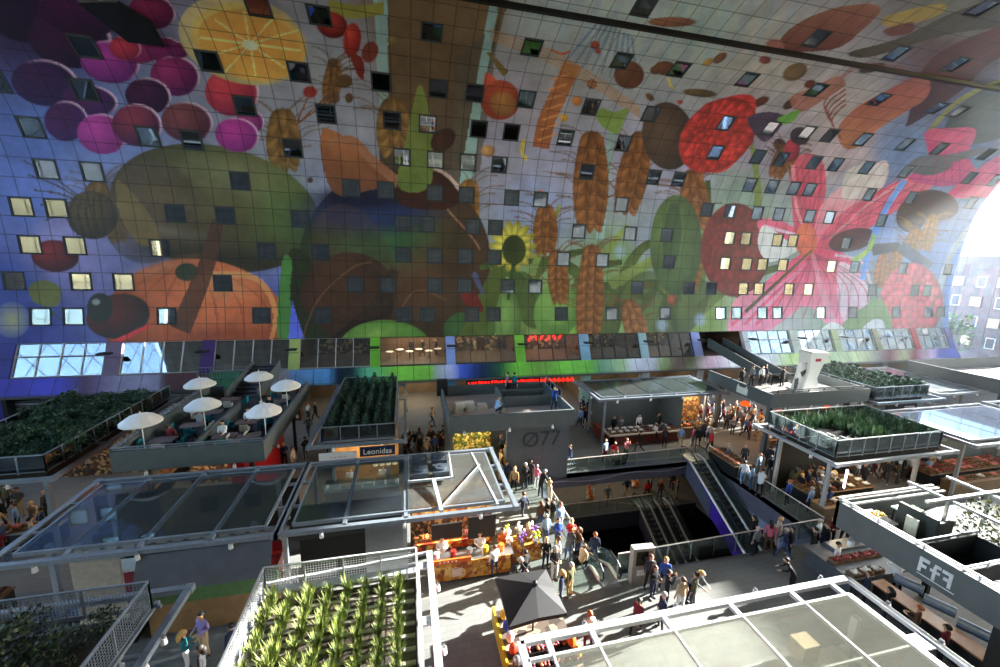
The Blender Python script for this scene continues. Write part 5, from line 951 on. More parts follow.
# ---- candy stand and black umbrella
g19 = empty('candy_stand', 'candy stand with bright sweets beneath the black umbrella', 'candy stand')
MB().box(3.5, 6.1, 10.3, 14.0, 0, .85).build('base', mat('dark_maroon_base', (70, 20, 34), .5), g19); MB().box(3.45, 6.15, 10.2, 14.1, .85, .9).build('counter_top', mottled('striped_boards', [(60, 50, 46), (150, 130, 110), (90, 76, 66)], 4), g19)
b = MB(); b.box(3.38, 3.46, 10.2, 14.3, .2, .98); b.build('yellow_rail', mat('yellow_rail', (206, 178, 40), .5), g19); MB().box(3.6, 6.1, 10.16, 10.24, .2, .7).build('red_sign', mat('crimson_sign', (150, 20, 50), .5), g19); MB().box(4.1, 4.9, 10.13, 10.16, .4, .52).build('sign_lettering', WHITE, g19)
for k, (c, nm) in enumerate(((YEL, 'yellow'), (BLUEG, 'blue'), (mat('white_red', (226, 200, 196), .5), 'white'), (mat('orange_red_bag', (220, 70, 40), .5), 'orange-red'), (INOX, 'silver'), (mat('hot_pink_bag', (230, 40, 110), .5), 'hot pink'), (mat('lime_bag', (190, 200, 50), .5), 'lime'))):
    o = MB().ball((0, 0, .2), .18, 8, 6, sz=1.3).build('candy_bag', c); o.location = (3.75, 13.7 - k * .5, .9); tag(o, nm + ' candy bag on the left edge of the candy stand', 'bag of sweets')
for k, (c, nm) in enumerate(((mat('orange_bag', (240, 110, 30), .5), 'orange'), (YEL, 'yellow'))):
    o = MB().ball((0, 0, .25), .17, 8, 6, sz=1.5).build('candy_bag', c); o.location = (6.0 + k * .05, 12.0 - k * .45, .9); tag(o, nm + ' candy bag on the right corner of the candy stand', 'bag of sweets')
SW = mottled('mixed_sweets', [(120, 40, 30), (60, 30, 26), (190, 60, 40), (210, 160, 60), (90, 50, 40), (230, 90, 110)], 12); 
for i in range(4):
    for j in range(3): crate(4.2 + i * .55, 10.9 + j * .6, .9, SW, 'shallow tray of mixed sweets on the candy stand', 'sweet trays on the candy stand', DARK)
um = empty('umbrella', 'large square black market umbrella open over the candy stand', 'umbrella', None, (4.75, 12.95, 0))
MB().cyl(0, 0, 0, 3.1, .04, 10).build('pole', DARK, um); MB().box(-.4, .4, -.4, .4, 0, .08).build('base_plate', DARK, um)
cs = [(at(x, y, 2.5).x - 4.75, at(x, y, 2.5).y - 12.95) for x, y in ((495, 578), (546, 569), (567, 613), (509, 627))]; b = MB(); vs_ = [(0, 0, 3.05)]; 
for k in range(4):
    a = cs[k]; c = cs[(k + 1) % 4]; vs_ += [(a[0], a[1], 2.5), ((a[0] + c[0]) / 2 * .98, (a[1] + c[1]) / 2 * .98, 2.56)]
b.add(vs_, [(0, 1 + k, 1 + (k + 1) % 8) for k in range(8)]); 
b.add([(v[0], v[1], v[2] - .16) for v in vs_[1:]] + vs_[1:], [(k, (k + 1) % 8, 8 + (k + 1) % 8, 8 + k) for k in range(8)])
b.build('canopy', mat('black_umbrella_cloth', (37, 37, 41), .6, 0, .05), um); b = MB(); [b.tube([(0, 0, 3.0), (v[0] * .99, v[1] * .99, v[2] - .04)], .012, 5) for v in vs_[1:]]; b.build('ribs', DARK, um); MB().lathe(0, 0, [(.02, 3.2), (.1, 3.12), (.12, 3.02)], 10).build('finial', DARK, um)
# ---- flower buckets left of the chips stall end
g20 = empty('flower_stand', 'flower stand with white and purple blooms beside the chips stall', 'flower stand', None, (5.7, 18.1, 0))
MB().box(-.8, 1.0, -.5, .5, 0, .8).build('base', mottled('chips_print', [], 5), g20)
for k in range(9):
    x, y = -.7 + (k % 3) * .7, -.35 + (k // 3) * .35; bk = MB().cyl(x, y, .8, 1.1, .1, 8, 0, .14).build('bucket', INOX, g20); f = MB(); rf = random.Random(k)
    for i in range(12): a = rf.uniform(0, 6.3); r = rf.uniform(0, .2); f.ball((x + r * math.cos(a), y + r * math.sin(a), 1.25 + rf.uniform(0, .35)), .07, 6, 4)
    f.build('flowers', (WHITE, mat('purple_flowers', (120, 70, 160), .6), mat('yellow_green_flowers', (190, 200, 60), .6), WHITE)[k % 4], bk)
# ---- further stall counters standing in the lanes on the right
def goods_table(x0, x1, y0, y1, kinds, label, where, c=WOOD):
    t = empty('market_counter', label, 'market counter'); MB().box(x0, x1, y0, y1, 0, .85).build('base', c, t); MB().box(x0 - .05, x1 + .05, y0 - .05, y1 + .05, .85, .9).build('counter_top', WOOD, t); goods_row(x0, x1, y0, y1, .9, kinds, where)
goods_table(25.2, 30.6, 18.6, 20.2, [4, 9, 2, 8, 4], 'broad counter deep below the reed-planted roof', 'on the broad counter below the reed roof', DARK)
goods_table(26.5, 34, 14.0, 15.2, [4, 8, 9, 2], 'long counter between the reed roof and the lettered terrace', 'on the long counter behind the lettered terrace', DARK)
goods_table(34.5, 41, 13.2, 14.6, [9, 4, 6], 'pale counter in the lane right of the reed roof', 'on the counter right of the reed roof', WHITE)
goods_table(23.2, 24.6, 22.6, 25.2, [0, 3, 4], 'fruit counter at the left corner before the reed roof', 'at the corner before the reed roof', DARK)
goods_table(29.5, 35.5, 22.6, 23.6, [0, 2, 4, 1], 'fruit counter in front of the sculpture terrace', 'on the fruit counter before the sculpture terrace', DARK)
goods_table(-22.2, -16.6, 18.3, 19.4, [4, 8, 4, 2], 'dim counter left of the long glass roof', 'left of the long glass roof', DARK)
goods_table(-13.9, -8.5, 24.9, 25.9, [4, 3, 8, 4], 'second counter in the shade of the parasol terrace', 'deep under the parasol terrace', DARK)
goods_table(36.5, 45, 19, 20.4, [4, 2, 8], 'counter below the bright reflecting roof', 'on the inner counter below the bright roof', DARK)
goods_table(-15.9, -15.1, 22.8, 31.5, [4, 8, 4], 'narrow goods counter in the lane between planted roof and parasol terrace', 'in the lane left of the parasol terrace', DARK)
for x, y, e in ((-15.6, 27, 45),): lamp('lane_lamp', (x, y, 3.8), e, WARM, 1.5, None, 4)
# ================================================================== the opening in the floor: glass balustrades and escalators
BG = glass('balustrade_glass', (236, 243, 240), .05, .03, (170, 185, 182), fr=.3); RAIL = mat('bright_handrail', (222, 208, 200), .35, .3, 0)
def balustrade(label, pts, z=0, n=1.5):
    o = empty('glass_balustrade', label, 'balustrade'); r = MB(); g = MB(); pq = []
    for a, b in zip(pts[:-1], pts[1:]):
        a = Vector((*a, z)); b = Vector((*b, z)); r.tube([a + Vector((0, 0, 1.1)), b + Vector((0, 0, 1.1))], .035, 8); d = (b - a).normalized(); k_ = max(1, round((b - a).length / n))
        for k in range(k_):
            q0 = a.lerp(b, k / k_) + d * .02; q1 = a.lerp(b, (k + 1) / k_) - d * .02; g.plate([q0, q1, q1 + Vector((0, 0, 1.06)), q0 + Vector((0, 0, 1.06))], Vector((-d.y, d.x, 0)) * .015)
            pq.append((q0.x, q0.y))
    r.build('handrail', RAIL, o); g.build('glass_panels', BG, o)
    for x_, y_ in pq: MB().box(x_ - .02, x_ + .02, y_ - .02, y_ + .02, z, z + 1.08).build('post', INOX, o)
    return o
balustrade('glass balustrade along the near edge of the floor opening', [(10.15, 15.95), (HX1 - .3, 16.25)])
balustrade('glass balustrade along the left edge of the floor opening', [(8.85, 17.2), (8.8, 25.2)])
balustrade('curving glass balustrade along the far edge of the floor opening', [(8.8, 25.3), (13, 25.45), (17, 25.5), (21.3, 25.6)])
balustrade('glass balustrade along the right edge of the floor opening', [(23.5, 16.3), (23.5, 25.6)])
balustrade('dim balustrade on the basement landing below', [(12, 27.3), (20, 27.4)], -5)
def escalator(label, x0, x1, ytop, ztop, ybot, zbot, sidem, lit=False):
    o = empty('escalator', label, 'escalator'); dy = 1 if ybot > ytop else -1; n = int(abs(ztop - zbot) / .2); st_ = MB()
    for k in range(n):
        y = ytop + (ybot - ytop) * k / n; z = ztop + (zbot - ztop) * k / n; y2 = y + (ybot - ytop) / n
        st_.box(x0 + .22, x1 - .22, min(y, y2), max(y, y2), z - .35, z - .02)
    st_.build('steps', mat('ribbed_step', (84, 86, 92), .5, .3, .25, 8), o)
    for xa, xb in ((x0, x0 + .18), (x1 - .18, x1)):
        MB().plate([(xa, ytop - dy * .8, ztop + .05), (xa, ytop, ztop + .05), (xa, ybot, zbot + .05), (xa, ybot, zbot - 1.0), (xa, ytop, ztop - 1.3), (xa, ytop - dy * .8, ztop - .9)], (xb - xa, 0, 0)).build('side_truss', sidem, o)
        MB().tube([(xa + .09, ytop - dy * .9, ztop + .12), (xa + .09, ytop, ztop + .1), (xa + .09, ybot, zbot + .12)], .1, 6).build('skirt', RAIL, o)
        g = MB(); xm = (xa + xb) / 2; g.plate([(xm, ytop - dy * .9, ztop + .1), (xm, ytop, ztop + .1), (xm, ybot, zbot + .1), (xm, ybot, zbot + .9), (xm, ytop, ztop + .9), (xm, ytop - dy * .9, ztop + .9)], (.015, 0, 0)); g.build('balustrade_glass', BG, o)
        h = MB(); pt = [(xm, ytop - dy * .6, ztop + .1), (xm, ytop - dy * 1.05, ztop + .25), (xm, ytop - dy * 1.15, ztop + .5), (xm, ytop - dy * 1.05, ztop + .8), (xm, ytop - dy * .7, ztop + .95), (xm, ytop, ztop + .95), (xm, ybot, zbot + .95)]; h.tube(pt, .045, 8); h.build('handrail', BLACK if not lit else mat('dark_glossy_handrail', (40, 40, 44), .2), o)
    MB().box(x0 + .1, x1 - .1, ytop - dy * 1.3 if dy > 0 else ytop, ytop if dy > 0 else ytop + 1.3, ztop + .0, ztop + .03).build('landing_plate', INOX, o)
    return o
PURP = mottled('violet_printed_truss', [(64, 40, 150), (80, 52, 176), (58, 44, 130), (92, 70, 190)], .5, .4)
escalator('near-left escalator sinking from the sunlit floor towards the basement', 8.95, 10.05, 16.4, 0, 25.2, -5, FASC, True)
e2 = escalator('large escalator with violet printed side descending from the far right corner', 21.5, 23.0, 25.3, 0, 16.6, -5, PURP)
MB().plate([(21.47, 25.3, .05), (21.47, 26.1, .05), (21.47, 26.1, -1.1), (21.47, 25.3, -1.3), (21.47, 22.5, -2.9), (21.47, 22.5, -1.65)], (-.03, 0, 0)).build('grey_side_panel', mat('slate_side_panel', (92, 98, 116), .5), e2)
escalator('dark lower escalator from the basement landing into the pit', 20.6, 21.8, 27.2, -5, 19.0, -9.8, FASC)
escalator('second lower escalator beside the basement landing', 18.8, 20.0, 27.2, -5, 19.0, -9.8, FASC)
# big slate fascia triangle on the right of the opening
m = MB(); m.plate([(HX1 + .02, 25.6, -.0), (HX1 + .02, 16.0, 0), (HX1 + .02, 16.0, -3.2), (HX1 + .02, 20, -2.2)], (.1, 0, 0)); m.build('trim_5', mat('slate_fascia', (140, 150, 176), .5, 0, .05))['kind'] = 'structure'
# balloon columns in the basement
for i, (px_, py_) in enumerate(((590, 500), (635, 487))):
    q = at(px_, py_, -5); o = empty('balloon_column', ('left', 'right')[i] + ' orange and white balloon column standing in the basement', 'balloon column', None, (q.x, q.y, -5)); b = MB(); cl = MB()
    for k in range(13):
        for j in range(4):
            a = j * math.pi / 2 + k * .5; (b if (j + k // 2) % 2 else cl).ball((.19 * math.cos(a), .19 * math.sin(a), .2 + k * .17), .16, 8, 5)
    b.build('orange_balloons', mat('orange_balloon', (236, 110, 20), .3), o, True); cl.build('white_balloons', mat('white_balloon', (240, 226, 200), .3), o, True); MB().cyl(0, 0, 0, 2.4, .03, 6).build('pole', INOX, o)
MB().box(12.0, 15.0, 35.6, 35.8, -4.9, -1.6).build('basement_poster_wall', mat('basement_sign', (150, 130, 100), .6), None)['kind'] = 'structure'
# information stele
s_ = empty('information_stele', 'grey information stele with a dark screen at the railing', 'information stele', None, (11.0, 15.25, 0), R_(-4)); MB().box(-.55, .55, -.18, .18, 0, 1.95).build('body', mat('stele_body', (150, 148, 140), .5), s_); MB().box(-.4, .4, -.2, -.18, 1.05, 1.8).build('screen', mottled('stele_screen', [(36, 34, 28), (56, 54, 40), (20, 20, 20)], 1.5, .2), s_); MB().box(-.3, .3, -.2, -.18, .5, .8).build('plate', WHITE, s_)
# black loudspeaker on the floor at the railing, bin, stair stripes
o = MB().box(-.45, .45, -.25, .25, 0, .7).build('floor_loudspeaker', BLACK); o.location = at(703, 556) + Vector((0, .1, 0)); tag(o, 'black loudspeaker standing on the floor beside the near balustrade', 'loudspeaker')
o = MB().box(-.3, .3, -.2, .2, 0, .5).build('black_bag', BLACK); o.location = at(586, 567) + Vector((-.2, .4, 0)); tag(o, 'black bag on the floor beside the near-left escalator', 'bag')
for k, (x, y) in enumerate(((6.9, 21.6), (6.5, 20.6), (6.1, 19.7))):
    q = MB(); q.box(-1.7, 1.7, -.22, .22, 0, .42); q = q.build('stone_bench', mat('grey_bench', (120, 118, 114), .7)); q.location = (x + .4, y, 0); tag(q, ('far', 'middle', 'near')[k] + 'most of the three long stone seats by the left balustrade', 'bench')

# ================================================================== terrace furniture
def parasol_proto():
    r = empty('parasol', '', 'parasol', 'white parasols on the cafe terrace'); c = MB(); n = 24; R0 = .9
    vs_ = [(0, 0, 2.62)] + [(R0 * .55 * math.cos(2 * math.pi * k / n) , R0 * .55 * math.sin(2 * math.pi * k / n), 2.5 - (.02 if k % 2 else 0)) for k in range(n)] + [(R0 * math.cos(2 * math.pi * k / n), R0 * math.sin(2 * math.pi * k / n), 2.2 - (.03 if k % 2 else 0)) for k in range(n)]
    fs = [(0, 1 + k, 1 + (k + 1) % n) for k in range(n)] + [(1 + k, 1 + n + k, 1 + n + (k + 1) % n, 1 + (k + 1) % n) for k in range(n)]
    c.add(vs_, fs); c.build('canopy', mat('white_parasol_cloth', (226, 224, 226), .8, 0, .02), r)
    c = MB(); n = 24
    for k in range(n): a = 2 * math.pi * k / n; pass
    c.lathe(0, 0, [(R0 * .99, 2.2), (R0 * 1.0, 2.1), (R0 * .97, 2.1), (R0 * .965, 2.2)], 24); c.build('fringe', WHITE, r); MB().cyl(0, 0, 0, 2.6, .025, 8).build('pole', WHITE, r); MB().lathe(0, 0, [(.01, 2.74), (.05, 2.66), (.03, 2.6)], 8).build('finial', WHITE, r); MB().box(-.25, .25, -.25, .25, 0, .06).build('base', DARK, r); return r
pp = parasol_proto()
for i, (x, y, lb) in enumerate(((200, 384, 'white parasol at the back left of the cafe terrace'), (259, 377, 'white parasol at the foot of the terrace staircase'), (286, 386, 'white parasol at the back right of the cafe terrace'), (203, 405, 'white parasol over the middle tables of the cafe terrace'), (264, 411, 'white parasol at the right front of the cafe terrace'), (141, 421, 'leftmost white parasol, outside the cafe terrace parapet'))):
    q = at(x, y, 4.4 + 2.2); place(pp, i == 0, (q.x, q.y, 4.4), .3 * i, 1.0, lb)
def table_proto():
    r = empty('cafe_table', '', 'table', 'grey cafe tables on the terrace'); MB().box(-.6, .6, -.38, .38, .7, .74).build('tabletop', mat('greyish_tabletop', (104, 92, 92), .6), r); MB().cyl(0, 0, .02, .7, .04, 8).build('leg', DARK, r); MB().box(-.3, .3, -.25, .25, 0, .02).build('foot', DARK, r); return r
def chair_proto(m_):
    r = empty('cafe_chair', '', 'chair', ''); MB().box(-.22, .22, -.22, .22, .42, .5).build('seat', m_, r); b = MB(); b.box(-.22, .22, .18, .24, .5, .86); b.box(-.24, -.18, -.1, .22, .5, .66); b.box(.18, .24, -.1, .22, .5, .66); b.build('backrest', m_, r)
    for sx in (-1, 1):
        for sy in (-1, 1): MB().tube([(sx * .17, sy * .17, .42), (sx * .21, sy * .21, 0)], .014, 5).build('leg', DARK, r)
    return r
tp_, cT, cG = table_proto(), chair_proto(TEAL), chair_proto(mat('cream_chair', (200, 192, 176), .6)); k = 0; kt = kc = True
TB = [(-13.0, 24.3), (-12.4, 26.2), (-12.2, 28.2), (-12.0, 30.6), (-10.0, 24.3), (-8.7, 24.1), (-9.5, 26.2), (-8.5, 27.2), (-8.7, 29.6), (-8.6, 31.5)]
TW = ['front left', 'second left', 'third left', 'back left', 'front middle', 'front right', 'middle', 'right side', 'right back', 'farthest right']
for i, (x, y) in enumerate(TB):
    place(tp_, i == 0, (x, y, 4.4), .1 * (i % 3), 1, 'grey cafe table at the %s of the parasol terrace' % TW[i])
    for j, (ddx, dy, rz) in enumerate(((-.85, 0, math.pi / 2), (.85, 0, -math.pi / 2), (0.1, -.62, math.pi))):
        te = (i + j) % 3 != 2; pr_ = cT if te else cG
        nx_, ny_ = x + ddx, y + dy
        if nx_ > TX1 - .3 or nx_ < TX0 + .3 or ny_ < TY0 + .4: continue
        place(pr_, kt if te else kc, (nx_, ny_, 4.4), rz, 1, ('teal' if te else 'cream') + ' cafe chair at the %s table on the parasol terrace' % TW[i], ('teal' if te else 'cream') + ' chairs at the %s terrace table' % TW[i])
        if te: kt = False
        else: kc = False
# stacked cream crates on the numeral terrace
for i, (x, y, z) in enumerate(((3.6, 27.3, 4.5), (4.5, 27.4, 4.5), (3.7, 27.3, 4.85), (4.4, 27.4, 4.85), (5.4, 27.8, 4.5))):
    tag(MB().box(x - .32, x + .32, y - .25, y + .25, z, z + .33).build('cream_crate', mat('cream_box', (214, 204, 188), .6)), ('lower left', 'lower middle', 'upper left', 'upper right', 'single right')[i] + ' cream crate stacked on the numeral terrace', 'crate')
# things on the lettered terrace
for i, (x, y) in enumerate(((18.95, 11.2), (20.95, 11.2))):
    t_ = empty('picnic_table', ('left', 'right')[i] + ' pale table laid with food on the lettered terrace', 'table', None, (x, y, 4.5)); MB().box(-.45, .45, -.5, .5, .7, .76).build('tabletop', mat('pale_tabletop', (226, 222, 214), .5), t_); MB().box(-.35, .35, -.45, -.38, 0, .7).build('leg', DARK, t_); MB().box(-.35, .35, .38, .45, 0, .7).build('leg', DARK, t_)
    crate(x, y, 5.26, YEL if i == 0 else GREENV, ('left', 'right')[i] + ' food tray on the pale tables of the lettered terrace', None, WHITE)
for i, (x, y) in enumerate(((19.3, 7.3), (21.4, 6.6))): tag(MB().lathe(x, y, [(.5, 4.5), (.55, 4.9), (.5, 5.2), (.02, 5.25)], 12).build('planter_tub', INOX), ('left', 'right')[i] + ' round steel tub on the lettered terrace beyond the stairwell', 'tub')
o = empty('red_neon_sign', 'row of small red lit letters above the shops behind the numeral terrace', 'sign', None, (6, 38.5, 2.85)); 
ro = mat('red_glow', (230, 30, 30), .5, emit=(255, 30, 20), estr=1.5); b = MB(); rn = random.Random(4)
for k in range(22): b.box(k * .34, k * .34 + rn.uniform(.16, .28), 0, .05, 0, rn.uniform(.15, .26))
b.build('letters', ro, o); MB().box(-.2, 7.6, .05, .09, -.05, .42).build('backing', DARK, o)
for k in range(9):
    q = MB().ball((0, 0, 0), .2, 10, 6); q.cyl(0, 0, .2, .5, .012, 5); o = q.build('red_lantern', ro); o.location = (13.2 + k * .5, 38.75, 2.78); tag(o, 'small red lantern hanging in the row above the shop behind the numeral terrace', 'lantern', 'red lanterns above the shop')
for k in range(12):
    q = MB(); q.ball((0, 0, 0), .16, 8, 5, sz=1.3); q.cyl(0, 0, .2, 1.06 - (k % 3) * .2, .01, 4); o = q.build('red_hanging_lamp', ro); o.location = (13.4 + k * .36, 42.5 + (k % 2) * .5, z1b - 1.0 + (k % 3) * .2); tag(o, 'red hanging lamp in the upper restaurant behind the glazed strip', 'lamp', 'red lamps in the upper restaurant')
for k in range(6):
    t_ = empty('restaurant_table', 'table inside the warm upper restaurant behind the glazed strip', 'table', 'tables in the warm upper restaurant', (-1.6 + k * 1.0, 42.3 + (k % 2) * .9, z0b)); MB().lathe(0, 0, [(.01, .72), (.4, .72), (.4, .76), (.01, .76)], 12).build('tabletop', WHITE, t_); MB().cyl(0, 0, 0, .72, .04, 6).build('leg', DARK, t_)

# ================================================================== roof planting
def tuft(name, n, h, spread, wd, m_, seed, up=.5, leafw=None):
    rnd = random.Random(seed); b = MB()
    for i in range(n):
        a = rnd.uniform(0, 6.28); r = rnd.uniform(0, spread * .3); hh = h * rnd.uniform(.6, 1.1); lx, ly = math.cos(a) * spread * rnd.uniform(.2, 1), math.sin(a) * spread * rnd.uniform(.2, 1)
        p0 = Vector((math.cos(a) * r, math.sin(a) * r, 0)); p1 = p0 + Vector((lx * .4, ly * .4, hh * .6)); p2 = p0 + Vector((lx, ly, hh)); s_ = Vector((-math.sin(a), math.cos(a), 0)) * wd
        b.add([p0 - s_ * .5, p0 + s_ * .5, p1 + s_, p1 - s_, p2], [(0, 1, 2, 3), (3, 2, 4)])
    return b.mesh(name, m_)
def leafy(name, n, h, rad, lw, m_, seed, stem=True, cone=False):
    rnd = random.Random(seed); b = MB()
    for i in range(n):
        z = h * rnd.uniform(.1, 1); rr_ = rad * ((1 - z / h * .85) if cone else math.sqrt(max(.05, 1 - (2 * z / h - 1) ** 2 * .8))) * math.sqrt(rnd.random()); a = rnd.uniform(0, 6.28)
        p = Vector((rr_ * math.cos(a), rr_ * math.sin(a), z)); nx = Vector((rnd.uniform(-1, 1), rnd.uniform(-1, 1), rnd.uniform(-.2, 1))).normalized(); u = nx.orthogonal().normalized() * lw * rnd.uniform(.6, 1.2); v = nx.cross(u) * .55
        b.add([p - u, p + v, p + u, p - v], [(0, 1, 2, 3)])
    if stem: b.tube([(0, 0, 0), (.02, 0, h * .8)], .02, 5)
    return b.mesh(name, m_)
def scatter(meshes, name, cat, spots, z, label, group, s0=.85, s1=1.15, seed=1):
    rnd = random.Random(seed)
    for i, (x, y) in enumerate(spots):
        o = bpy.data.objects.new(name, meshes[i % len(meshes)]); COL.objects.link(o); o.location = (x, y, z); o.rotation_euler = (0, 0, rnd.uniform(0, 6.28)); o.scale = (rnd.uniform(s0, s1),) * 3; tag(o, label, cat, group)
YG = mottled('yellow_green_twigs', [(116, 128, 52), (98, 114, 46), (132, 138, 68), (76, 94, 40)], 8); DG = mottled('dark_conifer_leaves', [(38, 70, 50), (28, 54, 40), (52, 86, 58), (20, 42, 32)], 7); LG = mottled('mid_shrub_leaves', [(52, 86, 66), (38, 68, 58), (84, 116, 90), (30, 54, 48)], 6, .85)
RG = mottled('reed_leaves', [(96, 124, 90), (76, 104, 76), (118, 142, 104), (60, 86, 64)], 6); TG = mottled('small_tree_leaves', [(46, 64, 46), (34, 50, 38), (70, 88, 56), (26, 38, 32)], 6)
rp = random.Random(9)
sp = [(-4.25 + c * .56 + rp.uniform(-.05, .05), 12.4 - r * .46 + rp.uniform(-.07, .07)) for c in range(8) for r in range(14)]
scatter([tuft('shrub', 90, .7, .3, .011, YG, s) for s in (1, 2, 3)], 'roof_shrub', 'shrub', sp, 4.3, 'upright yellow-green shrub in the rows on the nearest middle roof', 'yellow-green shrubs on the nearest middle roof', .75, 1.15, 2)
sp = [(-4.45 + c * .66 + rp.uniform(-.06, .06), 24.5 + r * .78 + rp.uniform(-.1, .1)) for c in range(6) for r in range(12)]
scatter([leafy('conifer', 260, 1.35, .42, .07, DG, s, cone=True) for s in (1, 2)], 'roof_conifer', 'conifer', sp, 4.4, 'dark green conifer planted in rows above the navy sign', 'conifers on the small stall roof', .85, 1.2, 3)
sp = [(-22.2 + c * .78 + rp.uniform(-.2, .2), 23.5 + r * .8 + rp.uniform(-.2, .2)) for c in range(7) for r in range(12)]
scatter([leafy('bush', 340, 1.1, .55, .085, LG, s) for s in (3, 4)], 'roof_bush', 'bush', sp, 4.4, 'broad-leaved bush in the dense planting on the left stall roof', 'bushes on the left stall roof', .8, 1.2, 4)
sp = [(24.5 + c * .55 + rp.uniform(-.12, .12), 17.2 + r * .5 + rp.uniform(-.12, .12)) for c in range(15) for r in range(8)]; sp = [q for q in sp if not (24.5 < q[0] < 27.6 and 17.2 < q[1] < 19.7)]
scatter([tuft('reed', 60, 1.15, .3, .03, RG, s) for s in (5, 6)], 'roof_reed_clump', 'reeds', sp, 4.5, 'green reed clump inside the glass railing of the right roof', 'reed clumps on the right stall roof', .8, 1.15, 5)
sp = [(38.7 + c * .95 + rp.uniform(-.2, .2), 25 + r * .85 + rp.uniform(-.2, .2)) for c in range(6) for r in range(8)]
scatter([leafy('bush', 120, 1.2, .6, .16, LG, s) for s in (7,)], 'roof_bush', 'bush', sp, 4.55, 'bushy shrub in the far planted roof beyond the sculpture terrace', 'bushes on the far planted roof', .85, 1.2, 6)
sp = [(-16.5 + c * 1.05 + rp.uniform(-.3, .3), 7.2 + r * 1.05 + rp.uniform(-.3, .3)) for c in range(8) for r in range(5)] + [(-8.6, 12.2), (-10.3, 12.1), (-12.9, 12.0)]
scatter([leafy('small_tree', 420, 1.25, .62, .075, TG, s) for s in (8, 9)], 'roof_tree', 'small tree', sp, 4.3, 'small dark leafy tree behind the mesh railing of the nearest left roof', 'small trees on the nearest left roof', .7, 1.1, 7)
fl = leafy('flowering_tree', 420, 1.9, .75, .075, mottled('cream_blossom', [(150, 146, 92), (84, 94, 50), (170, 164, 116), (52, 64, 38), (44, 54, 34)], 6), 12)
for i, (x, y) in enumerate(((22.5, 9.9), (23.3, 9.3), (21.9, 7.2))):
    o = bpy.data.objects.new('flowering_tree', fl); COL.objects.link(o); o.location = (x, y, 4.5); o.rotation_euler = (0, 0, i); tag(o, ('left', 'right', 'nearest')[i] + ' cream-blossomed tree on the lettered terrace', 'tree')
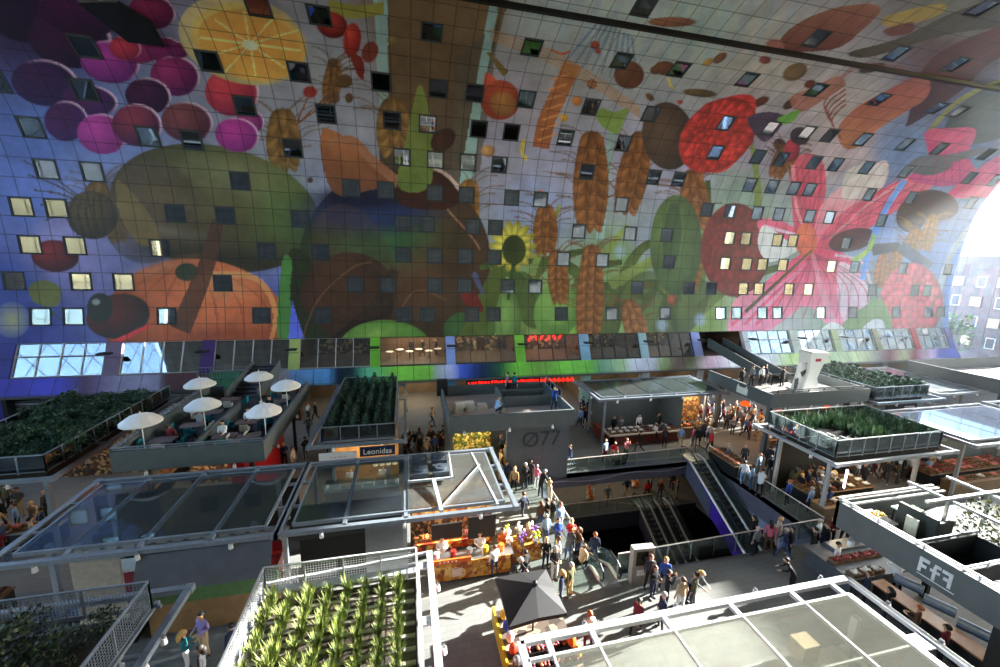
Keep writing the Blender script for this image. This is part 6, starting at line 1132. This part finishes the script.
# ================================================================== people
# skeleton per pose: joints with radii, grown with Skin + Subdivision into one continuous body (1.75 m, facing +Y)
def body_mesh(name, pose, coat=False):
    V, Ed, Rr, K = [], [], [], []          # K: 0 skin, 1 top, 2 legs, 3 shoes
    def j(p, r, k, parent=None):
        V.append(Vector(p)); Rr.append(r if isinstance(r, tuple) else (r, r)); K.append(k)
        if parent is not None: Ed.append((parent, len(V) - 1))
        return len(V) - 1
    L = pose.get('lean', 0.0); hz = pose.get('hip', .95); tw = pose.get('sit', False)
    def tor(x, y, z): return (x, y + (z - hz) * L, z)
    pel = j(tor(0, 0, hz), (.155, .115), 2); sp_ = j(tor(0, 0, hz + .18), (.135, .1), 1, pel); ch = j(tor(0, 0, hz + .38), (.165, .115), 1, sp_); nk = j(tor(0, .0, hz + .53), (.062, .062), 1, ch)
    n2 = j(tor(0, .01, hz + .59), (.052, .055), 0, nk); hd = j(tor(0, .035, hz + .67), (.078, .09), 0, n2); tp_ = j(tor(0, .015, hz + .765), (.07, .082), 0, hd); j(tor(0, .12, hz + .665), (.014, .014), 0, hd)
    for s in (-1, 1):
        j(tor(s * .088, .01, hz + .675), (.012, .018), 0, hd)
        sh = j(tor(s * .17, 0, hz + .45), .062, 1, ch); e = pose['arm'][0 if s < 0 else 1]; el = j(tor(s * e[0][0], e[0][1], hz + e[0][2]), .045, 1, sh); wr = j(tor(s * e[1][0], e[1][1], hz + e[1][2]), .032, 1, el)
        d = (V[wr] - V[el]).normalized(); side = d.cross(Vector((0, 1, .1))).normalized(); up = side.cross(d)
        pm = j(V[wr] + d * .06, (.03, .022), 0, wr)
        for q, ln in enumerate((.075, .085, .08, .062)):
            off = side * (.027 - .018 * q); f1 = j(V[pm] + d * .045 + off, .0095, 0, pm); f2 = j(V[f1] + d * ln * .5 + up * -.008, .0085, 0, f1); j(V[f2] + d * ln * .45 + up * -.02, .007, 0, f2)
        t1 = j(V[pm] + side * .035 + d * .0, .011, 0, pm); j(V[t1] + side * .022 + d * .035, .009, 0, t1)
        g = pose['leg'][0 if s < 0 else 1]; hp_ = j((s * .09, 0, hz - .06), .092, 2, pel); kn = j((s * g[0][0], g[0][1], g[0][2]), .058, 2, hp_); an = j((s * g[1][0], g[1][1], g[1][2]), .04, 2, kn)
        h2 = j((s * g[1][0], g[1][1] - .02, g[1][2] - .05), .04, 3, an); fz = g[2] if len(g) > 2 else (g[1][1] + .15, g[1][2] - .06); j((s * (g[1][0] + .02), fz[0], fz[1]), (.038, .026), 3, h2)
    me = bpy.data.meshes.new(name + '_rig'); me.from_pydata(V, Ed, []); o = bpy.data.objects.new(name + '_rig', me); COL.objects.link(o)
    o.modifiers.new('skin', 'SKIN'); sk = me.skin_vertices[0].data
    for i, r in enumerate(Rr): sk[i].radius = r; sk[i].use_root = (i == 0)
    ss = o.modifiers.new('sub', 'SUBSURF'); ss.levels = 1; ss.render_levels = 1
    bpy.context.view_layer.update(); dg = bpy.context.evaluated_depsgraph_get(); out = bpy.data.meshes.new_from_object(o.evaluated_get(dg)); out.name = name
    bpy.data.objects.remove(o); bpy.data.meshes.remove(me)
    segs = [(V[a], V[b], K[b], K[a]) for a, b in Ed]
    A = np.array([s_[0] for s_ in segs]); B = np.array([s_[1] for s_ in segs]); KK = np.array([s_[2] for s_ in segs]); D = B - A; L2 = (D * D).sum(1) + 1e-9
    rad = np.array([max(Rr[b]) for a, b in Ed])
    out.materials.clear()
    for _ in range(4): out.materials.append(None)
    mi = []
    for p in out.polygons:
        c = np.array(p.center); t = np.clip(((c - A) * D).sum(1) / L2, 0, 1); q = A + D * t[:, None]; dd = np.linalg.norm(c - q, axis=1) - rad * .7; mi.append(int(KK[dd.argmin()]))
    out.polygons.foreach_set('material_index', mi); out.polygons.foreach_set('use_smooth', [True] * len(mi)); out['hz'] = hz; out['lean'] = L
    return out
AR_D = ((.225, -.02, .17), (.235, .03, -.07)); AR_B = ((.23, -.02, .2), (.12, .22, .22)); AR_U = ((.23, .12, .3), (.07, .24, .58)); AR_W = ((.22, .14, .2), (.22, .3, .02)); AR_K = ((.22, -.14, .2), (.22, -.12, -.03)); AR_F = ((.2, .2, .25), (.16, .42, .2))
LS = ((.1, .02, .5), (.11, -.02, .09)); LF = ((.1, .2, .52), (.1, .28, .1)); LB = ((.1, -.02, .5), (.1, -.32, .17), (-.22, .06)); LW = ((.13, .03, .5), (.16, -.01, .09))
SITL = ((.13, .4, .5), (.13, .42, .09))
POSES = {'standing': dict(arm=(AR_D, AR_D), leg=(LS, LW)), 'walking': dict(arm=(AR_W, AR_K), leg=(LB, LF), lean=.06), 'striding': dict(arm=(AR_K, AR_W), leg=(LF, LB), lean=.08), 'holding something': dict(arm=(AR_B, AR_B), leg=(LS, LS)),
         'with one raised arm': dict(arm=(AR_D, AR_U), leg=(LW, LS)), 'taking a picture': dict(arm=(AR_U, AR_U), leg=(LW, LW)), 'leaning forward': dict(arm=(AR_F, AR_F), leg=(LS, LW), lean=.55), 'with hand on hip': dict(arm=(AR_B, AR_D), leg=(LW, LS)),
         'seated': dict(arm=(AR_F, AR_B), leg=(SITL, SITL), hip=.55), 'crouching': dict(arm=(AR_F, AR_B), leg=(((.16, .28, .5), (.15, .08, .09)), ((.16, .34, .42), (.15, .14, .09))), hip=.36, lean=.25)}
BM_ = {k: body_mesh('body', v) for k, v in POSES.items()}
def hair_mesh(kind, hz, L):
    b = MB(); n, m = 10, 7; P0 = Vector((0, .0 + .68 * L, hz + .70)); pts = []
    for i in range(m + 1):
        th = math.pi * i / m * (.62 if kind == 'short' else .62)
        for k in range(n):
            a = 2 * math.pi * k / n; x, y, z = math.sin(th) * math.cos(a), math.sin(th) * math.sin(a), math.cos(th)
            zz = z
            if y > .25 and z < .45: zz = max(z, .38)          # forehead stays free
            pts.append((P0.x + x * .098, P0.y + y * .112 - .012, P0.z + zz * .118))
    b.add(pts, [(i * n + k, i * n + (k + 1) % n, (i + 1) * n + (k + 1) % n, (i + 1) * n + k) for i in range(m) for k in range(n)])
    if kind == 'long': b.tube([P0 + Vector((0, -.07, 0)), P0 + Vector((0, -.11, -.12)), P0 + Vector((0, -.12, -.26))], .095, 8, r2=.06)
    if kind == 'bun': b.ball((P0.x, P0.y - .12, P0.z + .06), .05, 8, 5)
    return b.mesh('hair', mat('hair_brown', (70, 48, 34), .6), True)
HM = {(k, p): hair_mesh(k, BM_[p]['hz'], BM_[p]['lean']) for k in ('short', 'long', 'bun') for p in POSES}
TC = {'black': (24, 24, 28), 'navy': (30, 38, 66), 'dark grey': (58, 60, 66), 'grey': (116, 120, 126), 'white': (228, 228, 230), 'light blue': (142, 172, 208), 'blue': (44, 80, 168), 'denim blue': (66, 88, 130), 'red': (196, 28, 42), 'pink': (216, 110, 130), 'beige': (190, 164, 130), 'brown': (98, 66, 44),
      'olive': (88, 86, 58), 'tan': (176, 142, 98), 'khaki': (178, 150, 104), 'cream': (222, 210, 188), 'lilac': (160, 140, 200), 'dark red': (110, 30, 38), 'teal': (30, 110, 120), 'green': (60, 110, 70), 'orange': (216, 110, 50), 'striped': (150, 152, 156), 'checked pink': (190, 120, 126)}
HC = {'dark': (34, 26, 22), 'brown': (88, 56, 36), 'blond': (200, 160, 96), 'grey': (168, 166, 162), 'ginger': (160, 88, 44)}
def cm(c): return mat('cloth_' + c.replace(' ', '_'), TC[c], .85, 0, .12, 9)
SK = [mat('skin_%d' % i, c, .55, 0, .04) for i, c in enumerate(((222, 176, 146), (206, 158, 126), (150, 104, 78)))]
HMAT = {k: mat('hair_' + k + '_tone', v, .6, 0, .15, 20) for k, v in HC.items()}; SHOE = [mat('dark_shoes', (30, 28, 28), .5), mat('pale_shoes', (200, 196, 190), .6), mat('brown_shoes', (100, 66, 42), .5)]
rnp = random.Random(21); LBL = {}
PEOPLE = []
def person(px_, py_, top, legs, pose='standing', hair='dark', head='short', face=0, where='', h=1.74, z=0.0, extra='', pos=None, garment='jacket', lg='trousers'):
    q = Vector(pos) if pos else at(px_, py_, z); o = bpy.data.objects.new('person', BM_[pose]); COL.objects.link(o)
    s_ = h / 1.75 * 1.05; o.location = (q.x, q.y, z - .005); o.rotation_euler = (0, 0, R_(face)); o.scale = (s_ * 1.1, s_ * 1.1, s_)
    if pose == 'seated': pass
    ms = (SK[rnp.choice((0, 0, 1, 1, 2))], cm(top), cm(legs), SHOE[rnp.choice((0, 0, 0, 1, 2))])
    for i, m_ in enumerate(ms): o.material_slots[i].link = 'OBJECT'; o.material_slots[i].material = m_
    hh = bpy.data.objects.new('hair', HM[(head, pose)]); COL.objects.link(hh); hh.parent = o; hh.material_slots[0].link = 'OBJECT'; hh.material_slots[0].material = HMAT[hair]
    lb = 'person, %s %s, %s %s, %s%s, %s' % (top, garment, legs, lg, pose, extra, where); LBL.setdefault(lb, []).append(o); PEOPLE.append(o)
    o['category'] = 'person'; o['label'] = lb; return o
W1 = 'sunlit, left of the opening'; W2 = 'by the grey stele'; W3 = 'shaded, right of the opening'; W4 = 'on far walkway'; W5 = 'at far balustrade'
SUNNY = [(506, 484, 'navy', 'black', 'walking', 'dark', 'short', 200), (514, 492, 'tan', 'black', 'standing', 'blond', 'bun', 150), (524.5, 488, 'black', 'dark grey', 'standing', 'grey', 'short', 10), (530, 484, 'dark grey', 'black', 'holding something', 'brown', 'short', -20), (536, 488, 'pink', 'white', 'standing', 'grey', 'short', 120),
         (543, 469, 'black', 'navy', 'striding', 'dark', 'short', -90), (525, 464, 'white', 'black', 'walking', 'dark', 'short', 180), (513, 466, 'denim blue', 'navy', 'standing', 'brown', 'short', 90), (540, 497, 'black', 'black', 'leaning forward', 'grey', 'short', -60), (549, 505, 'cream', 'cream', 'standing', 'blond', 'long', -90),
         (523, 521, 'navy', 'dark grey', 'walking', 'brown', 'short', 30), (527, 553, 'beige', 'tan', 'holding something', 'blond', 'long', 170), (539.6, 529, 'brown', 'denim blue', 'standing', 'brown', 'long', 20), (546, 526, 'black', 'dark grey', 'holding something', 'dark', 'bun', -100), (552, 527, 'black', 'olive', 'holding something', 'dark', 'short', 100),
         (559, 532, 'light blue', 'white', 'standing', 'brown', 'bun', 200), (545, 544, 'light blue', 'denim blue', 'standing', 'grey', 'short', 10), (557, 547, 'blue', 'denim blue', 'holding something', 'brown', 'short', 190), (570, 549, 'red', 'black', 'taking a picture', 'blond', 'bun', 160), (577, 558, 'brown', 'navy', 'holding something', 'brown', 'long', 100),
         (567, 562, 'dark grey', 'denim blue', 'leaning forward', 'blond', 'bun', -60), (545, 568, 'black', 'navy', 'holding something', 'blond', 'short', 180), (557, 568, 'white', 'beige', 'standing', 'brown', 'bun', 90), (554, 580, 'black', 'white', 'holding something', 'grey', 'long', 190), (569, 597, 'olive', 'khaki', 'standing', 'grey', 'short', 30),
         (560, 603, 'navy', 'navy', 'standing', 'blond', 'long', 60), (512, 588, 'black', 'grey', 'leaning forward', 'grey', 'short', 220), (524, 584, 'black', 'navy', 'standing', 'dark', 'short', 30), (494, 576, 'white', 'denim blue', 'standing', 'brown', 'short', 20), (581, 567, 'beige', 'black', 'crouching', 'brown', 'bun', -60)]
for t in SUNNY: person(t[0], t[1], t[2], t[3], t[4], t[5], t[6], t[7], W1 + (' near chips stall' if t[0] < 530 else ''), h=rnp.uniform(1.64, 1.82))
person(0, 0, 'navy', 'denim blue', 'standing', 'ginger', 'bun', -10, 'atop near-left escalator', z=-.35, pos=(9.5, 17.2, 0)); person(0, 0, 'black', 'black', 'standing', 'dark', 'short', 0, 'on near-left escalator', z=-1.7, pos=(9.5, 19.5, 0)); person(0, 0, 'dark grey', 'navy', 'standing', 'grey', 'short', 180, 'low on near-left escalator', z=-3.3, pos=(9.5, 22.2, 0))
for t in [(652, 598, 'black', 'navy', 'holding something', 'brown', 'long', 200), (648, 588, 'dark grey', 'black', 'standing', 'brown', 'long', 170), (663, 590, 'blue', 'black', 'standing', 'blond', 'long', 150), (665, 605, 'black', 'black', 'taking a picture', 'dark', 'short', 240), (689, 600, 'grey', 'navy', 'leaning forward', 'blond', 'long', 200), (679, 613, 'beige', 'white', 'standing', 'brown', 'bun', 0), (692, 606, 'olive', 'dark grey', 'standing', 'dark', 'short', 30), (660, 630, 'navy', 'dark grey', 'standing', 'grey', 'short', 80), (587, 650, 'white', 'dark red', 'standing', 'ginger', 'bun', 0), (636, 634, 'dark red', 'black', 'walking', 'dark', 'long', 120)]:
    person(t[0], t[1], t[2], t[3], t[4], t[5], t[6], t[7], W2 if t[1] < 620 else 'by the sunlit roof edge', h=rnp.uniform(1.66, 1.8))
for t in [(754, 555, 'grey', 'black', 'standing', 'grey', 'short', 10), (750, 546, 'black', 'black', 'standing', 'dark', 'long', 30), (767, 551, 'pink', 'brown', 'standing', 'dark', 'long', -40), (776, 548, 'cream', 'white', 'holding something', 'blond', 'short', 60), (783, 558, 'navy', 'denim blue', 'striding', 'grey', 'short', 30), (788, 556, 'dark grey', 'navy', 'standing', 'dark', 'short', 60), (810, 558, 'black', 'dark grey', 'standing', 'dark', 'short', 30), (822, 553, 'black', 'navy', 'standing', 'brown', 'short', 70), (815, 548, 'white', 'navy', 'standing', 'grey', 'short', 20), (829, 545, 'dark red', 'black', 'holding something', 'ginger', 'long', 120), (791, 592, 'black', 'black', 'leaning forward', 'dark', 'short', 60),
          (843, 545, 'black', 'dark grey', 'standing', 'dark', 'short', 100), (851, 556, 'grey', 'brown', 'holding something', 'dark', 'short', 170), (833, 574, 'white', 'black', 'standing', 'dark', 'short', 200)]:
    person(t[0], t[1], t[2], t[3], t[4], t[5], t[6], t[7], W3, h=rnp.uniform(1.66, 1.84))
for t in [(727, 465, 'grey', 'denim blue', 'walking', 'grey', 'short', 60), (743, 466, 'dark grey', 'navy', 'standing', 'grey', 'short', -30), (742, 484, 'white', 'light blue', 'walking', 'dark', 'short', -40), (750, 489, 'light blue', 'denim blue', 'standing', 'brown', 'short', 30), (758, 496, 'white', 'black', 'leaning forward', 'dark', 'short', -60), (757, 476, 'light blue', 'grey', 'standing', 'ginger', 'short', 20), (775, 480, 'navy', 'black', 'standing', 'dark', 'short', 130), (768, 478, 'black', 'dark grey', 'standing', 'dark', 'short', -20), (786, 506, 'blue', 'navy', 'standing', 'ginger', 'short', 10), (808, 512, 'light blue', 'navy', 'standing', 'grey', 'short', 10), (820, 518, 'pink', 'dark grey', 'standing', 'blond', 'short', 40),
          (655, 442, 'white', 'black', 'walking', 'grey', 'short', 90), (661, 440, 'grey', 'denim blue', 'standing', 'dark', 'short', 10), (664, 447, 'dark grey', 'black', 'holding something', 'brown', 'long', -60), (639, 452, 'black', 'dark grey', 'walking', 'dark', 'bun', 90), (620, 436, 'grey', 'grey', 'standing', 'brown', 'short', 0), (680, 446, 'light blue', 'beige', 'standing', 'dark', 'short', 150), (692.5, 446, 'pink', 'denim blue', 'standing', 'dark', 'short', 20), (697, 447, 'black', 'black', 'standing', 'dark', 'short', -20), (708, 443, 'white', 'denim blue', 'standing', 'blond', 'short', 0), (710, 452, 'red', 'black', 'walking', 'ginger', 'short', 90), (702, 441, 'dark grey', 'navy', 'standing', 'dark', 'short', 0), (569.6, 466, 'navy', 'denim blue', 'walking', 'brown', 'short', 100)]:
    person(t[0], t[1], t[2], t[3], t[4], t[5], t[6], t[7], W4 + (' left' if t[0] < 600 else (' middle' if t[0] < 715 else ' right')), h=rnp.uniform(1.66, 1.82))
person(604, 461, 'light blue', 'dark red', 'standing', 'brown', 'short', 200, W5, h=1.76, garment='shirt'); person(612, 460.5, 'red', 'beige', 'leaning forward', 'blond', 'short', 170, W5, h=1.66, garment='top'); person(625, 460.5, 'checked pink', 'green', 'taking a picture', 'brown', 'short', 190, W5, h=1.8, garment='shirt')
o = MB().box(-.5, .5, -.2, .2, 0, .4).build('green_bag', mat('dark_green_bag', (52, 66, 50), .7)); o.location = at(619, 463.5); tag(o, 'dark green bag on the floor at the far glass balustrade', 'bag')
# people on the numeral terrace
ZT = 4.5
person(507, 394, 'grey', 'navy', 'standing', 'dark', 'short', 60, 'at back of numeral terrace', z=ZT); person(514, 394, 'teal', 'black', 'standing', 'dark', 'short', -60, 'at back of numeral terrace', z=ZT, extra=' with white backpack'); person(496, 413, 'light blue', 'black', 'crouching', 'ginger', 'short', -70, 'beside tripod, numeral terrace', z=ZT)
person(553.5, 410, 'blue', 'navy', 'taking a picture', 'brown', 'short', 190, 'corner of numeral terrace', z=ZT)
q = at(503, 412, ZT); t_ = empty('camera_tripod', 'small black camera tripod before the crouching person on the numeral terrace', 'tripod', None, (q.x, q.y, ZT)); MB().box(-.1, .1, -.08, .08, 1.15, 1.3).build('camera', DARK, t_)
for k in range(3): a = k * 2.094; MB().tube([(0, 0, 1.15), (.35 * math.cos(a), .35 * math.sin(a), 0)], .014, 5).build('leg', DARK, t_)
# lower left counter
person(211, 667, 'lilac', 'beige', 'holding something', 'dark', 'short', 150, 'behind nearest left counter', h=1.85, garment='shirt', pos=at(206, 655)); person(190, 690, 'teal', 'white', 'holding something', 'blond', 'long', -60, 'beside nearest left counter', pos=at(188, 672)); person(205, 690, 'black', 'black', 'standing', 'dark', 'long', 100, 'at nearest left counter', pos=at(205, 688)); person(231, 660, 'navy', 'dark grey', 'standing', 'dark', 'short', 60, 'left of the shrub roof', pos=at(235, 664))
# between the stalls on the left and centre
for t in [(308.7, 421, 'white', 'dark grey'), (316, 421, 'black', 'black'), (306, 459, 'black', 'dark grey'), (309, 436, 'dark grey', 'navy'), (285, 466, 'navy', 'black'), (294, 470, 'cream', 'grey'), (432, 426, 'tan', 'black'), (330, 455, 'pink', 'navy')]: person(t[0], t[1], t[2], t[3], rnp.choice(('standing', 'walking', 'holding something')), rnp.choice(list(HC)), 'short', rnp.uniform(0, 360), 'near conifer-roofed stall')
def crowd(n, poly, where, grp, seed, z=0, mind=.55, cols=('black', 'navy', 'dark grey', 'grey', 'brown', 'denim blue', 'olive', 'black', 'white', 'beige', 'dark red', 'light blue')):
    rnd = random.Random(seed); pts = [at(x, y, z) for x, y in poly]; xs0 = [p.x for p in pts]; ys0 = [p.y for p in pts]; done = []; tries = 0
    while len(done) < n and tries < 4000:
        tries += 1; x, y = rnd.uniform(min(xs0), max(xs0)), rnd.uniform(min(ys0), max(ys0)); ins = False
        for i in range(len(pts)):
            a, b = pts[i], pts[(i + 1) % len(pts)]
            if (a.y > y) != (b.y > y) and x < (b.x - a.x) * (y - a.y) / (b.y - a.y) + a.x: ins = not ins
        if not ins or any((x - p[0]) ** 2 + (y - p[1]) ** 2 < mind ** 2 for p in done) or any((x - p.location.x) ** 2 + (y - p.location.y) ** 2 < .3 and abs(p.location.z - z) < .5 for p in PEOPLE): continue
        done.append((x, y)); o = person(0, 0, rnd.choice(cols), rnd.choice(('black', 'navy', 'dark grey', 'denim blue', 'black', 'khaki', 'brown')), rnd.choice(('standing', 'walking', 'holding something', 'striding', 'with hand on hip', 'standing')), rnd.choice(('dark', 'dark', 'brown', 'brown', 'blond', 'grey', 'ginger')), rnd.choice(('short', 'short', 'long', 'bun')), rnd.uniform(0, 360), where, rnd.uniform(1.6, 1.84), z, pos=(x, y, 0)); o['group'] = grp
crowd(56, [(668, 432), (700, 440), (722, 432), (765, 446), (762, 425), (752, 418), (700, 412), (660, 420)], 'before the sculpture terrace', 'crowd before the sculpture terrace', 31)
crowd(44, [(764, 470), (800, 498), (828, 515), (838, 500), (800, 470), (775, 458)], 'below reed-planted roof', 'crowd below the reed-planted roof', 32)
crowd(20, [(405, 448), (450, 446), (452, 456), (405, 462)], 'between conifer and numeral stalls', 'queue between the conifer stall and the numeral stall', 33)
crowd(8, [(500, 450), (515, 452), (520, 480), (498, 478)], 'by numeral screen corner', 'people by the numeral screen', 34)
crowd(24, [(840, 492), (930, 478), (940, 462), (860, 470)], 'behind lettered terrace', 'people behind the lettered terrace', 35)
crowd(9, [(588, 415), (579, 412), (578, 428), (590, 432)], 'left of fishmonger stall', 'people left of the fishmonger stall', 36)
crowd(9, [(590, 470), (690, 480), (700, 500), (600, 505)], 'on basement level', 'people in the basement', 37, z=-5, cols=('red', 'black', 'orange', 'navy', 'grey', 'brown'))
crowd(12, [(0, 500), (60, 520), (30, 560), (0, 570)], 'in dim left-edge lane', 'people in the dim left lane', 38)
crowd(8, [(120, 440), (250, 440), (250, 470), (120, 470)], 'under parasol terrace', 'people under the parasol terrace', 39)
for i, (x, y, c) in enumerate(((-12.3, 26.9, 'striped'), (-10.3, 24.9, 'white'), (-8.6, 31.0, 'black'), (-9.6, 26.8, 'white'), (-12.9, 24.9, 'dark red'), (-9.0, 28.9, 'black'))): person(0, 0, c, 'black', 'seated', 'dark', 'short', 180 if i % 2 else 0, 'at parasol terrace tables', z=4.4, pos=(x, y, 0))
for i, (x, y) in enumerate(((29.0, 28.9), (30.6, 29.4), (31.4, 29.2), (32.2, 29.6), (33.2, 28.7))): person(0, 0, ('black', 'grey', 'white', 'navy', 'dark grey')[i], 'black', 'standing', 'dark', 'short', 90 * i, 'on sculpture terrace', z=4.55, pos=(x, y, 0))
person(0, 0, 'white', 'black', 'leaning forward', 'dark', 'short', -30, 'over steel drums', pos=(22.7, 12.9 - .85, 0), garment='shirt')
person(0, 0, 'navy', 'black', 'standing', 'brown', 'short', 40, 'at wooden bar', pos=(20.5, 11.9, 0)); person(0, 0, 'black', 'dark grey', 'standing', 'dark', 'long', 20, 'at wooden bar', pos=(20.4, 11.0, 0)); person(0, 0, 'brown', 'black', 'holding something', 'ginger', 'short', 20, 'at wooden bar', pos=(20.5, 10.0, 0)); person(0, 0, 'dark red', 'black', 'standing', 'dark', 'short', 10, 'at wooden bar', pos=(20.5, 9.1, 0))
for i, (x, c) in enumerate(((1.6, 'white'), (3.5, 'white'), (4.7, 'orange'))): person(0, 0, c, 'black', 'holding something', 'dark', 'short', 180, 'behind chips counter', pos=(x, 17.95, 0))
for i, x in enumerate((-3.6, -1.6)): person(0, 0, 'white', 'black', 'standing', 'brown', 'short', 180, 'inside conifer-roofed stall', pos=(x, 25.6, 0))
for i, (x, c) in enumerate(((18, 'black'), (20.5, 'white'), (22.5, 'dark grey'))): person(0, 0, c, 'black', 'standing', 'dark', 'short', 180, 'behind fishmonger counter', pos=(x, 30.9, 0))
for i, x in enumerate((.6, 1.8, 3.2)): person(0, 0, 'black', 'black', ('standing', 'walking', 'with one raised arm')[i], 'dark', 'short', 60 * i, 'in upper restaurant', z=float(z0b), pos=(x, 43.4, 0))
# labels shared by several people: they also share a group
for lb, L_ in LBL.items():
    if len(L_) > 1:
        for o in L_:
            if not o.get('group'): o['group'] = 'lookalikes ' + lb.split(', ')[-1]
for lb in [k for k in USED if USED[k] > 1]: pass
bpy.context.view_layer.update()
# ================================================================== thin dusty haze in the sunlit right end of the hall
hz_ = MB(); hz_.box(34, 74.0, -1, 41.0, 3.0, 34); ho = hz_.build('haze', bpy.data.materials.new('sunlit_haze')); hm = ho.data.materials[0]; hm.use_nodes = True; hn = hm.node_tree; hn.nodes.clear()
vsx = hn.nodes.new('ShaderNodeVolumeScatter'); vsx.inputs['Density'].default_value = .0010; vsx.inputs['Anisotropy'].default_value = .35; vsx.inputs['Color'].default_value = (.92, .96, 1, 1)
hn.links.new(vsx.outputs[0], hn.nodes.new('ShaderNodeOutputMaterial').inputs['Volume']); tag(ho, 'thin bright haze hanging in the sunlit right end of the hall', 'haze', kind='stuff')
